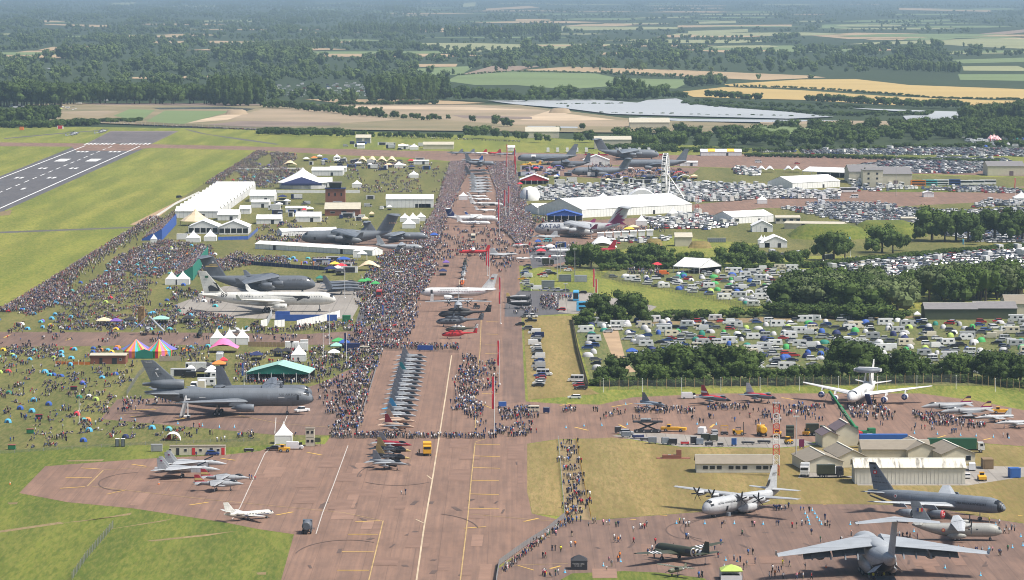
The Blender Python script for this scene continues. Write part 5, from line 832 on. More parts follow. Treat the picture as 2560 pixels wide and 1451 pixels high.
marquee('white annexe tent on the right of the navy-fronted peaked tent',808,468,42,18,3.6,6.2,'x')
r=base('peaked_tent','cream peaked tent at the front of the hospitality row','tent',486,566);b=MB();b.loft([[(math.cos(math.pi*j/4)*9*q,8+math.sin(math.pi*j/4)*8*q,2.6+7*t) for j in range(8)] for t,q in ((0,1),(.25,.72),(.5,.42),(.75,.2),(1,.03))],0,True,False);b.build('canopy',['canvas_cream'],r)
for k in range(6):a=k*math.pi/3;b=MB();b.tube((math.cos(a)*8.8,8+math.sin(a)*7.8,0),(math.cos(a)*8.8,8+math.sin(a)*7.8,2.7),.12);b.build('pole',['wood_pale'],r)
stretch('pink stretch tent in front of three white pagodas',558,884,72,11,'canvas_pink',5.4,1);lm('the pink stretch tent',558,884)
stretch('cream stretch tent in the dense crowd by the tunnel marquees',922,678,54,10,'canvas_cream',5,1);stretch('long cream stretch tent with several peaks in the far crowd',942,410,98,14,'canvas_cream',6,4);stretch('sand coloured stretch tent on the far lawn',724,418,34,9,'canvas_cream',5,1);stretch('small sand stretch tent by the blue grey cargo jet tail',912,573,20,6,'canvas_cream',4,1)
stretch('white stretch tent, left of two beyond the car park',1915,432,42,12,'canvas_white',5,2);stretch('white stretch tent, right of two beyond the car park',1982,432,42,12,'canvas_white',5,2);stretch('large white stretch tent behind the oak clump',1506,628,74,14,'canvas_white',7.5,1)
# striped big top
r=base('big_top','rainbow striped twin-peaked circus tent with a violet canopy behind','circus tent',365,897);cols=['canvas_orange','canvas_sky','canvas_green','canvas_red','canvas_yellow','canvas_pink']
for cx_,o_ in ((-4.2,0),(4.6,3)):
 for k in range(14):
  a0,a1=math.pi*(1+(k-1)/12),math.pi*(1+k/12);b=MB();vs=[]
  for t,q in ((0,1),(.35,.62),(.7,.28),(1,.02)):
   for a in (a0,a1):vs.append((cx_+math.cos(a)*4.9*q,4.6+math.sin(a)*4.6*q,2.6+4.3*t))
  b.add(vs,[(0,1,3,2),(2,3,5,4),(4,5,7,6)]);b.add([(cx_+math.cos(a)*4.8,4.6+math.sin(a)*4.5,z) for a,z in ((a0,0),(a1,0),(a1,2.65),(a0,2.65))],[(0,1,2,3)]);b.build('canvas_panel',[cols[(k+o_)%6]],r)
b=MB();b.prism([(-3.8,0),(2.6,0),(2.6,2.4),(-.6,3.6),(-3.8,2.4)],-.9,-.3,0,'y');b.build('entrance',['canvas_teal'],r)
for cx_ in (-4.6,4.8):b=MB();b.loft([[(cx_+math.cos(math.pi*j/5)*6.2*q,12+math.sin(math.pi*j/5)*4.6*q,2.4+3.6*t) for j in range(10)] for t,q in ((0,1),(.4,.55),(1,.03))],0,True,False);b.build('rear_canopy',['canvas_violet'],r)
lm('the rainbow circus tent',365,897)
# red and white circus tents far away, upper right
for k,(u,v,w) in enumerate(((2478,354,18),(2486,353,20),(2494,356,24))):
 r=base('circus_tent','red and white striped circus tent, %s of the far trio' %('left','middle','right')[k],'circus tent',u,v,0,'far circus tents');q=w/S(u,v)/2
 for j in range(12):
  a0,a1=math.pi*(1+j/12),math.pi*(1+(j+1)/12);b=MB();b.add([(math.cos(a0)*q,q+math.sin(a0)*q,0),(math.cos(a1)*q,q+math.sin(a1)*q,0),(math.cos(a1)*q,q+math.sin(a1)*q,2.4),(math.cos(a0)*q,q+math.sin(a0)*q,2.4),(0,q,6)],[(0,1,2,3),(3,2,4)]);b.build('canvas_panel',['canvas_red' if j%2 else 'canvas_white'],r)
marquee('big pale green frame tent with an open dark front behind the dark tanker',694,957,158,17,3.4,6.4,'y',-4,roof='canvas_mint',wall='canvas_white',open_=True,gable='canvas_teal');lm('the big green-roofed tent',694,957)
marquee('red and white fronted marquee by the far crowd lane',1336,462,72,20,3.2,7,'y',roof='canvas_white',gable='canvas_red',wall='canvas_red',open_=True)
marquee('white gabled marquee with two round windows before the far cargo jet',1491,414,66,18,4,8,'y');marquee('long white ribbed exhibition hall',1594,538,92,40,5,11,'x',41,px=False);lm('the ribbed exhibition hall',1580,540)
r=base('domed_hall','white arched roof rising behind the ribbed exhibition hall','marquee',1606,520);b=MB();b.loft([[(-10+20*k/10,y,6+math.sin(math.pi*k/10)*5.5) for k in range(11)]+[(10,y,0),(-10,y,0)] for y in (0,22)],0,True,False);b.build('roof',['canvas_white'],r)
for a in (('white marquee with blue front left of the ribbed exhibition hall',1375,536,70,16,4,6.4,'x',30),('navy open-sided marquee before the ribbed exhibition hall',1412,556,88,16,4,7,'y'),('large white marquee beside the ambulances',2041,471,172,24,4.4,8.5,'x',42),('large white dining marquee behind the car park',2064,444,140,20,4,7,'x',-38),('white marquee surrounded by parked vans',1883,558,136,18,4,7,'x',38),('white gabled marquee by the grass mounds',1906,581,52,14,3.6,6.5,'y'),('white ribbed tent by the hedges',1940,620,56,22,3.4,6,'y'),('yellow and white marquee by the perimeter fence',1803,390,102,14,3.4,5.4,'x'),('white open marquee at the entrance to the upper campsite',1716,684,78,19,3.2,7,'x',-38),('white container-sized marquee on the far show apron',1722,416,44,8,3,4,'x'),('tiny white marquee by the far taxiway',1278,378,18,8,3,4.6,'x'),('white marquee with blue front beside the far picnic lawn',1053,412,38,8,3,3.6,'x'),('low white marquee by the far campsite road',1008,374,24,8,3,4,'x'),('tiny white marquee by the far west hut',902,372,18,8,3,4.4,'x'),('small white marquee on the parking apron',2322,494,26,10,3,4,'y')):
 nv=a[0].startswith('navy');yw=a[0].startswith('yellow');r=marquee(*a,roof='canvas_blue' if nv else 'canvas_white',gable='canvas_blue' if nv else None,open_=nv or 'open' in a[0] or 'dining' in a[0])
 if yw:
  for k in (-1,1):b=MB();b.add([(k*8-3,-.3,3.45),(k*8+3,-.3,3.45),(k*8+3,7,5.5),(k*8-3,7,5.5)],[(0,1,2,3)]);b.build('roof_stripe',['canvas_yellow'],r)
for k in range(7):marquee('white cube pavilion, %s from the left in the row before the maroon-finned jet' %ORD[k],1502+k*20.5,598-k*1.2,16,5,3.2,3.6,'x',group='white cube pavilions')
r=base('blob_pavilion','white rounded show pavilion beside the right-hand crowd','pavilion',1325,503);b=MB();b.loft([[(math.cos(R(j*30))*6.4*q,9+math.sin(R(j*30))*9*q,z) for j in range(12)] for z,q in ((0,1),(4,1.05),(6.5,.8),(8,.7),(9,.1))],0,True,True);b.build('shell',['canvas_white'],r);b=MB();b.box((-2,-.4,4),(.9,.4,6));b.build('entrance_sign',['canvas_navy'],r)
# gazebos
k=0
for u,v,w,m_,lb in ((1448,1426,4.0,'canvas_black','black gazebo with white lettering on the near apron'),(1829,1452,5.2,'canvas_lime','green and white gazebo cut by the bottom edge'),(640,903,4.8,'canvas_navy','navy gazebo left of the big green-roofed tent'),(694,893,3.6,'canvas_black','black gazebo, left of two behind the big green-roofed tent'),(715,893,3.6,'canvas_black','black gazebo, right of two behind the big green-roofed tent'),(515,930,4.2,'canvas_black','black gazebo nearest the white lorries by the food stalls'),(503,944,4.0,'canvas_black','black gazebo in front of another by the food stalls'),(528,938,3.6,'canvas_white','white gazebo between black ones by the food stalls'),(546,926,5,'canvas_orange','orange gazebo at the food stalls'),(558,917,3,'canvas_red','red gazebo behind the orange one'),(845,868,5,'canvas_green','green gazebo by the broad crowd'),(860,872,4.2,'canvas_blue','blue gazebo right of the green one by the broad crowd'),(840,880,4.4,'canvas_mint','pale green gazebo in front of the green one'),(834,897,4.4,'canvas_white','white gazebo with red and blue top by the broad crowd'),(258,816,6,'canvas_cream','cream stall gazebo on the picnic lawn'),(288,817,4.5,'canvas_purple','purple stall gazebo on the picnic lawn'),(324,814,4.2,'canvas_black','black stall gazebo left of the brown tower'),(400,812,7,'canvas_mint','mint stall gazebo right of the brown tower'),(470,810,5,'canvas_black','black stall gazebo by the bird-painted tanker stand'),(905,716,4,'canvas_green','bright green gazebo, left of two near the dark fighters'),(918,714,4,'canvas_green','bright green gazebo, right of two near the dark fighters'),(938,722,4,'canvas_green','flat green gazebo by the red lorry'),(800,708,4,'canvas_teal','teal gazebo at the grey cargo jet nose'),(858,660,6.5,'canvas_blue','blue gazebo among the food vans'),(836,672,5,'canvas_yellow','yellow gazebo among the food vans'),(826,684,6,'canvas_navy','navy gazebo among the food vans'),(850,690,5,'canvas_black','black gazebo by the dark fighters'),(1107,690,4,'canvas_navy','navy gazebo by the helicopter row'),(1115,668,3.4,'canvas_purple','purple gazebo by the helicopter row'),(1085,598,4.6,'canvas_blue','blue gazebo near the white pagoda trio'),(1345,615,3.6,'canvas_blue','blue and white gazebo by the white and red helicopters'),(1590,672,5,'canvas_black','black gazebo at the upper campsite entrance'),(1616,672,7,'canvas_black','wide black gazebo at the upper campsite entrance'),(1644,674,5.5,'canvas_red','red gazebo beside the upper campsite marquee'),(1573,583,6,'canvas_yellow','yellow gazebo by the maroon-finned jet'),(1584,578,6,'canvas_cream','cream gazebo by the maroon-finned jet'),(2294,800,3,'canvas_white','small white gazebo by the green sheds'),(765,404,5,'canvas_white','white gazebo on the far crowd lawn'),(785,402,5,'canvas_orange','orange gazebo on the far crowd lawn'),(812,406,5,'canvas_blue','blue gazebo on the far crowd lawn'),(1580,894,4.4,'canvas_blue','blue gazebo in the near campsite')):
 g=gazebo(lb,u,v,w,m_,m_ if w < 4.1 and m_ == 'canvas_black' and v > 1000 else None)
 if v > 1400 and m_ == 'canvas_black':
  b=MB();b.box((0,.02,1.1),(w-.1,.06,2.2));b.build('front_wall',['canvas_black'],g);text('TOURS HERE',g,(-.2,-.04,1.4),.5,'air_white');text('IN AID OF',g,(-.2,-.04,.9),.4,'air_white');lm('the black gazebo',u,v)
 if m_ == 'canvas_lime':b=MB();b.box((0,w-.1,1.1),(w,.05,2.2));b.box((0,.05,.55),(w,.05,1.1));b.build('wall',['canvas_white'],g);lm('the green and white gazebo',u,v)
r=base('event_shelter','white arched event shelter on the near picnic lawn','shelter',431,1103);b=MB()
for k in range(9):
 a0,a1=math.pi*k/9,math.pi*(k+1)/9;b.add([(-math.cos(a)*2.4,y,math.sin(a)*(2.5 if y else 2.2)) for y in (0,3.2) for a in (a0,a1)],[(0,1,3,2)])
b.build('canopy',['canvas_white'],r);b=MB();b.add([(-2.2,3.1,0),(-.6,3.1,0),(-.8,3.1,2.1),(-1.9,3.1,1.2)],[(0,1,2,3)]);b.build('side_panel',['canvas_red'],r);lm('the white arched shelter',431,1103)
# inflatable and dome tents of the show village
for i,(u,v,w,m_) in enumerate(((1545,446,9,'canvas_blue'),(1520,452,10,'canvas_blue'),(1575,432,9,'canvas_white'),(1606,440,9,'canvas_blue'),(1622,438,8,'canvas_white'),(1650,436,8,'canvas_blue'),(1642,452,9,'canvas_navy'),(1680,440,8,'canvas_blue'),(1700,446,11,'canvas_red'),(1712,456,12,'canvas_white'),(1688,454,8,'canvas_blue'),(1733,452,6,'canvas_red'),(1318,430,7,'canvas_purple'),(1335,427,8,'canvas_blue'),(1350,428,8,'canvas_blue'),(1372,430,8,'canvas_navy'),(1396,427,9,'canvas_violet'),(1324,443,7,'canvas_violet'),(1365,444,8,'canvas_blue'),(1565,454,8,'canvas_blue'))):
 r=base('dome_tent','inflatable %s dome tent in the show village, %s of the village counting from its front left' %(m_[7:],'number'),'dome tent',u,v,0,'show village dome tents');r['label']=None;r['_c']=m_[7:];b=MB();b.loft([[(-w/2*math.cos(math.pi*k/8),y,math.sin(math.pi*k/8)*w*.42) for k in range(9)] for y in (0,w*.8)],0,False,False);b.build('canopy',[m_],r);bb=MB();bb.box((0,.2,w*.14),(w*.3,.1,w*.28));bb.build('doorway',['canvas_black'],r)
# ---- buildings
def hall(name,label,u,v,w,d,eave,ridge,axis,wall,roof,rz=0,wins=(),doors=(),px=True,cat='building',ribs=False):
 r=base(name,label,cat,u,v,rz);s=S(u,v);w=w/s if px else w;hx=w/2
 for i,(xa,ya,xb,yb) in enumerate(((-hx,0,hx,0),(hx,0,hx,d),(hx,d,-hx,d),(-hx,d,-hx,0))):
  gab=(axis == 'x')== (i in (1,3));b=MB();pts=[(xa,ya,0),(xb,yb,0),(xb,yb,eave)]+([((xa+xb)/2,(ya+yb)/2,ridge-.1)] if gab else [])+[(xa,ya,eave)];b.add(pts,[tuple(range(len(pts)))])
  if ribs and i in (0,3):
   L=math.hypot(xb-xa,yb-ya)
   for k in range(int(L/1.1)):t=(k+.5)*1.1/L;b.box((xa+(xb-xa)*t,ya+(yb-ya)*t,eave/2),(.12,.12,eave-.05))
  wl=b.build('wall',[wall],r)
  if i == 0:
   for x,z,ww,hh in wins:
    bb=MB();bb.box((x,-.02,z),(ww,.06,hh),0);fr=bb.build('window',['air_white'],wl);bb=MB();bb.box((x,-.06,z),(ww-.18,.04,hh-.18));bb.build('pane',['glass_dark'],fr)
   for x,ww,hh,mm in doors:bb=MB();bb.box((x,-.03,hh/2),(ww,.08,hh));bb.build('door',[mm],wl)
 b=MB();o=.35;t=.15
 for i in (0,1):
  if axis == 'x':y0,y1=((-o,d/2),(d/2,d+o))[i];z0,z1=((eave-.1,ridge),(ridge,eave-.1))[i];q=[(-hx-o,y0,z0),(hx+o,y0,z0),(hx+o,y1,z1),(-hx-o,y1,z1)]
  else:x0,x1=((-hx-o,0),(0,hx+o))[i];z0,z1=((eave-.1,ridge),(ridge,eave-.1))[i];q=[(x0,-o,z0),(x1,-o,z1),(x1,d+o,z1),(x0,d+o,z0)]
  b.add(q+[(p[0],p[1],p[2]+t) for p in q],[(0,1,2,3),(4,5,6,7),(0,1,5,4),(1,2,6,5),(2,3,7,6),(3,0,4,7)])
 b.build('roof',[roof],r);b=MB()
 if axis == 'x':b.box((0,d/2,ridge+.15),(w+.6,.5,.2))
 else:b.box((0,d/2,ridge+.15),(.5,d+.6,.2))
 b.build('ridge_cap',['cladding_pale'],r);return r
hall('long_hut','long cream single-storey hut with brown roof beside the lattice mast',1838,1183,194,8,2.6,4.6,'x','cladding_pale','roof_brown',wins=[(-8.6,1.5,1.6,1.2),(-6.6,1.5,1.6,1.2),(-4.6,1.5,1.6,1.2),(-1.2,1.5,1.6,1.2),(.8,1.5,1.6,1.2),(2.8,1.5,1.6,1.2),(6.8,1.5,1.7,1.2),(8.8,1.5,1.7,1.2),(10.4,1.5,.8,1.2)]);lm('the long cream hut',1838,1183)
hall('storage_shed','long ribbed pale shed with black-streaked roof behind the grey tanker',2275,1211,276,10,4.6,6.6,'x','cladding_pale','roof_streaked',ribs=True,cat='shed');lm('the long ribbed shed',2275,1211)
hall('workshop','cream gabled workshop with brown roof, left front of the depot',2062,1182,92,20,3,5.0,'y','cladding_cream','roof_brown',8,wins=[(1.5,1.8,1.2,1.4)]);hall('workshop','cream gabled workshop with brown roof, second in the depot front',2132,1170,72,20,3,5.0,'y','cladding_cream','roof_brown',8,wins=[(0,1.7,1.4,1.6)])
hall('workshop','long low depot building with valley roof between the gabled workshops',2240,1150,170,12,3,5,'x','cladding_cream','roof_brown');hall('workshop','cream gabled workshop left of the pair behind the ribbed shed',2310,1152,82,18,3,5.0,'y','cladding_cream','roof_brown',8);hall('workshop','cream gabled workshop at the right end of the depot',2396,1162,86,18,3,5.1,'y','cladding_cream','roof_brown',8,wins=[(3,1.8,1.6,1.6)])
hall('workshop','cream two-storey workshop with plum roof in front of the green crane',2118,1116,58,12,4.7,6.9,'y','cladding_cream','roof_plum',6);hall('workshop','small cream lean-to with plum roof left of the two-storey workshop',2076,1120,40,12,3.6,5,'y','cladding_cream','roof_plum',6);lm('the depot workshops',2118,1150)
r=base('brick_plinth','low red brick structure with a square chimney on dry grass','brick structure',1684,1148);b=MB();b.box((-.6,1.2,.5),(5.4,2.2,1.0));b.box((0,1.2,.04),(10,3,.1));b.build('base',['brick_red'],r);b=MB();b.box((1.6,1.2,1.25),(1.5,1.5,2.5));b.build('chimney',['brick_red'],r);b=MB();b.box((-1.2,1.0,1.06),(.9,.7,.12));b.build('hatch',['metal_grey'],r)
hall('brick_store','flat red brick store with two doors left of the rainbow circus tent',270,911,88,9,3.2,3.5,'x','brick_red','roof_cream',doors=[(-2.6,1.1,2.2,'canvas_black'),(2.4,1.8,2.2,'canvas_black')],wins=[(4.6,1.7,.9,.9)]);lm('the red brick store',270,911)
r=base('portable_cabins','row of cream portable cabins with red doors by the twin-finned fighters','portable cabin',494,1139,3)
for k in range(3):b=MB();b.box((-5.6+k*5.6,1.5,1.3),(5.56,3,2.6));cb=b.build('cabin',['cladding_cream'],r);b=MB();b.box((-5.6+k*5.6,1.5,2.68),(5.6,3.2,.14));b.build('roof',['roof_brown'],cb)
for x,ww,mm in ((-5.9,.9,'canvas_black'),(-1.2,.95,'door_red'),(4.1,.9,'canvas_black'),(7.6,.95,'door_red')):b=MB();b.box((x,-.03,1.1),(ww,.08,2.1));b.build('door',[mm],r)
for x in (-8.2,-3.6,.9,6.2):b=MB();b.box((x,-.02,1.5),(.9,.06,.9),0);f_=b.build('window',['air_white'],r);b=MB();b.box((x,-.06,1.5),(.74,.04,.74));b.build('pane',['glass_dark'],f_)
lm('the portable cabins',494,1139)
r=base('guard_tower','cream two-storey control cabin with dark windows at the apron edge','control cabin',775,1117)
for z in (0,2.7):b=MB();b.box((0,1.3,z+1.3),(2.7,2.6,2.58));c_=b.build('cabin',['cladding_cream'],r);b=MB();b.box((-.65,-.03,z+1.6),(.8,.06,.8));b.box((.7,-.03,z+1.6),(.8,.06,.8));b.build('window',['glass_dark'],c_)
b=MB();b.box((0,1.3,5.42),(2.9,2.8,.16));b.build('roof',['roof_brown'],r);b=MB();b.box((2.3,1.3,1.5),(1.8,1.8,.12));[b.box((1.5+i*1.6,.5,1.5),(.1,.1,3)) for i in (0,1)];b.box((2.3,.42,1.9),(1.8,.06,1.4));b.build('stair_platform',['green_shed'],r);lm('the two-storey control cabin',775,1117)
hall('brick_hall','low brick building with wide cream roof by the control tower',856,540,88,18,4,7.4,'x','brick_red','roof_cream',doors=[(1,3,3,'glass_dark')],wins=[(-6,2,3,1.2),(7,2,1,1.2)])
r=base('control_tower','brick control tower with a dark glazed cab','control tower',838,512);b=MB();b.box((0,5,5),(12.6,10,10));w_=b.build('wall',['brick_red'],r)
for k in range(3):b=MB();b.box((-4+k*4,-.04,6.5),(1,.1,2));b.build('window',['glass_dark'],w_)
b=MB();b.box((0,5,10.2),(13.4,11,.4));b.build('balcony',['canvas_navy'],r);b=MB();b.box((0,5,12),(7.2,7,3.2),0,0,1.12);b.build('cab_glazing',['glass_dark'],r);b=MB();b.box((0,5,14),(8.4,8,.5));b.build('roof',['roof_grey'],r);lm('the brick control tower',838,512)
for a in (('hangar','pale hangar with two grey doors beyond the far west taxiway',908,359,37,16,5,7.4,'x','cladding_pale','roof_cream'),('low_building','low cream building with dark veranda beside the far taxiway',1096,374,76,16,4,6,'x','cladding_cream','roof_cream'),('barn','cream roofed barn left among the dark trees',1356,346,84,20,6,10,'x','cladding_cream','roof_cream'),('barn','cream roofed barn right beyond the gravel pit',1624,322,100,26,6,10,'x','cladding_cream','roof_cream'),('warehouse','cream warehouse behind the red jets',1532,373,92,24,8,10.5,'x','cladding_cream','roof_cream'),('warehouse','cream warehouse with picture banner right of the white marquees',2160,458,74,40,8,12,'x','cladding_cream','roof_grey'),('warehouse','cream warehouse with grey roof behind the buses',2225,464,110,40,8,12,'x','cladding_cream','roof_grey'),('warehouse','cream warehouse at the right edge beyond the parked cars',2515,440,92,30,7,10,'x','cladding_cream','roof_grey'),('bunker_block','flat cream block by the grass mounds',2275,560,42,10,3.2,3.6,'x','cladding_cream','roof_cream'),('low_building','low cream office with dark windows by the grass mounds',2034,574,148,14,3.2,4,'x','cladding_cream','roof_cream',-14),('low_building','low cream office behind the white gabled marquee',1970,560,60,14,3.6,4.4,'x','cladding_cream','roof_cream'),('hut','cream lean-to hut among the dry mounds',1709,617,42,12,5,7,'x','cladding_cream','roof_cream'),('farm_shed','long green farm shed with grey roof by the log pile',2378,800,130,16,4.4,6.4,'x','green_shed','roof_grey'),('farm_shed','green farm shed with grey roof, second from the log pile',2490,798,104,16,4.4,6.6,'x','green_shed','roof_grey'),('farm_shed','cream farm shed at the right edge of the farm',2545,790,60,20,5,8,'x','cladding_cream','roof_brown'),('house','dark-roofed house half hidden in the right-hand wood',2504,716,46,10,4,7.6,'x','wood_fence','roof_grey'),('house','blue grey roof among bushes at the right edge',2540,736,34,9,3,7,'x','wood_fence','grey_blue'),('house','pale gabled farmhouse among trees at the far left',35,304,20,10,5,9,'y','cladding_pale','roof_brown')):
 hall(*a,wins=[(-6+k*4,2.2,2.4,1.6) for k in range(4)] if 'office' in a[1] else (),doors=[(-3.6,5,4.4,'grey_mid'),(3.6,5,4.4,'grey_mid')] if 'hangar' in a[0] else [(4,3,3.4,'roof_plum')] if 'warehouse' in a[0] else ())
r=base('office_block','cream three-storey block with small windows beside the coaches','building',2182,470);b=MB();b.box((0,7,6),(14,14,12));w_=b.build('wall',['cladding_cream'],r)
for i in range(2):
 for j in range(3):b=MB();b.box((-3+i*6,-.04,3+j*3.4),(1.4,.1,1.4));b.build('window',['glass_dark'],w_)
b=MB();b.box((0,7,12.2),(14.6,14.6,.4));b.build('roof',['roof_grey'],r)
r=base('banner_sign','navy picture banner on the cream warehouse end','banner',2134,448);b=MB();b.box((0,-.3,6),(5,.1,3));b.build('face',['canvas_navy'],r);b=MB();b.box((-2.3,-.1,2.5),(.2,.2,5));b.box((2.3,-.1,2.5),(.2,.2,5));b.build('frame',['metal_grey'],r)
# grandstands
def stand(label,u0,v0,u1,v1,dep,hb,m_):
 a,b_=G(u0,v0),G(u1,v1);d=b_-a;L=d.length;r=thing('grandstand',label,'grandstand',(a.x,a.y,Z0),math.atan2(d.y,d.x));n_=14
 for k in range(n_):b=MB();y=k*dep/n_;b.box((L/2,dep-y-dep/n_/2,(k+1)*hb/n_/2*.8),(L,dep/n_-.03,(k+1)*hb/n_*.8));b.build('seat_tier',['metal_grey'],r)
 b=MB();b.box((L/2,-.2,hb/2),(L,.15,hb));b.build('back_wall',[m_],r)
 for x in (-.1,L+.1):b=MB();b.prism([(-.2,0),(dep,0),(dep,.6),(-.2,hb)],x-.06,x+.06,0,'x');b.build('side_wall',[m_],r)
 return r,L,dep,hb
ST=[]
def stand2(label,ua,va,ub,vb,dep,hb,m_):
 """seats face the runway (left): the back wall runs from the near foot (ua, va) to the far foot"""
 r,L,dp,h=stand(label,ua,va,ub,vb,dep,hb,m_);ST.append((r,L,dp,h))
stand2('blue-backed grandstand packed with seated people',404,602,440,562,11,6.2,'canvas_blue');stand2('green-backed grandstand packed with seated people',481,702,519,650,11,6.8,'canvas_teal');lm('the green-backed grandstand',490,690);lm('the blue-backed grandstand',418,590)
# ferris wheel, nearly edge on
r=base('ferris_wheel','tall white ferris wheel seen almost edge on','ferris wheel',1664,500,82);Rw,hz_=14.2,16.4
for y in (-1.3,1.3):
 b=MB();nseg=36
 for k in range(nseg):
  a0,a1=2*math.pi*k/nseg,2*math.pi*(k+1)/nseg
  for rad in (Rw,Rw-1.5):b.tube((math.cos(a0)*rad,y,hz_+math.sin(a0)*rad),(math.cos(a1)*rad,y,hz_+math.sin(a1)*rad),.2,n=5,cap=False)
  if k%2 == 0:b.tube((math.cos(a0)*.6,y*.6,hz_+math.sin(a0)*.6),(math.cos(a0)*Rw,y,hz_+math.sin(a0)*Rw),.12,n=4,cap=False)
 b.build('rim',['steel_white'],r)
for k in range(24):a=2*math.pi*k/24;b=MB();x,z=math.cos(a)*Rw,hz_+math.sin(a)*Rw;b.box((x,0,z-.9),(1.5,2.0,1.9),0);b.box((x,0,z-.7),(1.54,2.04,.8),1);b.tube((x,-1.3,z),(x,1.3,z),.12,n=5);b.build('gondola',['steel_white','glass_dark'],r)
for sg in (-1,1):
 for x in (-1,1):b=MB();b.tube((x*2,sg*13,0),(0,sg*1.7,hz_),.42,.3,6);b.build('support_leg',['steel_white'],r)
b=MB();b.tube((0,-2,hz_),(0,2,hz_),.9,n=10);b.build('hub',['steel_white'],r);lm('the ferris wheel',1664,500)
def lattice(label,u,v,hpx,w,bands=9,red_first=True,top=None):
 r=base('lattice_mast',label,'lattice mast',u,v);h=hpx/S(u,v);q=w/2
 for k in range(bands):
  b=MB();z0,z1=h*k/bands,h*(k+1)/bands
  for sx,sy in ((-1,-1),(1,-1),(1,1),(-1,1)):b.tube((sx*q,sy*q,z0),(sx*q,sy*q,z1),.085,n=4)
  nz=2
  for j in range(nz):
   za,zb=z0+(z1-z0)*j/nz,z0+(z1-z0)*(j+1)/nz
   for c in (((-1,-1),(1,-1)),((1,-1),(1,1)),((1,1),(-1,1)),((-1,1),(-1,-1))):b.tube((c[0][0]*q,c[0][1]*q,za),(c[1][0]*q,c[1][1]*q,zb),.05,n=4);b.tube((c[0][0]*q,c[0][1]*q,zb),(c[1][0]*q,c[1][1]*q,zb),.05,n=4)
  b.build('section',['steel_red' if (k%2 == 0)== red_first else 'steel_white'],r)
 if top:
  b=MB()
  for k in range(6):b.tube((math.cos(k)*q*1.2,math.sin(k)*q*1.2,h-.8),(math.cos(k)*q*1.3,math.sin(k)*q*1.3,h+.4+.2*(k%3)),.09,n=5)
  b.box((0,0,h),(w*1.3,w*1.3,.1));b.build('antennas',['metal_grey'],r)
lattice('red and white lattice mast standing at the end of the long cream hut',1940,1190,182,1.7,7,True,True);lattice('distant red and white lattice mast by the right-hand parked cars',1743,566,86,1.8,8);lm('the near lattice mast',1940,1190)
def mast(label,u,v,hpx,head='lamp'):
 r=base('floodlight_mast',label,'mast',u,v);h=hpx/S(u,v);b=MB();b.tube((0,0,0),(0,0,h),.2,.1,6);b.build('pole',['metal_grey'],r);b=MB();b.box((0,0,h),(1.8,.2,.15));[b.box((-.7+.47*k,-.1,h+.2),(.34,.3,.3)) for k in range(4)];b.build('lamp_head',['steel_white'],r)
mast('tall floodlight mast left of the depot workshops',1990,1165,122);mast('tall floodlight mast by the cream warehouse',2240,492,102);mast('floodlight mast beside the oak clump',1437,690,66);mast('dark pole mast, left of two by the grey scaffold boxes',1393,697,85);mast('dark pole mast, right of two by the grey scaffold boxes',1401,680,70);mast('camera mast by the tarmac crowd',1414,745,34)
def flag(label,u,v,hpx,m_='canvas_red',fl=True,group=None):
 r=base('flagpole',label,'flag',u,v,0,group);h=hpx/S(u,v);b=MB();b.tube((0,0,0),(0,0,h),.11,.06,6);b.lathe([(0,.45),(.25,.4)],(0,0,0),'z',8);b.build('pole',['steel_white'],r)
 if fl:
  b=MB();n_=8;vs=[(-.12-.66*x-.06*math.sin(k*.9),.12*math.sin(k*.8+x),h*(.42+.56*k/n_)) for k in range(n_+1) for x in (0,1)];b.add(vs,[(2*k,2*k+1,2*k+3,2*k+2) for k in range(n_)]);f_=b.build('banner',[m_],r)
  if S(u,v)> 6:text('2',f_,(-.6,-.2,h*.7),1.2,'air_white');
 return r
for k,(u,v,h) in enumerate(((1236,1085,146),(1249,962,112),(1252,810,118),(1224,700,78),(1219,690,60),(1249,590,92),(1264,545,70),(1274,540,75),(1290,470,80),(1269,460,100),(1288,440,70))):
 flag('tall red banner flag, %s from the camera along the display line' %(ORD[k] if k else 'nearest'),u,v,h,group='red banner flags along the display line')
for u,v,h,c,lb in ((1487,752,80,'canvas_red','red banner flag, left of two by the blue buses'),(1493,758,60,'canvas_red','red banner flag, right of two by the blue buses'),(866,912,80,'canvas_navy','navy banner flag by the green gazebo'),(808,905,95,'canvas_white','white flagpole on the broad crowd lawn'),(610,965,58,'canvas_blue','blue banner flag by the big green-roofed tent'),(862,745,95,'canvas_white','white flagpole beside the dark fighters'),(960,810,48,'canvas_blue','blue banner flag on the asphalt road'),(824,862,90,'canvas_white','white flagpole by the cross taxiway'),(198,1060,68,'canvas_white','white flagpole on the picnic lawn'),(2126,642,50,'canvas_sky','pale blue banner flag by the motorcycles'),(2410,622,24,'canvas_sky','pale blue banner flag at the hedge corner'),(1479,598,38,'canvas_navy','navy banner flag before the maroon-finned jet'),(2539,490,45,'canvas_red','red banner flag by the right edge pagoda'),(756,672,18,'canvas_orange','orange feather flag, left of two on the blue screen fence'),(787,672,18,'canvas_orange','orange feather flag, right of two on the blue screen fence'),(739,397,14,'canvas_orange','orange feather flag on the far lawn')):
 flag(lb,u,v,h,c,not lb.startswith('white flagpole'))
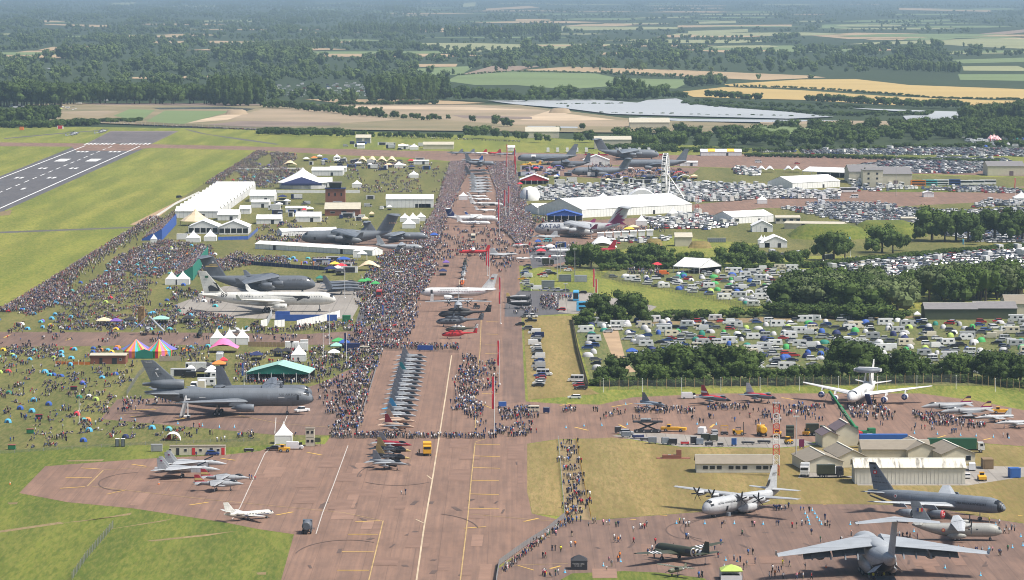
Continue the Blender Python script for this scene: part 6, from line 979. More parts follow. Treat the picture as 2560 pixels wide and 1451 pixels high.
# ---- fences
def fence(label,pts,h,kind='mesh',post=3.0,name='fence',cat='fence',m_='wire_mesh',pm='metal_grey'):
 r=thing(name,label,cat,(*G(*pts[0])[:2],Z0));O=r.location
 for a,b_ in zip(pts,pts[1:]):
  A,B=G(*a),G(*b_);L=(B-A).length;n_=max(1,round(L/post));n_=min(n_,90)
  for k in range(n_):
   p,q=A+(B-A)*k/n_,A+(B-A)*(k+1)/n_;p=p-O;q=q-O;b=MB();dx=(q-p).normalized()*.04;b.add([(p.x+dx.x,p.y+dx.y,.1),(q.x-dx.x,q.y-dx.y,.1),(q.x-dx.x,q.y-dx.y,h),(p.x+dx.x,p.y+dx.y,h)],[(0,1,2,3)]);b.build('panel',[m_],r)
   if pm:b=MB();b.tube((p.x,p.y,0),(p.x,p.y,h+.05),.06,n=5);b.build('post',[pm],r)
 return r
r=thing('perimeter_fence','tall wire perimeter fence with pale posts along the east apron','fence',(*G(1470,976)[:2],Z0));O=r.location
for a,b_ in zip([(1500,976),(1760,972),(2100,966),(2400,960),(2440,964),(2580,984)],[(1760,972),(2100,966),(2400,960),(2440,964),(2580,984),(2600,990)]):
 A,B=G(*a),G(*b_);n_=max(1,round((B-A).length/3.3))
 for k in range(n_):
  p,q=A+(B-A)*k/n_-O,A+(B-A)*(k+1)/n_-O;b=MB();b.tube((p.x,p.y,0),(p.x,p.y,3.4),.1,n=5);b.tube((p.x,p.y,3.4),(p.x+.1,p.y-.5,3.9),.08,n=4);b.build('post',['wood_pale'],r);b=MB();b.add([(p.x,p.y,.1),(q.x,q.y,.1),(q.x,q.y,3.3),(p.x,p.y,3.3)],[(0,1,2,3)]);b.build('panel',['wire_mesh'],r)
for k in range(11):u=1508+k*98;v=976-k*.9 if u < 2420 else 975;mast_=base('fence_lamp','slim white lamp post, %s from the left along the perimeter fence' %ORD[k],'lamp post',u,v+6,0,'lamp posts along the perimeter fence');b=MB();b.tube((0,0,0),(0,0,4.6),.1,.06,6);b.build('pole',['steel_white'],mast_);b=MB();b.box((0,-.2,4.7),(.3,.5,.16));b.build('lamp',['steel_white'],mast_)
fence('blue crowd barrier left of the fighter line',[(892,1088),(905,1035),(925,975),(955,875)],1.15,post=2.5,m_='barrier_mesh' if 'barrier_mesh' in MATS else 'grey_blue',pm='metal_grey')
fence('crowd barrier across the near end of the fighter line',[(822,1099),(960,1097),(1100,1095),(1210,1098)],1.1,post=2.5,pm=None);fence('crowd barrier right of the fighter line',[(1128,1092),(1135,1010),(1148,885)],1.1,post=2.5,pm=None);fence('crowd barrier at the far end of the fighter line',[(955,878),(1148,884)],1.1,post=2.5,pm=None)
fence('grey mesh barrier running down to the bottom edge of the photo',[(1412,1296),(1365,1335),(1310,1370),(1248,1415),(1240,1460)],1.5,post=2.2,m_='roof_grey',pm='metal_grey')
fence('white rope fence on the left of the trodden path',[(1396,1100),(1404,1200),(1412,1294)],1.1,post=3,pm='steel_white');fence('yellow post fence on the right of the trodden path',[(1440,1100),(1458,1200),(1478,1300)],1.1,post=3,pm='paint_yellow');fence('temporary mesh fence on the near lawn',[(180,1451),(215,1400),(285,1318)],1.9,post=3.2,pm='metal_grey');fence('temporary mesh fence by the three-engined tanker',[(317,990),(345,945),(374,915)],2,post=3)
fence('low wire fence along the front of the picnic lawn',[(0,1136),(180,1124),(400,1112),(650,1104)],1,post=5);fence('brown plank fence right of the rainbow circus tent',[(398,905),(452,903)],2,post=.75,m_='wood_fence',pm=None);fence('tan plank fence right of the pink stretch tent',[(620,868),(712,870)],2,post=1.6,m_='wood_pale',pm=None);fence('orange plastic fence left of the red brick store',[(138,912),(225,914)],1.2,post=2.4,m_='canvas_orange',pm='steel_white')
fence('blue fabric screen fence behind the grey cargo jet',[(575,655),(640,665),(760,674),(820,678)],2,post=3,m_='canvas_navy');fence('blue fabric screen before the glass-fronted marquees',[(545,602),(620,600),(645,578)],2,post=3,m_='canvas_blue');fence('dark green mesh fence round the upper campsite',[(1470,668),(1500,690),(1560,712),(1640,724),(1760,748),(1890,780)],2.4,post=3.4,pm='wood_fence');fence('brown plank fence left of the near campsite',[(1430,800),(1445,880),(1470,972)],2.2,post=2.4,m_='wood_fence',pm='wood_fence')
fence('far perimeter fence with pale posts beyond the car park',[(1860,382),(2100,388),(2320,398),(2500,404)],3,post=8,pm='steel_white');fence('far perimeter fence beyond the runway end',[(245,306),(420,316),(640,325),(860,333)],3,post=9,pm='steel_white');fence('white crowd barrier along the runway side',[(372,556),(440,512),(498,484)],1.5,post=6,m_='steel_white',pm=None);fence('white wall of panels behind the navy-fronted tent',[(660,484),(800,484),(900,484)],2.2,post=5,m_='canvas_white',pm=None);fence('white crowd barrier across the far lawn',[(590,425),(760,424)],1.2,post=6,m_='canvas_white',pm=None)
# white fabric compound before the bird-painted tanker
for k,q in enumerate(([(652,820),(668,816),(680,790)],[(686,820),(712,818)],[(742,820),(800,808),(850,794)])):fence('white panel screen, %s of the compound before the bird-painted tanker' %('left','middle','right')[k],q,3,post=1.6,m_='canvas_white',pm='grey_light')
r=base('blue_pool_screen','long blue printed screen inside the white compound','screen',768,803);b=MB();b.box((0,0,1.3),(25,.3,2.6));b.build('face',['canvas_blue'],r);b=MB();b.box((0,.2,.2),(25,.6,.3));b.build('base',['metal_grey'],r)
r=base('camouflage_tower','brown camouflage-netted tower on the picnic lawn','tower',353,809);b=MB()
b.loft([[((sx*1.25+rnd.uniform(-.2,.2)),1.2+sy*1.2+rnd.uniform(-.2,.2),z) for sx,sy in ((-1,-1),(0,-1.1),(1,-1),(1.1,0),(1,1),(0,1),(-1,1),(-1.1,0))] for z in (0,1.5,3,4.5,6,6.9)],0,True,False);b.build('netting',[mat('camo_net',(.10,.055,.03),.9,.3,2.0,rgb2=(.36,.23,.11))],r);b=MB();[b.tube((sx*1.0,1.2+sy,0),(sx*1.0,1.2+sy,7.1),.08) for sx in (-1,1) for sy in (-1,1)];b.build('frame',['metal_grey'],r);lm('the brown netted tower',353,809)
# toilets, skips, containers
def boxset(name,label,cat,u,v,dims,m_,rz=0,group=None,parts=()):
 r=base(name,label,cat,u,v,rz,group);x,y,z=dims;b=MB();b.box((0,y/2,z/2),(x,y,z));b.build('body',[m_],r);b=MB();b.box((0,y/2,z+.05),(x+.08,y+.08,.12));b.build('lid',[parts[0] if parts else m_],r);b=MB();b.box((0,-.03,z*.48),(x*.7,.05,z*.85));b.build('door',[parts[1] if len(parts)> 1 else m_],r);return r
for u,v,m_,lb in ((54,326,'canvas_orange','orange marker hut on the grass beyond the runway'),(150,323,'canvas_red','red and white hut on the grass beyond the runway')):boxset('marker_hut',lb,'hut',u,v,(6 if v < 325 else 4,3,3),'steel_white' if v < 325 else m_,0,None,(m_,m_))
boxset('portable_toilet','green portable toilet, left of two on the near picnic lawn','toilet',293,1118,(1.2,1.2,2.3),'green_shed',0,'toilets on the near lawn',('steel_white','grey_dark'));boxset('portable_toilet','green portable toilet, right of two on the near picnic lawn','toilet',307,1118,(1.2,1.2,2.3),'green_shed',0,'toilets on the near lawn',('steel_white','grey_dark'))
for k in range(14):boxset('portable_toilet','dark green toilet, %s from the left behind the near campsite' %ORD[k],'toilet',2104+k*6.1,801-k*.3,(1,1.2,2.3),'green_shed',0,'toilets behind the near campsite',('steel_white','grey_dark'))
for k in range(10):boxset('portable_toilet','grey toilet, %s from the left beside the dry mounds' %ORD[k],'toilet',1771+k*4.6,607,(1,1.2,2.3),'grey_dark',0,'toilets beside the dry mounds',('steel_white','grey_blue'))
for k in range(6):boxset('portable_toilet','grey toilet, %s from the left by the motorcycles' %ORD[k],'toilet',2058+k*4.6,649-k*.3,(1,1.2,2.3),'grey_blue',0,'toilets by the motorcycles',('steel_white','grey_dark'))
for u,v,lb in ((97,1048,'black litter bins with red lids below the picnic tents'),(184,977,'black litter bins with red lids near the flagpole lawn'),(75,1085,'green litter bin with red lid on the near lawn'),(29,1125,'green skip bin with a lamp pole at the lawn front'),(917,922,'black litter bins with red lids left of the fighter line'),(886,945,'black litter bins with red lids by the small grass patch')):boxset('litter_bin',lb,'bin',u,v,(2.2,1.1,1.3),'canvas_black' if 'black' in lb else 'paint_green',0,None,('red_deep',))
boxset('generator_unit','grey generator trailer behind the twin-finned fighters','generator',391,1130,(3.4,1.8,2.0),'metal_grey',0);boxset('shipping_container','brown shipping container behind the loading shovel','container',2471,1174,(3.0,6,2.7),'container_brown',0);boxset('shipping_container','blue container on the depot yard','container',2539,1196,(3.0,3,2.6),'container_blue',8);boxset('shipping_container','red container beside the green crane','container',2147,1104,(2.5,6,2.6),'door_red',6);boxset('shipping_container','dark green toilet block by the tanker stand corner','container',866,806,(3.4,2.4,2.6),'paint_green',0)
for k,(u,v) in enumerate(((706,800),(880,880),(455,600),(1370,720),(1412,705),(1452,706))):boxset('scaffold_box' if k > 2 else 'blue_container',('blue container inside the white compound','navy hoarding behind the white pagoda','white cabin by the blue-backed grandstand','grey scaffold box left of the mast group','grey scaffold box behind the mast group','grey scaffold box right of the mast group')[k],'cabin',u,v,(6,3,3),('canvas_blue','canvas_navy','canvas_white','grey_mid','grey_mid','grey_light')[k])
for k,(u,v,w) in enumerate(((660,870,3),(623,874,3.2),(636,874,3.2),(650,878,6))):boxset('white_cabin',('white cabin, farthest of the group right of the tan plank fence','white cabin, leftmost of the group right of the tan plank fence','white cabin, second of the group right of the tan plank fence','white long cabin, nearest of the group right of the tan plank fence')[k],'cabin',100+u,v,(w,2.4,2.8),'canvas_white')
r=base('airstairs','white mobile boarding stairs at the rear door of the dark tanker','boarding stairs',455,1046,0);b=MB()
b.prism([(-.4,.3),(.5,.3),(2.1,6.0),(1.2,6.0)],-.9,.9,0,'y');b.build('stair_flight',['metal_grey'],r)
for y in (-1,1):b=MB();b.prism([(-.6,.2),(-.2,.2),(1.5,6.6),(1.5,7.2),(1.1,7.2),(-.6,1.3)],y-.05,y+.05,0,'y');b.build('handrail',['steel_white'],r)
b=MB();b.box((1.9,0,6.1),(1.5,2,.15));b.build('platform',['steel_white'],r);b=MB();b.box((.9,0,.6),(3.6,1.8,.5));[b.tube((1.9,y,.6),(1.9,y,6),.1) for y in (-.8,.8)];b.build('chassis',['steel_white'],r);[obj('wheel',wheel_mesh(.4,.3),r,(x,y,.4)) for x in (-.3,2.1) for y in (-.9,.9)]
lm('the dark three-engined tanker',573,1036);lm('the bird-painted tanker',669,779);lm('the near fighter row',985,1160);lm('the fenced fighter line',1010,1000);lm('the red helicopter',1146,846);lm('the white airliner',1147,751);lm('the light grey four-propeller transport',1855,1281);lm('the red-covered grey tanker',2340,1291);lm('the rear-facing cargo jet',2192,1433);lm('the pale twin-propeller transport',2392,1350);lm('the olive vintage airliner',1706,1404);lm('the radar aircraft',2157,1008);lm('the flame-finned fighters',2390,1040);lm('the jump jets',553,1220);lm('the twin-finned fighters',475,1190);lm('the cream business jet',622,1299);lm('the red-topped fighters',1840,1010);lm('the blue grey delta fighter',1633,1024)
# ---------------- vehicles ----------------
for nm,c in dict(paint_black=(.02,.02,.022),paint_silver=(.42,.43,.44),paint_greyc=(.12,.125,.13),paint_whitec=(.72,.72,.72),paint_blue=(.03,.07,.24),paint_red=(.42,.03,.03),paint_navy=(.015,.025,.09),paint_green=(.04,.12,.06),paint_orange=(.65,.22,.03),bus_blue=(.09,.42,.72),paint_cream=(.66,.60,.46)).items():mat(nm,c,.3,.04,1)
n=N('paint_mixed',.3,.5);n.out(n.ramp(n.rand(),[(.75,.75,.75),(.04,.04,.045),(.5,.51,.52),(.15,.16,.17),(.66,.66,.66),(.05,.08,.22),(.7,.7,.7),(.38,.03,.03),(.58,.58,.6),(.24,.26,.29),(.74,.74,.74),(.1,.1,.12)]))
n=N('paint_camper',.4,.4);n.out(n.ramp(n.rand(),[(.72,.72,.70),(.66,.65,.6),(.7,.7,.7),(.5,.5,.5),(.74,.74,.74)]))
# length, width, height, belt, bonnet length, rear slope, screen slope, wheel radius, style
VS=dict(hatchback=(4.1,1.75,1.48,.95,.95,.35,.75,.31,'car'),saloon_car=(4.6,1.8,1.44,.95,1.15,.9,.8,.32,'car'),estate_car=(4.7,1.82,1.5,.98,1.15,.35,.8,.32,'car'),off_roader=(4.6,1.9,1.78,1.1,1.1,.3,.6,.37,'car'),pickup_truck=(5.2,1.85,1.8,1.1,1.2,1.9,.6,.38,'car'),panel_van=(5.3,2.0,2.25,1.2,.9,.05,.7,.34,'van'),minibus=(5.8,2.05,2.4,1.15,.8,.05,.6,.35,'band'),campervan=(5.0,1.95,2.1,1.1,.75,.05,.6,.34,'band'),motorhome=(6.8,2.3,2.9,1.3,.9,.1,.5,.36,'mh'),caravan=(5.8,2.2,2.5,1.1,0,.3,.3,.32,'cv'),coach=(12,2.5,3.5,1.6,0,.1,.3,.5,'coach'),double_decker=(10.8,2.5,4.3,1.0,0,.1,.2,.5,'dd'),box_lorry=(7.6,2.4,3.4,1.5,0,.02,.1,.45,'lorry'))
def vmeshes(k,col):
 key=('veh',k,col)
 if key in PM:return PM[key]
 L,Wd,Hh,be,ho,rs,fs,wr,st=VS[k];h=L/2;w=Wd/2;P=[];b=MB()
 def cab(b,x0,x1,z0,z1,rs,fs,tp,m=0):
  vs=[(x0,-w,z0),(x1,-w,z0),(x1,w,z0),(x0,w,z0),(x0+rs,-w*tp,z1),(x1-fs,-w*tp,z1),(x1-fs,w*tp,z1),(x0+rs,w*tp,z1)];b.add(vs,[(3,2,1,0),(4,5,6,7),(0,1,5,4),(1,2,6,5),(2,3,7,6),(3,0,4,7)],m)
 b.prism([(-h,.32),(-h+.06,be),(h-ho if ho else h-.1,be),(h-.25 if ho else h,be-.16 if ho else be*.7),(h,.62),(h-.05,.3)],-w,w,0,'y')
 if st == 'car':
  xr=-h+.12;cab(b,xr+rs*.9,h-ho-fs*.9,Hh-.07,Hh,.1,.1,.8);P.append(('body',b.mesh('body',[col])));g=MB();cab(g,xr if rs < 1.5 else -h+rs,h-ho+.1,be-.02,Hh-.07,rs if rs < 1.5 else .1,fs,.82);P.append(('windows',g.mesh('windows',['glass_dark'])))
 else:
  cab(b,-h+.06,h-ho,be-.01,Hh,rs,fs,.94);
  if st == 'mh':b.box((h-1.2,0,Hh-.35),(1.6,Wd*.92,.6))
  P.append(('body',b.mesh('body',[col])));g=MB();xs=h-ho-fs;g.add([(xs+fs*.9+.03,-w*.88,be+.1),(xs+fs*.9+.03,w*.88,be+.1),(xs+fs*.25+.05,w*.84,be+.1+(Hh-be)*.68),(xs+fs*.25+.05,-w*.84,be+.1+(Hh-be)*.68)],[(0,1,2,3)])
  sp=dict(van=[(.26,.42)],band=[(-.45,-.22),(-.18,.06),(.1,.3)],mh=[(-.4,-.22),(-.05,.1)],cv=[(-.34,-.16),(.1,.32)],coach=[(-.47,.44)],dd=[(-.46,.4)],lorry=[(.36,.46)])[st]
  for a,c in sp:
   for s_ in (-1,1):
    z0,z1=(be+.2,be+(Hh-be)*(.56 if st in ('cv','mh') else .72)) if st != 'dd' else (be,1.9);g.box(((a+c)/2*L,s_*w*.985,(z0+z1)/2),((c-a)*L,.08,z1-z0))
    if st == 'dd':g.box(((a+c)/2*L,s_*w*.96,3.2),((c-a)*L,.1,.9))
  if st == 'dd':g.box((h-.16,0,3.2),(.2,Wd*.86,.95))
  P.append(('windows',g.mesh('windows',['glass_dark'])))
 ax=(h*.62,-h*.62) if st != 'cv' else (-.1,);
 for x in ax:
  for s_ in (-1,1):P.append(('wheel',wheel_mesh(wr,.24),(x,s_*(w-.12),wr)))
 if st == 'cv':d=MB();d.box((h+.6,0,.45),(1.3,.1,.1));P.append(('drawbar',d.mesh('drawbar',['metal_grey'])))
 if st == 'lorry':d=MB();d.box((-.9,0,2.1),(5.6,2.5,2.7));P.append(('cargo_box',d.mesh('cargo_box',['air_white'])))
 PM[key]=P;return P
AUTO=[]
def auto(o,desc,cat,group=None):
 o['category']=cat;AUTO.append((o,desc));
 if group:o['group']=group
def vehicle(k,col,u,v,hdg,label=None,group=None,p=None):
 q=p if p is not None else G(u,v);r=thing(k,label,'car' if VS[k][8]== 'car' else k.replace('_',' '),(q[0],q[1],Z0),R(hdg),group)
 for t in vmeshes(k,col):
  q_=obj(t[0],t[1],r,t[2] if len(t)> 2 else None)
  if t[0]== 'windows':q_['kind']= 'stuff'
 if label is None:auto(r,CN[col]+ ' ' +k.replace('_',' '),r['category'],group)
 return r
CN=dict(paint_black='black',paint_silver='silver',paint_greyc='grey',paint_whitec='white',paint_blue='blue',paint_red='red',paint_navy='navy',paint_green='green',paint_orange='orange',bus_blue='light blue',paint_cream='cream',canvas_lime='lime',yellow_vehicle='yellow',olive_drab='olive',air_white='white',orange_bright='orange',canvas_turq='teal')
CC=['paint_black','paint_silver','paint_greyc','paint_whitec','paint_blue','paint_silver','paint_greyc','paint_navy','paint_whitec','paint_red','paint_black','paint_silver']
CK=['hatchback','hatchback','saloon_car','estate_car','off_roader','hatchback','off_roader']
def inpoly(pts,poly):
 x,y=pts[:,0],pts[:,1];r=np.zeros(len(pts),bool);n_=len(poly)
 for i in range(n_):
  (x0,y0),(x1,y1)=poly[i],poly[(i+1)%n_];c=((y0 > y)!= (y1 > y));r ^= c & (x < (x1-x0)*(y-y0)/((y1-y0) or 1e-9)+x0)
 return r
def GG(poly):return [tuple(G(*p)[:2]) for p in poly]
def rows(poly,ang,gap=2.7,row=9.0,fill=.93,pair=True):
 g=np.array(GG(poly));c=g.mean(0);rad=np.abs(g-c).max()*1.5;a=R(ang);d=np.array([math.cos(a),math.sin(a)]);e=np.array([-d[1],d[0]]);out=[]
 for j in range(int(-rad/row),int(rad/row)+1):
  for sd in ((-2.6,2.6) if pair else (0,)):
   k=np.arange(-rad,rad,gap);q=c+np.outer(k,d)+e*(j*row*(2 if pair else 1)+sd);q=q[nr.random(len(q))< fill];q=q[inpoly(q,[tuple(x) for x in g])];out += [(x,y,ang+90+(180 if nr.random()< .5 else 0)+nr.normal(0,2)) for x,y in q]
 return out
def scat(poly,n_,mind=0):
 g=np.array(GG(poly));tr=geometry.tessellate_polygon([[Vector((*p,0)) for p in g]]);A=np.array([abs(np.cross(g[b]-g[a],g[c]-g[a])) for a,b,c in tr]);ti=nr.choice(len(tr),n_,p=A/A.sum());r1,r2=np.sqrt(nr.random(n_)),nr.random(n_);T=np.array(tr)[ti]
 q=g[T[:,0]]*(1-r1)[:,None]+g[T[:,1]]*(r1*(1-r2))[:,None]+g[T[:,2]]*(r1*r2)[:,None]
 if mind:
  keep=[]
  for p in q:
   if all((p[0]-k[0])** 2+(p[1]-k[1])** 2 > mind*mind for k in keep):keep.append(p)
  q=np.array(keep)
 return q
# the line of cars on the right-hand grass strip
rowc= 'vehicles in the strip right of the service road'
for u,v,k,c,h in ((1316,795,'pickup_truck','paint_greyc',180),(1330,795,'pickup_truck','paint_whitec',0),(1327,806,'pickup_truck','paint_black',180),(1318,826,'off_roader','paint_greyc',180),(1336,836,'panel_van','paint_whitec',180),(1344,845,'panel_van','paint_navy',180),(1340,850,'estate_car','paint_silver',180),(1340,856,'hatchback','paint_greyc',180),(1337,864,'panel_van','paint_whitec',0),(1340,872,'saloon_car','paint_whitec',180),(1341,878,'hatchback','paint_silver',180),(1343,884,'off_roader','paint_greyc',180),(1345,891,'saloon_car','paint_black',180),(1346,898,'panel_van','paint_whitec',180),(1348,906,'hatchback','paint_blue',180),(1347,913,'saloon_car','paint_silver',180),(1346,921,'panel_van','paint_silver',180),(1348,928,'estate_car','paint_greyc',180),(1361,940,'minibus','paint_whitec',0),(1350,943,'estate_car','paint_blue',180),(1352,949,'hatchback','paint_red',180),(1351,956,'hatchback','paint_silver',180),(1347,962,'saloon_car','paint_whitec',180),(1345,968,'saloon_car','paint_black',180),(1439,955,'minibus','paint_whitec',180),(1444,963,'hatchback','paint_silver',180),(1447,968,'hatchback','paint_red',180),(1451,975,'saloon_car','paint_black',180)):vehicle(k,c,u,v,h+rnd.uniform(-3,3),group=rowc)
for i,(u,v,k,c) in enumerate(((1318,668,'hatchback','paint_greyc'),(1319,676,'saloon_car','paint_black'),(1312,681,'hatchback','paint_silver'),(1311,686,'saloon_car','paint_blue'),(1312,690,'hatchback','paint_silver'),(1317,695,'panel_van','paint_whitec'),(1306,701,'saloon_car','yellow_vehicle'),(1314,706,'hatchback','paint_silver'),(1311,711,'estate_car','paint_whitec'),(1320,716,'pickup_truck','paint_silver'),(1320,724,'saloon_car','paint_greyc'),(1316,729,'estate_car','canvas_lime'),(1340,726,'panel_van','paint_whitec'),(1362,728,'saloon_car','paint_silver'),(1380,729,'estate_car','paint_silver'),(1396,730,'pickup_truck','paint_silver'),(1412,731,'saloon_car','paint_greyc'),(1455,736,'estate_car','paint_black'),(1360,694,'hatchback','paint_whitec'),(1355,690,'estate_car','paint_red'),(1372,686,'saloon_car','paint_greyc'),(1380,688,'saloon_car','paint_black'),(1368,682,'hatchback','paint_silver'),(1398,672,'saloon_car','paint_greyc'),(1412,673,'hatchback','paint_silver'),(1422,676,'estate_car','paint_orange'),(1420,679,'hatchback','paint_whitec'),(1403,778,'hatchback','paint_red'))):vehicle(k,c,u,v,175+rnd.uniform(-8,8),group='vehicles around the show tarmac')
vehicle('estate_car','paint_whitec',1436,998,180,'white police estate car with blue and yellow squares on the verge');vehicle('panel_van','paint_whitec',1722,998,0,'white panel van parked on the verge behind the swing-wing fighter');vehicle('hatchback','paint_blue',532,1139,0,'blue and green car in front of the portable cabins');vehicle('panel_van','paint_whitec',737,1124,0,'white crew van beside the near white pagoda');vehicle('saloon_car','paint_black',684,1127,180,'black car beside the near white pagoda');vehicle('pickup_truck','paint_whitec',755,1031,215,'white pickup truck under the nose of the dark tanker')
vehicle('double_decker','bus_blue',1440,752,268,'light blue double-deck bus facing the camera on the show tarmac');vehicle('double_decker','bus_blue',1472,779,180,'light blue double-deck bus side-on beside the roadside trees');lm('the light blue double-deck buses',1455,765)
for u,v,h,k,c,lb in ((1567,1088,0,'off_roader','paint_silver','silver off-roader on the equipment yard'),(1756,1086,75,'panel_van','paint_whitec','white and yellow chequered van on the equipment yard'),(1786,1087,95,'estate_car','paint_silver','silver estate car facing away on the equipment yard'),(2430,1176,85,'campervan','paint_whitec','white people carrier by the ribbed shed corner'),(2418,1196,85,'hatchback','paint_whitec','white hatchback by the ribbed shed corner'),(2085,1187,0,'panel_van','paint_whitec','white van behind the army lorry'),(1183,602,270,'coach','paint_cream','cream coach facing the camera before the twin jets'),(1368,606,180,'campervan','canvas_turq','pale blue ice cream van by the display crowd'),(948,745,270,'coach','paint_red','red show lorry facing the camera in the central crowd'),(915,880,0,'campervan','paint_cream','cream ice cream van in the central crowd'),(1000,690,0,'campervan','paint_whitec','white ice cream van deep in the central crowd'),(1330,1031,180,'campervan','paint_cream','cream ice cream van at the apron junction'),(818,664,0,'panel_van','paint_silver','silver van by the blue screen fence'),(515,966,180,'motorhome','paint_whitec','white motorhome behind the dark tanker tail'),(472,945,180,'panel_van','paint_black','black van behind the dark tanker tail'),(490,930,180,'box_lorry','air_white','white box lorry behind the dark tanker tail'),(550,906,90,'box_lorry','air_white','white box lorry behind the pink stretch tent'),(485,972,268,'panel_van','paint_whitec','white van facing the camera by the food stalls'),(505,975,90,'box_lorry','paint_cream','cream trailer by the food stalls'),(545,948,0,'caravan','paint_whitec','white caravan by the food stalls'),(2120,482,180,'coach','paint_whitec','long white coach before the big right marquee'),(2135,496,180,'minibus','paint_whitec','white minibus before the big right marquee'),(1896,408,0,'minibus','paint_whitec','white minibus on the empty far apron'),(1300,815,180,'hatchback','paint_black','black car at the roadside by the flag line'),(1660,688,0,'panel_van','orange_bright','bright orange van by the upper campsite marquee'),(1510,820,340,'panel_van','paint_whitec','white van alone at the near campsite gate'),(1000,376,0,'off_roader','paint_black','black off-roader on the far taxiway edge'),(448,496,60,'off_roader','paint_black','black off-roader by the runway-side barrier'),(2033,387,0,'hatchback','paint_red','red car on the far apron, nearer the fence'),(1993,411,0,'saloon_car','paint_red','dark red car on the empty far apron')):vehicle(k,c,u,v,h,lb)
for i in range(7):vehicle('double_decker' if i < 4 else 'coach',('paint_orange','canvas_turq','paint_whitec','paint_blue','paint_whitec','paint_whitec','paint_whitec')[i],2295+i*29,466-i*.6,180,('orange','teal','white','blue','white','white','white')[i]+(' double-deck bus, ' if i < 4 else ' coach, ')+ORD[i]+ ' from the left in the far bus row','buses in the far row')
for i in range(9):vehicle('coach','paint_whitec',1370+i*24+(60 if i > 4 else 0),381,90,'white coach, %s from the left beyond the grey wide-bodied jet' %ORD[i],'coaches beyond the far taxiway')
VL=[]    # everything else that is parked: kind, x, y, heading
WH=['panel_van','minibus','motorhome','box_lorry','campervan']
for poly,ang,fl,mixw in (([(1320,478),(1420,462),(1540,466),(1740,458),(1890,466),(1905,500),(1740,508),(1640,496),(1480,502),(1350,502)],12,.86,.26),([(1890,470),(1990,478),(2100,482),(2100,500),(1900,498)],8,.9,.4),([(2110,440),(2130,440),(2300,474),(2140,482)],8,.5,.3),([(1500,600),(1680,596),(1690,606),(1510,612)],10,.5,.4),([(1850,640),(2000,634),(2000,642),(1860,648)],6,.5,.3),([(1600,553),(1660,545),(1740,534),(1850,562),(1790,577),(1650,572)],20,.9,.2),([(2015,508),(2240,512),(2240,520),(2020,520)],2,.95,.05),([(1950,522),(2240,521),(2400,530),(2580,520),(2580,612),(2440,606),(2310,580),(2160,566),(1990,532)],6,.95,.06),([(2460,505),(2580,503),(2580,515),(2430,520)],4,.9,.2),([(2120,418),(2250,400),(2400,396),(2510,398),(2540,412),(2420,436),(2200,432)],38,.93,.04),([(2300,474),(2460,466),(2560,478),(2560,486),(2320,478)],3,.9,.02),([(2000,379),(2300,372),(2580,374),(2580,393),(2300,389),(2010,386)],40,.97,.03),([(1900,379),(1990,376),(1990,382),(1900,384)],40,.8,.03),([(2020,700),(2100,664),(2330,642),(2580,620),(2580,690),(2300,720),(2140,720)],16,.96,.06),([(1830,420),(1900,425),(1900,440),(1840,440)],20,.8,.3)):
 for x,y,h in rows(poly,ang,fill=fl):VL.append((rnd.choice(WH) if rnd.random()< mixw else rnd.choice(CK),x,y,h))
CAMP1=[(1450,806),(1700,800),(2000,802),(2300,806),(2580,798),(2580,935),(2300,940),(2000,935),(1600,938),(1590,905),(1560,840),(1490,835),(1500,930),(1480,940)];CAMP2=[(1530,694),(1660,694),(1760,672),(1990,672),(2040,700),(1940,760),(1880,768),(1740,735),(1620,716)]
CAMPT=[]
for poly,n_,md in ((CAMP1,1150,5.4),(CAMP2,520,5.8),([(2400,345),(2560,345),(2580,368),(2440,368)],200,9),([(180,232),(330,226),(540,226),(540,252),(200,254)],260,14),([(660,212),(800,206),(960,210),(930,246),(700,242)],300,14),([(30,262),(200,262),(190,278),(20,280)],120,10)):
 for x,y in scat(poly,n_,md):
  t=rnd.random();h=rnd.choice((0,180,8,175))+rnd.uniform(-9,9)
  if t < .42:VL.append((rnd.choice(CK),x,y,h))
  elif t < .66:VL.append((rnd.choice(('caravan','motorhome','campervan','motorhome','panel_van','caravan')),x,y,h))
  else:CAMPT.append((x,y))
px_of=lambda x,y:-PX((x,y,0))[1]
VL.sort(key=lambda t:px_of(t[1],t[2]));cnt={'car':0,'o':0};FARV=[]
inside=lambda x,y:-20 < PX((x,y,0))[0]< 2580
for k,x,y,h in VL:
 c= 'car' if VS[k][8]== 'car' else 'o'
 if not inside(x,y):continue
 if cnt[c]< (215 if c == 'car' else 200):
  cnt[c]+= 1;vehicle(k,rnd.choice(CC) if c == 'car' else rnd.choice(('paint_whitec','paint_whitec','paint_cream','paint_silver','paint_whitec')),0,0,h,group='vehicles parked in the fields',p=(x,y))
 else:FARV.append((k,x,y,h))
SRC={}
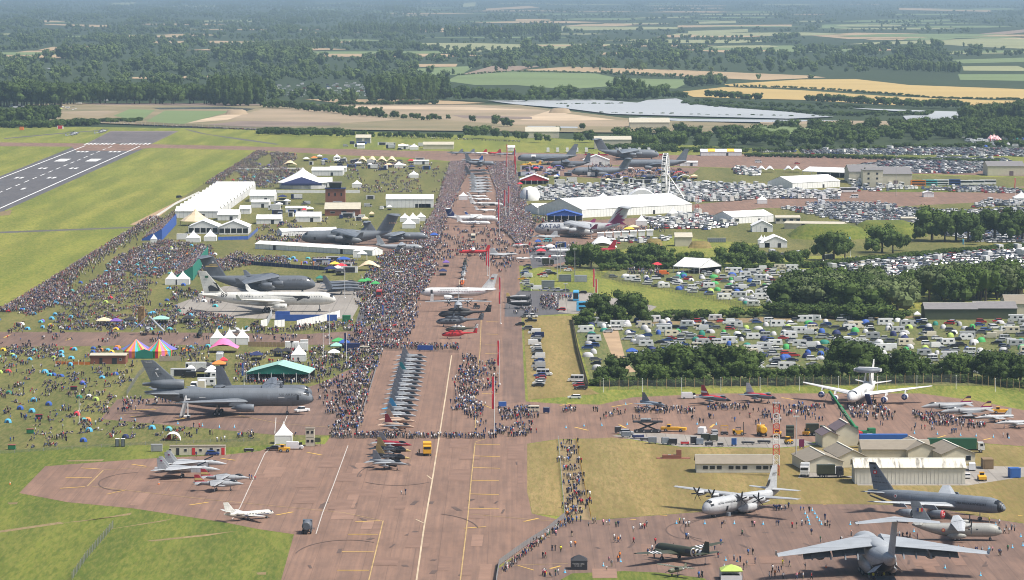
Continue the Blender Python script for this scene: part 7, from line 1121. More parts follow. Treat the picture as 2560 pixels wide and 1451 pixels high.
def scatter(name,pts,rot,scl,idx,srcs,cat=None,label=None):
 """one stuff object whose points carry copies of the given source objects"""
 me=bpy.data.meshes.new(name);me.from_pydata([tuple(p) for p in pts],[],[])
 for nm,ty,dat in (('rot','FLOAT',rot),('idx','INT',idx)):me.attributes.new(nm,ty,'POINT').data.foreach_set('value',np.asarray(dat,np.float32 if ty == 'FLOAT' else np.int32))
 me.attributes.new('scl','FLOAT_VECTOR','POINT').data.foreach_set('vector',np.asarray(scl,np.float32).ravel());o=obj(name,me);tag(o,kind='stuff')
 g=bpy.data.node_groups.new(name,'GeometryNodeTree');g.interface.new_socket('Geometry',in_out='INPUT',socket_type='NodeSocketGeometry');g.interface.new_socket('Geometry',in_out='OUTPUT',socket_type='NodeSocketGeometry')
 I,O,J=g.nodes.new('NodeGroupInput'),g.nodes.new('NodeGroupOutput'),g.nodes.new('GeometryNodeJoinGeometry');L=g.links.new
 def attr(nm,ty):a=g.nodes.new('GeometryNodeInputNamedAttribute');a.data_type=ty;a.inputs[0].default_value=nm;return a.outputs[0]
 ra,sa,ia=attr('rot','FLOAT'),attr('scl','FLOAT_VECTOR'),attr('idx','INT');cx=g.nodes.new('ShaderNodeCombineXYZ');L(ra,cx.inputs[2])
 for i,s_ in enumerate(srcs):
  oi=g.nodes.new('GeometryNodeObjectInfo');oi.inputs[0].default_value=s_;oi.inputs[1].default_value=True;ip=g.nodes.new('GeometryNodeInstanceOnPoints');cm=g.nodes.new('FunctionNodeCompare');cm.data_type= 'INT';cm.operation= 'EQUAL';L(ia,cm.inputs[2]);cm.inputs[3].default_value=i
  L(I.outputs[0],ip.inputs['Points']);L(cm.outputs[0],ip.inputs['Selection']);L(oi.outputs['Geometry'],ip.inputs['Instance']);L(cx.outputs[0],ip.inputs['Rotation']);L(sa,ip.inputs['Scale']);L(ip.outputs[0],J.inputs[0])
 L(J.outputs[0],O.inputs[0]);md=o.modifiers.new('scatter','NODES');md.node_group=g;return o
# far parked vehicles: one of each kind is built whole as the pattern, and stands in the car park itself
kinds=sorted(set(t[0] for t in FARV));pats=[]
for k in kinds:
 i=next(i for i,t in enumerate(FARV) if t[0]== k);_,x,y,h=FARV.pop(i);b=MB();L,Wd,Hh,be,ho,rs,fs,wr,st=VS[k];w=Wd/2;h_=L/2
 b.prism([(-h_,.3),(-h_+.06,be),(h_-ho,be),(h_-.15,be-.12),(h_,.6),(h_,.3)],-w,w,0,'y');tp=.84 if st == 'car' else .95;vs=[(-h_+.1,be),(h_-ho,be),(h_-ho-fs,Hh-.05),(-h_+.1+rs,Hh-.05)]
 b.add([(a,s_*w*(1 if z < Hh-.1 else tp),z) for s_ in (-1,1) for a,z in vs],[(0,1,2,3),(7,6,5,4),(1,5,6,2),(0,3,7,4)],1 if st == 'car' else 0);b.box(((-h_+.1+rs+h_-ho-fs)/2,0,Hh),(L-ho-rs-fs,Wd*tp,.08),0)
 if st != 'car':[b.box((.02*L,s_*w*.96,be+(Hh-be)*.45),(L*.4,.12,(Hh-be)*.26),1) for s_ in (-1,1)];b.box((h_-ho-fs*.3,0,be+(Hh-be)*.45),(.3,Wd*.85,(Hh-be)*.5),1)
 b.box((0,0,.22),(L*.9,Wd*.9,.3),2)
 o=b.build(k,['paint_mixed' if st == 'car' else 'paint_camper','glass_dark','rubber'],None,(x,y,Z0),R(h));pats.append(o);auto(o,'distant parked ' +k.replace('_',' '),'car' if st == 'car' else k.replace('_',' '))
scatter('parked_vehicles',[(x,y,Z0) for _,x,y,_ in FARV],[R(h) for *_,h in FARV],[(1,1,1)]*len(FARV),[kinds.index(k) for k,*_ in FARV],pats)
# ---- work machines
def part_box(r,name,m_,*bx):
 b=MB()
 for c,d in bx:b.box(c,d)
 return b.build(name,[m_],r)
def wheels(r,rad,w,*xy):[obj('wheel',wheel_mesh(rad,w),r,(x,y,rad)) for x,y in xy]
def lorry(label,u,v,h,cabm,bodym,L=9,tank=False,cat='lorry',bh=2.6,name='lorry'):
 r=base(name,label,cat,u,v,h);b=MB();b.prism([(L/2-2,.8),(L/2,.8),(L/2,1.9),(L/2-.35,3.1),(L/2-2,3.1)],-1.2,1.2,0,'y');b.build('cab',[cabm],r);part_box(r,'windscreen','glass_dark',((L/2-.12,0,2.35),(.2,2.1,.8)),((L/2-.9,0,2.35),(.9,2.44,.7)))
 if tank:b=MB();b.lathe([(-L/2,.9),(-L/2+.2,1.2),(L/2-2.5,1.2),(L/2-2.3,.9)],(0,0,2.1),'x',12);b.build('tank',[bodym],r)
 else:part_box(r,'cargo_body',bodym,((-1.2,0,1.1+bh/2),(L-2.4,2.5,bh)))
 part_box(r,'chassis','rubber',((0,0,.8),(L*.96,1.1,.4)));wheels(r,.52,.4,*[(x,y) for x in (L/2-1.2,-L/2+1.2,-L/2+2.5) for y in (-1,1)]);return r
lorry('yellow fire engine facing the camera near the jump barrier and striped fighters',1068,1138,272,'yellow_vehicle','yellow_vehicle',7.5,cat='fire engine',name='fire_engine');lorry('dark grey fuel tanker lorry seen from behind on the wide taxiway',768,1333,90,'grey_gunship','grey_gunship',7,True,'fuel lorry');lorry('black army lorry with a canvas back in the depot yard',2075,1195,0,'canvas_black','olive_drab',7.6);lorry('long lorry with a blue curtain trailer behind the depot',2218,1120,0,'air_white','container_blue',17,bh=3);lorry('long lorry with a dark green curtain trailer behind the depot',2390,1132,0,'air_white','green_dark',17,bh=3.2);lorry('yellow tanker lorry on the equipment yard',1905,1090,95,'yellow_vehicle','yellow_vehicle',7,True);lorry('olive army lorry facing the camera on the equipment yard',1975,1096,265,'olive_drab','olive_drab',6);lorry('white box lorry by the depot rest hut',2012,1192,262,'air_white','air_white',5);lorry('olive army lorry behind the floodlight mast',2040,1090,0,'olive_drab','olive_drab',6.4);lorry('green camouflaged lorry beside the oak clump',1370,665,0,'olive_drab','olive_drab',6)
lm('the yellow fire engine',1068,1138);lm('the grey fuel lorry',768,1333)
def tug(label,u,v,h,L=4.6,m_='yellow_vehicle',cat='aircraft tug'):
 r=base('aircraft_tug',label,cat,u,v,h);b=MB();b.prism([(-L/2,.5),(L/2,.5),(L/2,1.3),(L*.15,1.45),(-L/2,1.35)],-1.1,1.1,0,'y');b.build('body',[m_],r);part_box(r,'cab',m_,((-L*.18,0,2.2),(1.2,1.5,.12)),((-L*.18-.5,.65,1.8),(.1,.1,.8)),((-L*.18+.5,-.65,1.8),(.1,.1,.8)));part_box(r,'cab_glazing','glass_dark',((-L*.18,0,1.75),(1.0,1.3,.7)));wheels(r,.5,.4,*[(x,y) for x in (-L*.3,L*.3) for y in (-1,1)]);return r
tug('small yellow tug in front of the near white pagoda',711,1131,0,3.4);tug('long low yellow and white tug on the equipment yard',1684,1080,-12,8);tug('yellow loading machine near the forklift on the equipment yard',1943,1092,80,4.5);tug('orange forklift behind the floodlight mast',2020,1090,60,3.6);tug('yellow loading shovel on the depot yard',2455,1202,268,5);tug('small yellow cart at the equipment yard edge',1972,1111,20,2);tug('yellow and black tug behind the flame-finned fighters',2503,1035,0,6);tug('dark vehicle by the twin-propeller transport wing',1192,772,0,3,'canvas_black');tug('orange ground vehicle before the far grey transport',1202,428,0,5,'orange_bright');tug('orange ground vehicle beside the far grey transport nose',1222,425,0,5,'orange_bright')
r=base('forklift','yellow forklift with a black mast on the equipment yard','forklift',1847,1089,0);part_box(r,'body','yellow_vehicle',((-.3,0,.95),(3.2,1.7,1.1)),((-1.6,0,1.2),(.7,1.7,1.3)));part_box(r,'overhead_guard','canvas_black',((-.2,0,2.4),(1.6,1.5,.1)),((-.9,.6,1.9),(.1,.1,1.1)),((.5,-.6,1.9),(.1,.1,1.1)));part_box(r,'mast','canvas_black',((1.5,-.5,2.1),(.16,.16,4)),((1.5,.5,2.1),(.16,.16,4)),((1.5,0,3.6),(.16,1.2,.2)),((1.9,0,.5),(.9,1.2,.12)));wheels(r,.5,.4,(1,-.8),(1,.8),(-1.2,-.8),(-1.2,.8))
r=base('cage_lift','yellow and black platform lift on the equipment yard','platform lift',1811,1088,0);part_box(r,'base','canvas_black',((0,0,.6),(2.4,1.4,.7)));part_box(r,'cage','yellow_vehicle',*[((x,y,1.9),(.1,.1,2)) for x in (-1.1,1.1) for y in (-.6,.6)],((0,-.6,2.9),(2.3,.1,.1)),((0,-.6,1.9),(2.3,.1,.1)),((0,.6,2.9),(2.3,.1,.1)));wheels(r,.35,.25,(.8,-.6),(.8,.6),(-.8,-.6),(-.8,.6))
r=base('scissor_loader','raised black scissor-lift cargo loader on the east apron','cargo loader',1619,1082,0);part_box(r,'base_frame','canvas_black',((0,0,.5),(8.6,2.4,.5)))
for s_ in (-1,1):b=MB();[b.prism([(-3.4,.7),(-2.6,.7),(3.4,3.2),(2.6,3.2)],s_*1.1-.1,s_*1.1+.1,0,'y'),b.prism([(3.4,.7),(2.6,.7),(-3.4,3.2),(-2.6,3.2)],s_*.9-.1,s_*.9+.1,0,'y')];b.build('scissor_arm',['canvas_black'],r)
part_box(r,'platform','canvas_black',((0,0,3.4),(9.4,2.8,.4)),*[((-4.5+k*1.5,-1.3,4.1),(.08,.08,1)) for k in range(7)],((0,-1.3,4.6),(9.2,.08,.08)));b=MB();b.lathe([(-1.6,.45),(1.6,.45)],(-.6,0,4.1),'x',10);b.build('cargo_roll',['grey_light'],r);wheels(r,.45,.4,*[(x,y) for x in (-3.4,-1.2,1.2,3.4) for y in (-1.1,1.1)]);lm('the raised scissor loader',1619,1082)
r=base('mobile_crane','green mobile crane with its long boom raised over the apron crowd','crane',2128,1092,6);part_box(r,'carrier','paint_green',((1.0,0,1.3),(11,2.6,.9)),((6.4,0,1.7),(2.2,2.6,1.6)));part_box(r,'cab','paint_green',((-5.2,0,2.1),(2,2.5,2)));part_box(r,'windscreen','glass_dark',((-6.22,0,2.5),(.06,2.1,.9)));part_box(r,'turntable','paint_green',((0,0,2.4),(4,2.6,1.4)))
b=MB();p0,p1=Vector((1.0,0,2.9)),Vector((-7.0,.4,14.2));b.tube(p0,p0.lerp(p1,.6),.62,.62,4);b.tube(p0.lerp(p1,.55),p1,.45,.42,4);bm_=b.build('boom',['paint_green'],r);b=MB();b.tube((-3.8,0,2.4),p0.lerp(p1,.42),.22,n=6);b.build('boom_ram',['metal_grey'],r);b=MB();b.tube(p1,(-8.6,.4,10.4),.04,n=4);b.box((-8.6,.4,10.0),(.4,.3,.8));b.build('hook',['canvas_black'],r);d_=p1-p0;an=math.degrees(math.atan2(d_.z,-d_.x));text('AINS',bm_,p0.lerp(p1,.5)+Vector((0,-.75,0)),.8,'air_white',(90,an,0));text('LIFTING',bm_,p0.lerp(p1,.3)+Vector((0,-.75,0)),.8,'air_white',(90,an,0));wheels(r,.6,.5,*[(x,y) for x in (-4.6,-2.4,2,4) for y in (-1.2,1.2)]);lm('the green crane',2128,1092)
for k,(u,v,d,m_) in enumerate(((1545,1084,(2,1.2,1.6),'canvas_black'),(1565,1094,(3,1.6,1.3),'grey_mid'),(1595,1097,(3.6,1.6,.7),'canvas_navy'),(1611,1103,(2.6,1.2,.5),'canvas_black'),(1631,1110,(2.6,1.4,1.6),'grey_blue'),(1663,1112,(2.2,1.3,1.7),'grey_blue'),(1683,1113,(2.4,1.3,1.5),'canvas_black'),(1712,1113,(2.6,1.2,.6),'red_gloss'),(1734,1112,(2,1.2,2),'canvas_black'),(1749,1113,(2.2,1.3,1.6),'grey_blue'),(1763,1103,(2.6,1.6,1.8),'olive_drab'),(1784,1104,(2.4,1.6,1.6),'olive_drab'),(1772,1116,(2.4,1.2,.8),'canvas_black'),(1801,1117,(1.8,1,.7),'canvas_black'),(1835,1116,(1.5,1,2.0),'container_blue'),(1870,1112,(4,.6,.5),'canvas_black'),(1910,1110,(4,.6,.6),'canvas_black'),(2174,1101,(2,1.4,1.6),'olive_drab'),(2210,1100,(3.6,.8,.8),'red_deep'),(2245,1101,(3.2,.6,.5),'canvas_black'),(622,1131,(3,1,.6),'canvas_black'),(2004,1122,(1.6,.4,2.4),'maroon'),(1325,1112,(.01,.01,.01),'canvas_black'),(1366,1034,(2.0,1.4,1.5),'canvas_navy'),(1256,1020,(2.6,1.0,1.6),'blue_mid'),(1063,900,(4.2,.3,1.9),'canvas_blue'))[:22]+((1366,1034,(2.0,1.4,1.5),'canvas_navy'),(1256,1020,(2.6,1.0,1.6),'blue_mid'),(1063,879,(6,.3,1.9),'canvas_blue'))):
 r=base('equipment_cart' if k < 22 else 'stall_counter',None,'equipment cart' if k < 22 else 'stall',u,v,rnd.uniform(-12,12));x,y,z=d;part_box(r,'body',m_,((0,0,.35+z/2),(x,y,z)));part_box(r,'top_rail','metal_grey',((0,0,.4+z),(x*.8,y*.8,.12)),((x*.6,0,.35),(x*.5,.1,.1)));wheels(r,.3,.2,(-x*.35,-y*.4),(x*.35,-y*.4));auto(r,{'canvas_black':'black','grey_mid':'grey','canvas_navy':'navy','grey_blue':'blue grey','red_gloss':'red','olive_drab':'olive','container_blue':'blue','red_deep':'dark red','maroon':'maroon','blue_mid':'blue','canvas_blue':'blue'}[m_]+(' wheeled ground equipment cart' if k < 22 else ' stall counter'),r['category'])
# cones along the apron edges
cb=MB();cb.lathe([(0,.34),(.08,.34),(.09,.22),(.95,.05)],(0,0,0),'z',8,0);cone_me=cb.mesh('cone',['canvas_sky']);ch=MB();ch.lathe([(.42,.165),(.7,.115)],(0,0,0),'z',8,0);band_me=ch.mesh('band',['air_white']);cr=MB();cr.lathe([(0,.3),(.06,.3),(.08,.2),(.8,.04)],(0,0,0),'z',8,0);cone_r=cr.mesh('cone',['orange_bright'])
for x0,y0,sx,lst in ((1660,1151,4.83,((492,775),(848,775),(1195,780),(1703,655),(1730,700),(1745,735),(1755,780),(1790,615),(1820,655),(1845,700),(1875,740),(1900,780),(150,770),(745,1215),(725,1300),(848,1335),(883,1230),(2248,785))),(2030,1151,4.83,((1230,870),(1205,980),(1188,1020),(1392,1070),(1768,1080),(2135,1080),(2420,1065),(2520,930),(2218,795),(1605,1310),(2035,1400),(2545,1040))),(1400,900,4.267,((63,730),(255,712),(445,705),(715,695),(1462,692),(1665,695),(2137,700),(700,480))),(2200,1000,6.31,((543,535),(905,550),(1270,570),(1515,580),(1788,598),(2032,612))),(1200,1111,4.267,((1500,1260),(1315,1305),(905,1375),(2395,855))),(0,960,4.267,((1440,395),(1897,430),(2160,455),(2340,470),(2500,470),(1290,380)))):
 for x,y in lst:u,v=x0+x/sx,y0+y/sx;r=base('traffic_cone',None,'cone',u,v);obj('body',cone_me,r);obj('band',band_me,r);auto(r,'blue and white cone','cone','blue and white cones')
for u,v in ((397,1212),(25,1212),(2065,1420),(1998,1436)):r=base('traffic_cone',None,'cone',u,v);obj('body',cone_r,r);obj('band',band_me,r);auto(r,'orange cone','cone')
# ---------------- people ----------------
SKIN=(.36,.235,.185)
mat('skin',SKIN,.6,.1,3);mat('skin_dark',(.12,.06,.04),.6,.1,3);mat('hair_brown',(.06,.035,.02),.8,.2,8);mat('hair_grey',(.3,.29,.28),.8,.2,8);mat('shoe',(.05,.05,.05),.7,.2,5)
PC=dict(white=(.68,.68,.67),black=(.02,.02,.024),navy=(.02,.03,.09),grey=(.2,.2,.21),red=(.42,.03,.04),blue=(.05,.13,.38),green=(.05,.14,.07),pink=(.6,.26,.3),yellow=(.6,.52,.05),orange=(.66,.2,.04),beige=(.42,.34,.24),denim=(.06,.09,.17),khaki=(.2,.17,.1))
for k,c in PC.items():mat('cloth_' +k,c,.85,.12,6)
n=N('shirt_mixed',.85);n.out(n.ramp(n.rand(37.7),[PC[k] for k in ('white','black','navy','grey','black','black','navy','red','grey','black','white','navy','khaki','denim','blue','black')]))
n=N('trouser_mixed',.85);n.out(n.ramp(n.rand(91.3),[PC[k] for k in ('denim','black','navy','khaki','black','beige','grey','denim')]))
n=N('hair_mixed',.8);n.out(n.ramp(n.rand(53.1),[(.05,.03,.02),(.12,.07,.035),(.02,.02,.02),(.3,.28,.26),(.6,.6,.58),(.05,.05,.12)]))
POSES=dict(
 standing=dict(hip=.92,l=((.1,.0,.5),(.1,-.02,.05),(.1,.14,.03)),r=((-.1,.02,.5),(-.1,.0,.05),(-.1,.16,.03)),ch=(0,0,1.4),la=((.26,.02,1.14),(.25,.1,.88)),ra=((-.26,.02,1.14),(-.25,.1,.88)),hd=(0,.02,1.66)),
 walking=dict(hip=.91,l=((.1,.2,.52),(.1,.28,.06),(.1,.42,.06)),r=((-.1,-.02,.5),(-.1,-.34,.1),(-.1,-.22,.03)),ch=(0,.04,1.39),la=((.25,-.1,1.14),(.26,-.12,.9)),ra=((-.25,.12,1.14),(-.24,.24,.96)),hd=(0,.08,1.65)),
 photographing=dict(hip=.92,l=((.13,.0,.5),(.15,-.02,.05),(.16,.14,.03)),r=((-.13,.02,.5),(-.15,.0,.05),(-.16,.14,.03)),ch=(0,-.02,1.4),la=((.24,.22,1.25),(.07,.36,1.52)),ra=((-.24,.22,1.25),(-.07,.36,1.52)),hd=(0,.03,1.66)),
 sitting=dict(hip=.14,l=((.14,.42,.36),(.16,.74,.06),(.16,.86,.1)),r=((-.14,.44,.32),(-.16,.78,.06),(-.16,.9,.1)),ch=(0,-.12,.62),la=((.26,-.02,.42),(.2,.26,.38)),ra=((-.26,-.22,.38),(-.26,-.3,.1)),hd=(0,-.06,.9)),
 seated=dict(hip=.46,l=((.12,.44,.48),(.12,.46,.06),(.12,.6,.04)),r=((-.12,.44,.48),(-.12,.46,.06),(-.12,.6,.04)),ch=(0,-.1,.94),la=((.26,.0,.72),(.18,.3,.62)),ra=((-.26,.0,.72),(-.18,.3,.62)),hd=(0,-.04,1.22)),
 reclining=dict(hip=.12,l=((.12,.44,.2),(.12,.86,.08),(.12,.96,.16)),r=((-.12,.42,.3),(-.12,.72,.06),(-.12,.84,.1)),ch=(0,-.36,.4),la=((.26,-.42,.2),(.3,-.3,.05)),ra=((-.24,-.16,.32),(-.1,.08,.26)),hd=(0,-.48,.66)))
def person_mesh(pose):
 p=POSES[pose];hp=p['hip'];V=[(0,0,hp)];E=[];Rr=[.15]
 def ad(q,r_,par):V.append(q);Rr.append(r_);E.append((par,len(V)-1));return len(V)-1
 cx=Vector((0,0,hp)).lerp(Vector(p['ch']),.5);w=ad(tuple(cx),.145,0);c=ad(p['ch'],.165,w);nk=ad(tuple(Vector(p['ch']).lerp(Vector(p['hd']),.45)),.06,c);h1=ad(tuple(Vector(p['hd'])-Vector((0,0,.04))),.095,nk);ad(tuple(Vector(p['hd'])+Vector((0,-.01,.08))),.085,h1)
 for s_,k in ((1,'l'),(-1,'r')):
  a=ad((s_*.1,.02,hp-.03 if hp > .3 else hp),.1,0);kn=ad(p[k][0],.07,a);f=ad(p[k][1],.05,kn);ad(p[k][2],.045,f)
  sh=ad((s_*.2,p['ch'][1],p['ch'][2]+.04),.07,c);el=ad(p[k+ 'a'][0],.05,sh);ad(p[k+ 'a'][1],.045,el)
 me=bpy.data.meshes.new('person');me.from_pydata(V,E,[]);o=bpy.data.objects.new('person',me);C.objects.link(o);md=o.modifiers.new('skin','SKIN');md.use_smooth_shade=True
 for i,d in enumerate(me.skin_vertices[0].data):d.radius=(Rr[i],Rr[i]);d.use_root=i == 0
 bpy.context.view_layer.update();dg=bpy.context.evaluated_depsgraph_get();out=bpy.data.meshes.new_from_object(o.evaluated_get(dg));bpy.data.objects.remove(o);out.name= 'person'
 hd,ch=Vector(p['hd']),Vector(p['ch']);hands=[Vector(p['la'][1]),Vector(p['ra'][1])];legs=[Vector(q) for k in 'lr' for q in p[k]]
 sets=[[Vector((0,0,hp)),cx,ch,Vector((.2,ch.y,ch.z)),Vector((-.2,ch.y,ch.z)),Vector(p['la'][0]),Vector(p['ra'][0])],[Vector((.1,.1,hp-.12 if hp > .3 else hp))]+[Vector((-.1,.1,hp-.12 if hp > .3 else hp))]+[Vector(p[k][0]) for k in 'lr']+[Vector(p[k][1])+Vector((0,0,.12)) for k in 'lr'],[hd-Vector((0,-.05,.03))]+hands,[hd+Vector((0,-.08,.1))],[Vector(p[k][2]) for k in 'lr']]
 out.materials.clear()
 for _ in range(5):out.materials.append(None)
 ix=[]
 for f in out.polygons:ix.append(min((min((f.center-q).length for q in st),i) for i,st in enumerate(sets))[1])
 out.polygons.foreach_set('material_index',ix);return out
PMESH={};BASE={k:person_mesh(k) for k in POSES}
def pm(pose,sh,tr,hr='hair_brown',sk='skin'):
 key=(pose,sh,tr,hr,sk)
 if key not in PMESH:
  m_=BASE[pose].copy();
  for i,x in enumerate((sh,tr,sk,hr,'shoe')):m_.materials[i]=MATS[x]
  PMESH[key]=m_
 return PMESH[key]
PP=[]      # x, y, z, rotation, pose, scale
def put(q,pose,rot=None,z=Z0):PP.append((q[0],q[1],z,rnd.uniform(0,6.28) if rot is None else rot,pose,rnd.choice((1,1.02,.98,1,.96,1.04,.7))*.99))
def stand_pose():return rnd.choice(('standing','walking','standing','walking','photographing','standing'))
# people told apart one by one on the near aprons
for x0,y0,sx,lst in ((1200,1111,4.267,((990,850),(1030,828),(1075,828),(1158,880),(1205,850),(1228,850),(1315,865),(1350,865),(1378,865),(1450,890),(1475,885),(1635,940),(1710,910),(1730,905),(1755,910),(1778,885),(980,990),(1640,1060),(1430,1025),(1440,1055),(1475,1055),(1495,1030),(970,1100),(1015,1100),(770,1140),(802,1140),(862,1155),(672,1220),(700,1220),(1375,1250),(1405,1310),(1472,1260),(1490,1220),(1350,1350),(805,1410),(830,1400),(2195,1010),(2222,1015),(2130,850),(2170,850),(2230,880),(810,980),(915,890),(918,860),(570,1060),(1790,1190),(1835,1150),(1870,1070),(2335,1430),(2365,1420),(2540,1215))),(1660,1151,4.83,((185,770),(235,770),(262,815),(300,805),(270,955),(292,960),(715,780),(735,775),(700,820),(945,915),(1065,805),(1090,805),(1355,800),(1382,795),(1548,820),(1600,825),(1665,795),(1710,780),(1755,635),(1780,905),(1890,995),(2140,1000),(2262,915),(2110,1035),(685,1030),(1015,1150),(1072,1145),(1100,1255),(845,1220),(885,1235),(920,1235),(655,1180),(612,1090),(965,1325),(1000,1295),(1310,1345),(1355,1335),(1382,1360),(1415,1330),(1432,1280),(1515,1290),(1270,1435),(1300,1410),(1340,1410),(1440,1440),(1705,1330),(425,1420),(460,1420),(1320,605),(1340,612),(1360,614),(1380,612),(1400,610),(1420,606),(1465,610),(1545,620),(1505,580),(1650,610),(1688,615),(1945,720),(1950,800),(1975,800),(2005,780),(1600,1440),(1680,1440),(1780,1445))),(2030,1151,4.83,((160,800),(190,800),(215,820),(475,915),(100,995),(355,1000),(320,1035),(560,790),(885,990),(940,995),(972,985),(1020,940),(1055,935),(1095,950),(1145,940),(1185,950),(1270,955),(1160,770),(1530,1115),(1655,1115),(1680,1115),(1720,1130),(1828,1115),(1975,1125),(1995,1120),(2055,1130),(2178,1100),(2260,1155),(2280,1155),(2365,1100),(2140,765),(2260,790),(2325,890),(2345,850),(2380,890),(2410,850),(2445,860),(690,1440),(740,1444),(790,1440),(840,1446),(870,1436))),(300,1040,3.2,((2250,632),(2283,632),(1053,515),(1080,515),(1035,510),(2380,312),(2394,312),(1405,170),(1398,170),(720,155),(610,330)))):
 for x,y in lst:put(G(x0+x/sx,y0+y/sx),stand_pose())
for t in np.linspace(0,1,120):put(G(1418-168*t+rnd.uniform(2,16),1303+128*t ** 1.1+rnd.uniform(-2,5)),rnd.choice(('seated','standing','standing','seated')),1.9+rnd.uniform(-.5,.5))
for k in range(9):put(G(1366+rnd.uniform(-10,14),1441+rnd.uniform(-5,4)),rnd.choice(('seated','sitting','standing')))
def crowd(poly,n_,sit=0.0,clump=0,face=None):
 if clump:
  cs=scat(poly,max(1,n_ // clump));
  for c in cs:
   if sit and math.sin(c[0]*.13)+math.sin(c[1]*.021+c[0]*.05)+math.sin(c[0]*.31+c[1]*.013)<-1.0:continue
   st=rnd.random()< sit
   for _ in range(rnd.randint(max(1,clump-3),clump+3)):
    pose=rnd.choice(('sitting','seated','seated','reclining')) if st and rnd.random()< .9 else stand_pose();put((c[0]+rnd.gauss(0,.9),c[1]+rnd.gauss(0,1.3)),pose,face if face is None else face+rnd.gauss(0,.5))
 else:
  for c in scat(poly,n_):put(c,rnd.choice(('sitting','seated','reclining')) if rnd.random()< sit else stand_pose(),face if face is None else face+rnd.gauss(0,.6))
RWY=1.9
crowd([(1398,1104),(1438,1104),(1474,1296),(1416,1294)],165,.12,3)
LAWN=[(-20,896),(350,908),(300,998),(250,1046),(600,1080),(690,1092),(640,1104),(300,1108),(-20,1126)]
crowd(LAWN,880,.85,4,RWY);crowd(LAWN,120,0,2)
crowd([(-20,782),(200,692),(480,706),(440,770),(600,795),(640,826),(-20,828)],4200,.8,4,RWY);crowd([(-20,780),(200,690),(330,690),(160,770),(-20,810)],2200,.5,5,RWY)
crowd([(200,690),(390,600),(560,622),(640,645),(880,652),(880,672),(640,660),(520,690),(470,700)],8200,.5,4,RWY);crowd([(640,640),(900,655),(890,672),(650,660)],350,.6,4)
crowd([(505,486),(640,380),(740,386),(745,400),(720,410),(760,428),(750,470),(660,471),(545,470)],5600,.4,4,RWY)
for k in range(4600):
 t=rnd.random();u=640-650*t;v=379+403*t
 if not 372 < u < 505:q=G(u,v);put((q.x+1.0+abs(rnd.gauss(0,5)),q.y),stand_pose(),RWY+rnd.gauss(0,.4))
for k in range(420):t=rnd.random();q=G(505-125*t,486+76*t);put((q.x+rnd.uniform(1,10),q.y),rnd.choice(('seated','standing')),RWY)
crowd([(890,730),(940,650),(1040,605),(1090,520),(1125,408),(1178,405),(1150,470),(1112,560),(1092,620),(1085,690),(1048,750),(1022,856),(955,868),(930,925),(862,925),(870,850),(905,800)],8200,0,3);crowd([(1040,605),(1090,520),(1125,408),(1182,405),(1150,470),(1112,560),(1092,620)],6500);crowd([(900,700),(1040,660),(1050,740),(920,780)],900)
crowd([(1212,408),(1288,406),(1300,470),(1335,560),(1300,620),(1240,565),(1240,480)],11500);crowd([(1100,575),(1290,575),(1285,660),(1262,690),(1180,640),(1090,660)],750,0,3);crowd([(1290,560),(1340,560),(1330,600),(1292,625)],300)
crowd([(1150,888),(1215,906),(1198,1000),(1212,1096),(1132,1094),(1142,1000)],560,.05,2);crowd([(825,1089),(1212,1093),(1212,1098),(825,1098)],250);crowd([(884,930),(950,880),(902,1040),(888,1086),(832,1086),(850,1040)],420,0,2);crowd([(950,864),(1148,866),(1148,878),(950,874)],240)
crowd([(1210,905),(1240,905),(1240,1000),(1215,1000)],60,0,2);crowd([(1250,1030),(1330,1020),(1335,1048),(1255,1062)],100,0,2);crowd([(1222,1078),(1330,1060),(1320,1092),(1225,1098)],75,0,2);crowd([(795,965),(880,935),(868,1036),(812,1036)],150,0,2)
crowd([(-20,832),(900,834),(900,860),(-20,862)],330,.2,3);crowd([(-20,866),(300,870),(300,902),(-20,894)],620,.7,4,RWY);crowd([(400,872),(520,866),(520,905),(400,905)],160,.3,3);crowd([(560,895),(860,866),(860,930),(790,960),(600,962),(560,940)],820,.1,3);crowd([(610,940),(780,940),(770,962),(620,962)],260,.3)
crowd([(330,1003),(470,1000),(470,1010),(330,1015)],40);crowd([(260,1010),(330,1000),(330,1042),(262,1045)],30,0,2);crowd([(500,800),(640,800),(660,825),(500,826)],110,.2,3);crowd([(640,826),(880,806),(880,830),(640,836)],260,0,3);crowd([(450,806),(240,806),(240,826),(450,826)],160,0,3);crowd([(430,722),(500,730),(500,760),(430,745)],120,0,3);crowd([(520,756),(560,756),(560,762),(520,762)],25)
crowd([(780,402),(1110,412),(1090,485),(900,482),(860,440)],1500,.35,4);crowd([(920,410),(1010,410),(1010,420),(920,420)],250);crowd([(640,592),(880,585),(830,604),(640,612)],380,.1,3);crowd([(640,560),(900,545),(890,570),(640,590)],420,.6,4)
crowd([(1475,572),(1660,570),(1660,582),(1475,584)],240,0,3);crowd([(1480,415),(1530,415),(1530,424),(1480,424)],140);crowd([(1505,428),(1720,425),(1725,446),(1520,452)],420,0,3);crowd([(1350,742),(1392,742),(1396,776),(1350,778)],190);crowd([(1395,742),(1430,742),(1424,752),(1395,752)],30);crowd([(1560,672),(1650,674),(1650,690),(1570,690)],130);crowd([(1290,600),(1440,612),(1430,628),(1292,640)],200,0,3);crowd([(1285,772),(1345,772),(1345,788),(1285,788)],26,0,2);crowd([(1330,545),(1420,545),(1420,560),(1330,562)],200);crowd([(1590,478),(1500,478),(1420,488),(1420,496),(1560,496)],250)
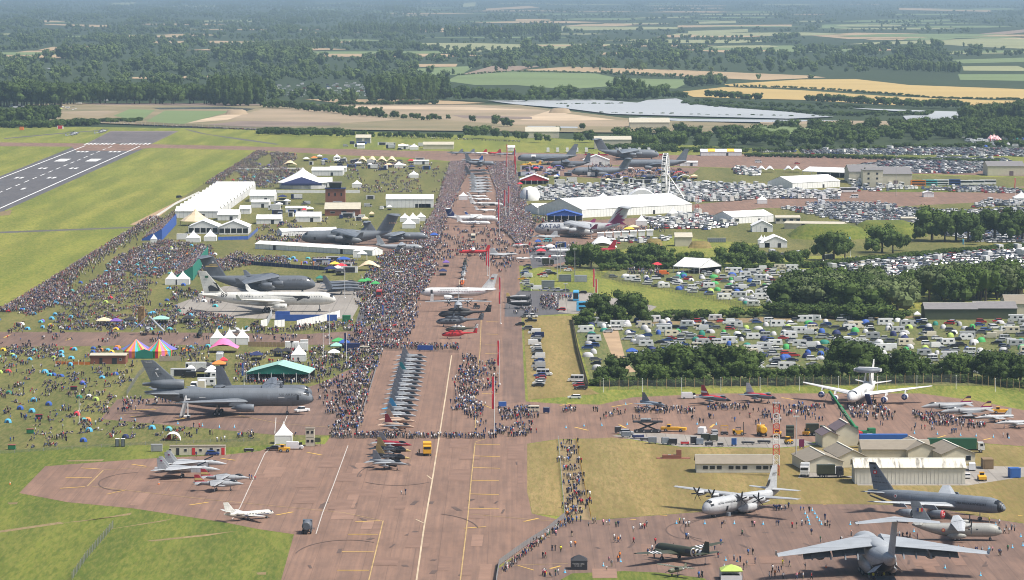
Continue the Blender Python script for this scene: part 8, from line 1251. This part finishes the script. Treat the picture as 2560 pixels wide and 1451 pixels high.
crowd([(1588,1026),(1732,1024),(1732,1036),(1588,1037)],56,0,2);crowd([(1762,1018),(1872,1016),(1872,1028),(1762,1030)],52);crowd([(2118,1020),(2200,1020),(2240,1040),(2220,1054),(2130,1046)],130);crowd([(2278,1034),(2340,1040),(2430,1060),(2470,1066),(2450,1074),(2340,1066),(2290,1052)],190);crowd([(1985,1016),(2060,1016),(2055,1036),(1990,1040)],38,0,2);crowd([(1400,1024),(1560,1026),(2100,1040),(2540,1082),(2540,1098),(2000,1064),(1400,1050)],85,0,2);crowd([(1900,1020),(1980,1018),(1980,1050),(1900,1050)],26,0,2);crowd([(1405,1028),(1440,1024),(1440,1034),(1405,1036)],12)
for a,b_,n_ in (((245,308),(420,318),160),((420,318),(860,335),420),((640,330),(1300,356),260),((1862,475),(2060,482),60),((2060,660),(2150,650),40)):
 for k in range(n_):t=rnd.random();q=G(a[0]+(b_[0]-a[0])*t,a[1]+(b_[1]-a[1])*t);put((q.x,q.y+rnd.uniform(-6,6)),'standing')
for r_,L,dp,h_ in ST:
 for k in range(620):
  i=rnd.randint(0,13);x,y=rnd.uniform(.5,L-.5),dp-(i+.5)*dp/14;a=r_.rotation_euler.z;put((r_.location.x+x*math.cos(a)-y*math.sin(a),r_.location.y+x*math.sin(a)+y*math.cos(a)),'seated',a,Z0+(i+1)*h_/14*.8-.05)
PP=[p for p in PP if -30 < PX(p[:3])[0]< 2590 and PX(p[:3])[1]< 1475]
PP.sort(key=lambda p:p[1])
srcP={};far_p=[]
SHN=['white','black','navy','grey','black','blue','red','white','green','beige','navy','white','black','pink','grey','black','white','orange','navy','blue','yellow'];TRN=['denim','black','navy','khaki','beige','grey','black']
TN=dict(denim='blue jeans',black='black trousers',navy='navy trousers',khaki='khaki shorts',beige='beige shorts',grey='grey trousers')
DO=dict(standing='standing',walking='walking',photographing='photographing',sitting='sitting',seated='seated',reclining='lounging')
for i,(x,y,z,ro,pose,sc_) in enumerate(PP):
 if i < 296:
  sh,tr=rnd.choice(SHN),rnd.choice(TRN)
  if i > 0 and 1 < len(PP) and abs(PX((x,y,0))[0]-1007)< 12 and PX((x,y,0))[1]> 1230:sh= 'orange'
  o=obj('person',pm(pose,'cloth_' +sh,'cloth_' +tr,rnd.choice(('hair_brown','hair_brown','hair_grey','shoe')),rnd.choice(('skin','skin','skin','skin_dark'))),None,(x,y,z),ro,sc_);auto(o,f'person in {sh} top and {TN[tr]} {DO[pose]}','person','people on the near ground')
 elif pose not in srcP and i > 330:o=obj('person',pm(pose,'shirt_mixed','trouser_mixed','hair_mixed'),None,(x,y,z),ro);srcP[pose]=o;auto(o,f'person {DO[pose]} in the crowd','person')
 else:far_p.append((x,y,z,ro,pose,sc_))
pk=list(srcP);far_p=[p for p in far_p if p[4] in srcP]
scatter('crowd',[p[:3] for p in far_p],[p[3] for p in far_p],[(p[5],)*3 for p in far_p],[pk.index(p[4]) for p in far_p],[srcP[k] for k in pk])
# pop-up tents on the lawns and camping tents
def dome(x,y,w,m_,z=1.25,group=None,desc='pop-up tent',rz=0.0):
 key=('dome',m_,desc)
 if key not in PM:
  b=MB();n_=10;rr=[[(math.cos(2*math.pi*k/n_)*math.cos(t)** .7,math.sin(2*math.pi*k/n_)*math.cos(t)** .7*.8,math.sin(t)) for k in range(n_)] for t in (0,.4,.8,1.2,1.5)];b.loft(rr,0,True,desc != 'pop-up tent');c=MB();c.add([(-.4,-.83,.02),(.4,-.83,.02),(.22,-.66,.66),(-.22,-.66,.66)],[(0,1,2,3)]);PM[key]=(b.mesh('canopy',[m_]),c.mesh('doorway',['canvas_black']));
 r=thing('pop_up_tent' if desc == 'pop-up tent' else 'camping_tent',None,'tent',(x,y,Z0),rz,group);r.scale=(w/2,w/2,z);obj('canopy',PM[key][0],r);obj('doorway',PM[key][1],r);auto(r,{'canvas_sky':'light blue','canvas_turq':'turquoise','canvas_blue':'blue','canvas_red':'red','canvas_yellow':'yellow','canvas_lime':'lime','canvas_orange':'orange','canvas_violet':'violet','canvas_navy':'navy','canvas_grey':'grey','canvas_green':'green','canvas_teal':'dark green','canvas_white':'white','canvas_mint':'mint','canvas_seam':'dull grey'}[m_]+ ' ' +desc,'tent',group)
# the clutter of the service yards and stalls
for poly,n_ in (([(665,492),(900,490),(1000,524),(960,548),(900,562),(670,566)],34),([(760,396),(1105,406),(1090,424),(900,430),(760,414)],26),([(1300,420),(1420,424),(1500,446),(1400,462),(1300,470)],26),([(1500,448),(1740,446),(1740,458),(1500,462)],22),([(860,360),(1160,368),(1160,378),(860,372)],12),([(430,930),(560,900),(560,975),(480,985)],8),([(800,650),(880,660),(870,700),(800,690)],9),([(1290,640),(1430,612),(1470,600),(1440,640)],8)):
 for x,y in scat(poly,n_,5):
  u,v=PX((x,y,0));k=rnd.random()
  if k < .4:m_=rnd.choice(('canvas_white','canvas_white','canvas_navy','canvas_grey','canvas_blue'));o=boxset('site_cabin',None,'cabin',u,v,(rnd.uniform(3,9),2.5,rnd.uniform(2.4,3)),m_,rnd.uniform(-8,8),None,('canvas_seam','canvas_black'));auto(o,{'canvas_white':'white','canvas_navy':'navy','canvas_grey':'grey','canvas_blue':'blue'}[m_]+ ' site cabin','cabin')
  elif k < .75:m_=rnd.choice(('canvas_white','canvas_white','canvas_blue','canvas_black','canvas_red','canvas_navy','canvas_cream'));o=gazebo(None,u,v,rnd.uniform(3,6),m_);auto(o,m_[7:]+ ' stall gazebo','gazebo')
  else:vehicle(rnd.choice(('panel_van','box_lorry','campervan')),rnd.choice(('paint_whitec','paint_silver','paint_navy')),u,v,rnd.choice((0,180,90))+rnd.uniform(-9,9))
TC=['canvas_sky','canvas_turq','canvas_blue','canvas_sky','canvas_turq','canvas_blue','canvas_red','canvas_yellow','canvas_lime','canvas_orange','canvas_sky','canvas_teal','canvas_white','canvas_violet']
for x,y,c in ((360,190,'canvas_sky'),(520,232,'canvas_blue'),(215,276,'canvas_blue'),(340,306,'canvas_sky'),(820,340,'canvas_red'),(895,408,'canvas_turq'),(935,402,'canvas_orange'),(85,418,'canvas_sky'),(950,512,'canvas_sky'),(890,622,'canvas_blue'),(1800,502,'canvas_turq'),(1340,584,'canvas_navy'),(1022,182,'canvas_lime'),(1622,486,'canvas_sky')):q=G(x/4.267,960+y/4.267);dome(q.x,q.y,2.4,c,1.35,'pop-up tents on the picnic lawn')
for poly,n_ in (([(-20,900),(350,905),(250,1000),(-20,1020)],16),([(-20,790),(200,700),(460,710),(600,800),(640,826),(-20,828)],60),([(210,690),(390,606),(560,625),(520,690)],80),([(-20,868),(300,870),(300,902),(-20,894)],26),([(440,868),(520,866),(520,880),(440,880)],4),([(540,470),(630,400),(720,420),(740,465)],30),([(640,640),(880,652),(870,668),(660,660)],12)):
 for x,y in scat(poly,n_):dome(x,y,rnd.uniform(2.0,2.8),rnd.choice(TC[:6]+TC),rnd.uniform(.9,1.3),'pop-up tents on the picnic lawn')
CAMPT=sorted([q for q in CAMPT if inside(*q)],key=lambda q:q[1])
for x,y in CAMPT[:250]:dome(x,y,rnd.uniform(2.6,4.6),rnd.choice(['canvas_blue','canvas_green','canvas_grey','canvas_navy','canvas_lime','canvas_navy','canvas_grey','canvas_grey','canvas_blue','canvas_teal','canvas_white','canvas_grey','canvas_seam']),rnd.uniform(1.3,2.0),'camping tents in the fields','camping tent',rnd.uniform(0,6))

# ---------------- trees ----------------
def foliage(name,a,b_,c):
 n=N(name,.85,.15);x=n.mix(n.noise(n.map((1,1,1)),5,3,.6,.35,.65),a,b_);x=n.mix(n.math('MULTIPLY',n.rand(),.8),x,c);n.out(n.mix(n.math('MULTIPLY',n.rand(17.3),.85),x,tuple(k*1.5 for k in b_)))
foliage('leaves_oak',(.020,.038,.009),(.058,.088,.019),(.036,.058,.015));foliage('leaves_willow',(.06,.085,.032),(.10,.125,.05),(.075,.095,.042));foliage('leaves_far',(.034,.060,.018),(.085,.118,.034),(.055,.082,.028));mat('bark',(.09,.07,.05),.9,.25,2)
def crown(seed,kind,nl,m_,ls):
 """leaf sprays spread over and inside a few overlapping boughs; unit height and width"""
 r_=np.random.default_rng(seed);bl=[]
 if kind == 'round':bl=[(0,0,.56,.30)]+[(math.cos(a)*q,math.sin(a)*q,z,s_) for a,q,z,s_ in zip(r_.uniform(0,6.28,13),r_.uniform(.16,.36,13),r_.uniform(.3,.82,13),r_.uniform(.13,.22,13))]
 elif kind == 'tall':bl=[(r_.normal(0,.06),r_.normal(0,.06),z,.21-.12*abs(z-.45)) for z in np.linspace(.2,.88,9)]+[(r_.normal(0,.16),r_.normal(0,.16),z,.13) for z in r_.uniform(.25,.75,6)]
 else:bl=[(r_.uniform(-.36,.36),r_.uniform(-.36,.36),r_.uniform(.2,.62),r_.uniform(.18,.3)) for _ in range(10)]
 b=MB()
 for x,y,z,s_ in bl:
  s2=s_*.8;b.loft([[(x+math.cos(k*1.257+z*9)*s2*q,y+math.sin(k*1.257+z*9)*s2*q,z+zz*s2) for k in range(5)] for zz,q in ((-1,.2),(-.4,.92),(.35,.95),(.95,.25))],0,True,False)
 vs,fs=[],[]
 for _ in range(nl):
  x,y,z,s_=bl[r_.integers(len(bl))];d=r_.normal(0,1,3);d /= np.linalg.norm(d);d[2]=abs(d[2])*.9+d[2]*.1 if r_.random()< .6 else d[2];p=np.array([x,y,z])+d*s_*r_.uniform(.75,1.22);t1=r_.normal(0,1,3);t1 -= d*t1.dot(d)*.5;t1 /= np.linalg.norm(t1);t2=np.cross(d+r_.normal(0,.5,3),t1);t2 /= np.linalg.norm(t2)+1e-9;L=ls*r_.uniform(.6,1.5);i=len(vs)
  vs += [tuple(p-t1*L),tuple(p+t2*L*.7),tuple(p+t1*L),tuple(p-t2*L*.6)];fs.append((i,i+1,i+2,i+3))
 b.add(vs,fs,0,False);return b.mesh('crown',[m_])
tb=MB();tb.tube((0,0,0),(.01,0,.45),.035,.02,7)
for a in (0,2.1,4.2):tb.tube((0,0,.28),(math.cos(a)*.2,math.sin(a)*.2,.6),.02,.008,5)
TRUNK=tb.mesh('trunk',['bark'])
CR={('oak',i):crown(20+i,'round',900,'leaves_oak',.028) for i in range(3)}
CR.update({('willow',0):crown(31,'round',900,'leaves_willow',.03),('tall',0):crown(32,'tall',800,'leaves_oak',.026),('bush',0):crown(33,'bush',500,'leaves_oak',.05),('far',0):crown(34,'round',260,'leaves_far',.05),('far',1):crown(35,'round',260,'leaves_far',.05),('far',2):crown(36,'tall',240,'leaves_far',.045),('far',3):crown(37,'bush',200,'leaves_far',.07)})
TL=[]      # kind, x, y, height, width
def tree(u,v,hpx,k='oak',wf=None):
 q=G(u,v);h=hpx/S(u,v);TL.append((k,q.x,q.y,h,h*(wf or dict(oak=1.0,willow=1.1,tall=.55,bush=1.5,far=1.0)[k])*rnd.uniform(.9,1.15)))
def belt(pts,n_,h0,h1,k='oak',dv=2.0,wf=None):
 L=[math.dist(a,b_) for a,b_ in zip(pts,pts[1:])];T=sum(L)
 for i in range(n_):
  s_=(i+rnd.random())/n_*T;j=0
  while s_ > L[j] and j < len(L)-1:s_ -= L[j];j += 1
  t=s_/L[j];tree(pts[j][0]+(pts[j+1][0]-pts[j][0])*t,pts[j][1]+(pts[j+1][1]-pts[j][1])*t+rnd.uniform(-dv,dv),rnd.uniform(h0,h1),k,wf)
for u,v,h in tuple((a,b_,c*1.14) for a,b_,c in ((1545,958,68),(1600,957,80),(1640,956,84),(1700,957,96),(1730,956,88),(1765,956,96),(1800,955,92),(1832,956,92),(1880,955,78),(2105,952,96),(2135,953,106),(2170,953,92),(2215,952,70),(2262,953,78),(2300,952,60),(2385,952,70),(2430,950,64),(2480,954,80),(2520,956,78),(2550,960,76))):tree(u,v,h)
belt([(1470,962),(1760,962),(2100,957),(2400,953),(2580,968)],40,40,72,'oak');belt([(1480,964),(1760,965),(2100,960),(2400,955),(2580,972)],60,18,30,'bush')
for poly,n_,h0,h1 in (([(1940,788),(2240,796),(2290,772),(2240,756),(2100,752),(1970,764)],34,78,112),([(2240,770),(2420,768),(2560,740),(2570,728),(2350,730),(2240,746)],30,70,104)):
 for x,y in scat(poly,n_):u,v=PX((x,y,0));tree(u,v,rnd.uniform(h0,h1),rnd.choice(('oak','oak','willow')))
belt([(1935,792),(2100,798),(2260,800)],24,22,50,'bush');belt([(2400,745),(2580,735)],12,30,60,'willow')
for u,v,h in tuple((a,b_,c*1.12) for a,b_,c in ((1450,668,60),(1478,671,64),(1505,673,50),(1430,666,42),(1545,669,45),(1590,669,55),(1618,669,64),(1640,668,58),(1665,669,46),(1705,668,38),(1740,666,40),(1800,661,45),(1845,663,58),(1875,665,52),(1900,665,40),(1935,662,34),(1970,660,34),(2010,658,36),(2060,651,66),(2085,652,74),(2112,649,50),(2205,632,70),(2232,634,56),(2180,636,40),(2262,628,40),(2330,602,85),(2362,606,70),(2390,603,82),(2420,606,74),(2452,602,70),(2486,603,84),(2522,605,62),(2556,603,80),(2300,606,40),(2440,612,40),(1495,806,72),(1520,810,52),(1572,805,78),(1596,807,60),(1545,808,46),(1468,810,40))):tree(u,v,h)
belt([(1440,813),(1900,792)],16,22,34,'bush');belt([(1892,674),(2050,668),(2200,652),(2400,634),(2580,622)],95,15,20,'bush',1);belt([(1500,676),(1760,672),(1890,676)],22,14,24,'bush')
for u,v,h in ((1170,346,38),(1192,348,38),(1214,347,40),(1236,349,34),(1262,350,28),(1290,352,28),(1312,353,26),(1345,357,28),(1368,358,24),(1445,358,30),(1470,357,36),(1482,358,30),(1455,327,22),(1240,318,36),(1260,320,30),(1180,308,22),(1276,320,24),(1120,300,15),(1420,270,8),(1395,336,24)):tree(u,v,h)
for x,y in scat([(1520,352),(1700,345),(2000,335),(2300,325),(2580,330),(2580,356),(2400,352),(2200,362),(1980,374),(1700,376),(1540,366)],190):u,v=PX((x,y,0));tree(u,v,rnd.uniform(26,44),rnd.choice(('oak','oak','bush')),1.1)
belt([(1500,374),(1720,380),(1860,384)],40,12,22,'bush');belt([(1860,392),(2100,396),(2320,404),(2500,408)],70,10,14,'bush',.6);belt([(1860,382),(2100,376),(2560,366)],36,10,22,'bush')
belt([(640,338),(900,344),(1160,348)],50,12,22,'oak');belt([(650,334),(850,336)],26,14,20,'bush');belt([(-10,320),(120,318),(245,312)],34,14,24,'bush');belt([(-10,312),(140,306)],26,30,52);belt([(250,308),(350,306)],14,10,15,'bush')
belt([(-20,266),(160,268)],26,50,72);belt([(160,262),(520,262)],40,44,64,'oak',2,.8);belt([(520,264),(655,264)],26,58,76,'tall',4,.7);belt([(-20,256),(660,250)],50,34,54);belt([(655,270),(800,282),(950,292)],40,16,28);belt([(850,290),(1100,304)],22,14,26);belt([(840,264),(1090,262)],24,10,18,'bush');belt([(920,252),(1120,250)],40,48,64,'tall',6,.75)
belt([(1120,252),(1280,256),(1420,252),(1560,252),(1720,248)],66,20,44);belt([(1540,250),(1610,250)],10,46,64,'tall',2,.8);belt([(1770,246),(1820,248),(1900,256)],14,18,26);belt([(2010,256),(2270,268)],34,16,28);belt([(2260,270),(2420,274)],22,18,28);belt([(2410,318),(2480,306),(2580,300)],40,34,58);belt([(2380,330),(2580,322)],24,24,40)
belt([(1710,262),(1860,272),(2000,282),(2130,290)],70,6,13,'bush',3);belt([(1740,256),(2000,268),(2160,272)],46,6,12,'bush',4);belt([(1390,263),(1560,262)],16,4,7,'bush',.5);belt([(1488,284),(1700,288),(2080,295)],40,3,7,'bush',1);belt([(2120,290),(2260,288),(2330,290)],24,8,16,'bush',3);belt([(1820,217),(2004,222),(2206,235),(2341,247),(2580,250)],90,5,8,'bush',.5);belt([(1140,190),(1280,180),(1480,184),(1600,190),(1720,198)],70,4,7,'bush',.5);belt([(1500,186),(1720,194)],24,8,14,'oak',1);belt([(1720,220),(1810,210)],18,18,34);tree(1133,187,15);tree(1266,178,24);tree(1240,178,16);tree(1895,200,18);tree(2026,197,16);tree(1500,178,10)
OPEN=[q for q,_ in RF]+[[(1100,200),(1144,180),(1279,172),(1480,176),(1720,180),(2070,190),(2420,200),(2580,215),(2580,262),(2240,264),(1700,246),(1600,220),(1290,212)],[(1039,170),(1165,162),(1165,188),(1059,190)],[(190,256),(700,262),(1090,250),(1218,250),(1475,248),(1710,246),(2085,290),(2430,272),(2430,330),(640,330),(190,310)],[(2021,100),(2021,88),(2139,80),(2580,92),(2580,124),(2453,119),(2115,114)],[(1010,107),(1424,113),(1420,130),(1039,120)],[(1404,64),(1694,66),(1694,75),(1404,78)],[(160,228),(540,222),(540,256),(180,258)],[(660,212),(800,206),(960,210),(930,246),(700,242)],[(2375,144),(2580,142),(2580,206),(2395,202)],[(1713,124),(1994,116),(1994,122),(1832,134)],[(111,59),(270,59),(270,70),(111,70)],[(476,102),(743,104),(743,111),(476,112)],[(995,160),(1144,158),(1140,169),(995,169)],[(331,189),(530,189),(530,198),(331,198)],[(2247,19),(2476,24),(2476,31),(2247,26)],[(1215,14),(1350,14),(1350,27),(1215,27)],[(1289,47),(1376,47),(1376,54),(1289,54)],[(2441,70),(2580,70),(2580,80),(2441,92)],[(0,262),(700,262),(700,400),(0,400)],[(1740,51),(1840,51),(1840,61),(1740,61)],[(2055,59),(2170,59),(2170,71),(2055,71)],[(1694,62),(1980,60),(1980,70),(1694,70)],[(1500,127),(1640,127),(1640,138),(1500,138)],[(1158,5),(1190,5),(1190,19),(1158,19)],[(1720,72),(1870,72),(1870,87),(1720,87)],[(112,169),(178,169),(178,181),(112,181)]]
def forest(u0,v0,u1,v1,cover,hm=(11,19),k='far'):
 A=0;v=v0
 while v < v1:
  dv=max(2.5,(v+34)*.045);s_=S(1280,v+dv/2);hpx=s_*15;n_=int((u1-u0)*dv/(hpx*hpx*.7)*cover)
  us,vs=nr.uniform(u0,u1,n_),nr.uniform(v,v+dv,n_);q=np.stack([us,vs],1);keep=np.ones(n_,bool)
  for o_ in OPEN:keep &= ~inpoly(q,o_)
  keep &= (np.sin(us*.011+vs*.13)+np.sin(us*.027-vs*.09+2)+np.sin(us*.004+vs*.31)+nr.normal(0,.5,n_))> FT
  for u,v_ in q[keep]:tree(u,v_,rnd.uniform(*hm)*s_*(.8+.75*max(0,math.sin(u*.013+v_*.17)*math.sin(u*.031-v_*.07+1))+.15*math.sin(u*.02)),k)
  v += dv
FT=-1.5;forest(-20,2,1050,262,3.2);FT=-.9;forest(1050,2,2580,135,1.7,(8,14));FT=-1.5;forest(1000,118,2450,182,2.8);forest(2400,150,2580,215,.5,(6,12));FT=-1.4;forest(660,190,1120,262,2);FT=-2;forest(1050,100,1700,182,1)
for u in range(1425,2010,21):tree(u+rnd.uniform(-6,6),671-max(0,u-1700)*.02,rnd.uniform(30,46))
belt([(560,132),(760,124),(850,120)],50,20,30,'tall',2,.8);belt([(850,84),(1100,84)],50,18,28,'tall',1.5,.8);belt([(1110,92),(1400,88)],60,22,30,'tall',1.5,.8);belt([(2080,160),(2260,178),(2400,182)],60,22,30,'tall',2,.8);belt([(2040,125),(2250,122)],50,10,14,'oak',1);belt([(1700,98),(2000,110)],40,9,14);belt([(2200,62),(2500,34)],60,5,8,'far',2);belt([(2300,16),(2580,22)],60,4,8,'far',1);belt([(250,118),(370,120)],22,22,34,'tall',3,.9);belt([(150,150),(290,150)],24,30,44,'oak',3);belt([(540,150),(780,160)],40,34,46,'oak',4)
TL=[t for t in TL if -60 < PX((t[1],t[2],0))[0]< 2620]
TL.sort(key=lambda t:-t[3]*t[4]/(t[2]** 2)*(0.6 if t[0]== 'bush' else 1));ft=[]
TREEW=dict(oak='dark green broad tree',willow='pale green broad tree',tall='tall narrow tree',bush='dark green bush',far='green tree')
crs={};nb_={'bush':0,'o':0}
for k,x,y,h,w in TL:
 c= 'bush' if k == 'bush' else 'o'
 if nb_[c]< (180 if c == 'bush' else 285):
  nb_[c]+= 1;key=(k,rnd.randint(0,2) if k == 'oak' else 0);r=thing('tree' if c == 'o' else 'bush',None,'tree' if c == 'o' else 'bush',(x,y,Z0),rnd.uniform(0,6.28));r.scale=(w,w,h);cr_=obj('crown',CR[key],r);crs.setdefault(key,cr_)
  if c == 'o':obj('trunk',TRUNK,r)
  auto(r,TREEW[k],r['category'],'trees and bushes around the showground')
 else:ft.append((k,x,y,h,w))
# patterns for the far woods stand in the woods themselves
for i in range(4):
 j=next(j for j,t in enumerate(ft) if t[0]== 'far');k,x,y,h,w=ft.pop(j);r=thing('tree',None,'tree',(x,y,0),0);r.scale=(w,w,h);crs[('far',i)]=obj('crown',CR[('far',i)],r);auto(r,'far woodland tree','tree')
ks=list(crs);pick={'oak':[i for i,k in enumerate(ks) if k[0] in ('oak',)],'bush':[i for i,k in enumerate(ks) if k[0]== 'bush'],'tall':[i for i,k in enumerate(ks) if k[0]== 'tall'] or [ks.index(('far',2))],'willow':[i for i,k in enumerate(ks) if k[0]== 'willow'],'far':[ks.index(('far',0)),ks.index(('far',1)),ks.index(('far',0)),ks.index(('far',1)),ks.index(('far',2)),ks.index(('far',3))]}
fi=[pick[t[0]] if t[2]< 5200 else pick['far'] if t[0]!= 'tall' else [ks.index(('far',2))] for t in ft]
scatter('woodland',[(t[1],t[2],0) for t in ft],[rnd.uniform(0,6.28) for _ in ft],[(t[4],t[4],t[3]) for t in ft],[rnd.choice(f) for f in fi],[crs[k] for k in ks])
print('counts',len(far_p),len(FARV),len(ft),len(TL),len(PP))
# ---------------- labels that single out: look, then place by the nearest landmark ----------------
for ph,u,v in (('the white arched show pavilion',1325,503),('the cream warehouses',2200,462),('the ambulance-side marquee',2008,475),('the van-ringed white marquee',1865,566),('the grass mounds',2150,590),('the green farm sheds',2420,800),('the upper campsite marquee',1718,686),('the wide black gazebo',1616,672),('the perimeter fence left end',1500,976),('the white van at the campsite gate',1510,820),('the far bus row',2380,464),('the far red and white circus tents',2486,354),('the big wood',2100,760),('the roadside trees',1560,805),('the lakes',1700,270),('the gravel pit',1300,285),('the runway end',300,350),('the oak clump',1470,670),('the portable toilets',2140,800),('the motorcycle row',2100,650),('the far cream barns',1480,335),('the long blue printed screen',768,803),('the tunnel marquees',800,632),('the far campsite',350,240),('the near left lawn flagpole',198,1060),('the green skip bin',29,1125),('the blue crowd barrier',920,1000),('the grey mesh barrier',1320,1360),('the yellow post fence',1456,1190),('the white rope fence',1403,1190),('the barley fields',2000,225)):lm(ph,u,v)
LX=np.array([(a,b_) for _,a,b_ in LMK]);TENS=['','','twenty','thirty','forty','fifty','sixty','seventy','eighty','ninety']
def ordw(i):return '' if i == 0 else ORD[i]+ ' ' if i < 20 else (TENS[(i+1)// 10%10]+('-' +ORD[(i+1)%10-1] if (i+1)%10 else 'th')+ ' ').replace('tyth','tieth')
for o in list(bpy.data.objects):
 if '_c' in o:AUTO.append((o,'inflatable ' +o['_c']+ ' dome tent'));del o['_c']
byk={}
for o,d in AUTO:
 p=np.array(o.location[:2]);dd=np.hypot((LX[:,0]-p[0])*1.0,(LX[:,1]-p[1])*.45);i=int(dd.argmin());byk.setdefault((d,i),[]).append((dd[i],o))
for (d,i),l in byk.items():
 l.sort(key=lambda t:t[0])
 for j,(_,o) in enumerate(l):o['label']= f'{d}, {ordw(j)}nearest to {LMK[i][0]}'
if HAZE:
 b=MB();b.box((0,29000,75),(38000,60000,160));hz=b.mesh('haze',[])
 m=bpy.data.materials.new('haze');m.use_nodes=True;t=m.node_tree;t.nodes.remove(t.nodes['Principled BSDF'])
 pv=t.nodes.new('ShaderNodeVolumePrincipled');pv.inputs['Color'].default_value=(.60,.82,1,1);pv.inputs['Density'].default_value=HAZE;pv.inputs['Anisotropy'].default_value=.3
 t.links.new(pv.outputs[0],t.nodes['Material Output'].inputs['Volume']);hz.materials.append(m);tag(obj('haze',hz),kind='stuff')

# lettering becomes plain mesh
bpy.context.view_layer.update();dg=bpy.context.evaluated_depsgraph_get()
for o in TXT:
 me=bpy.data.meshes.new_from_object(o.evaluated_get(dg));n_=obj('lettering',me,o.parent,o.location);n_.rotation_euler=o.rotation_euler;n_.scale=o.scale
 nm=o.name;bpy.data.objects.remove(o)
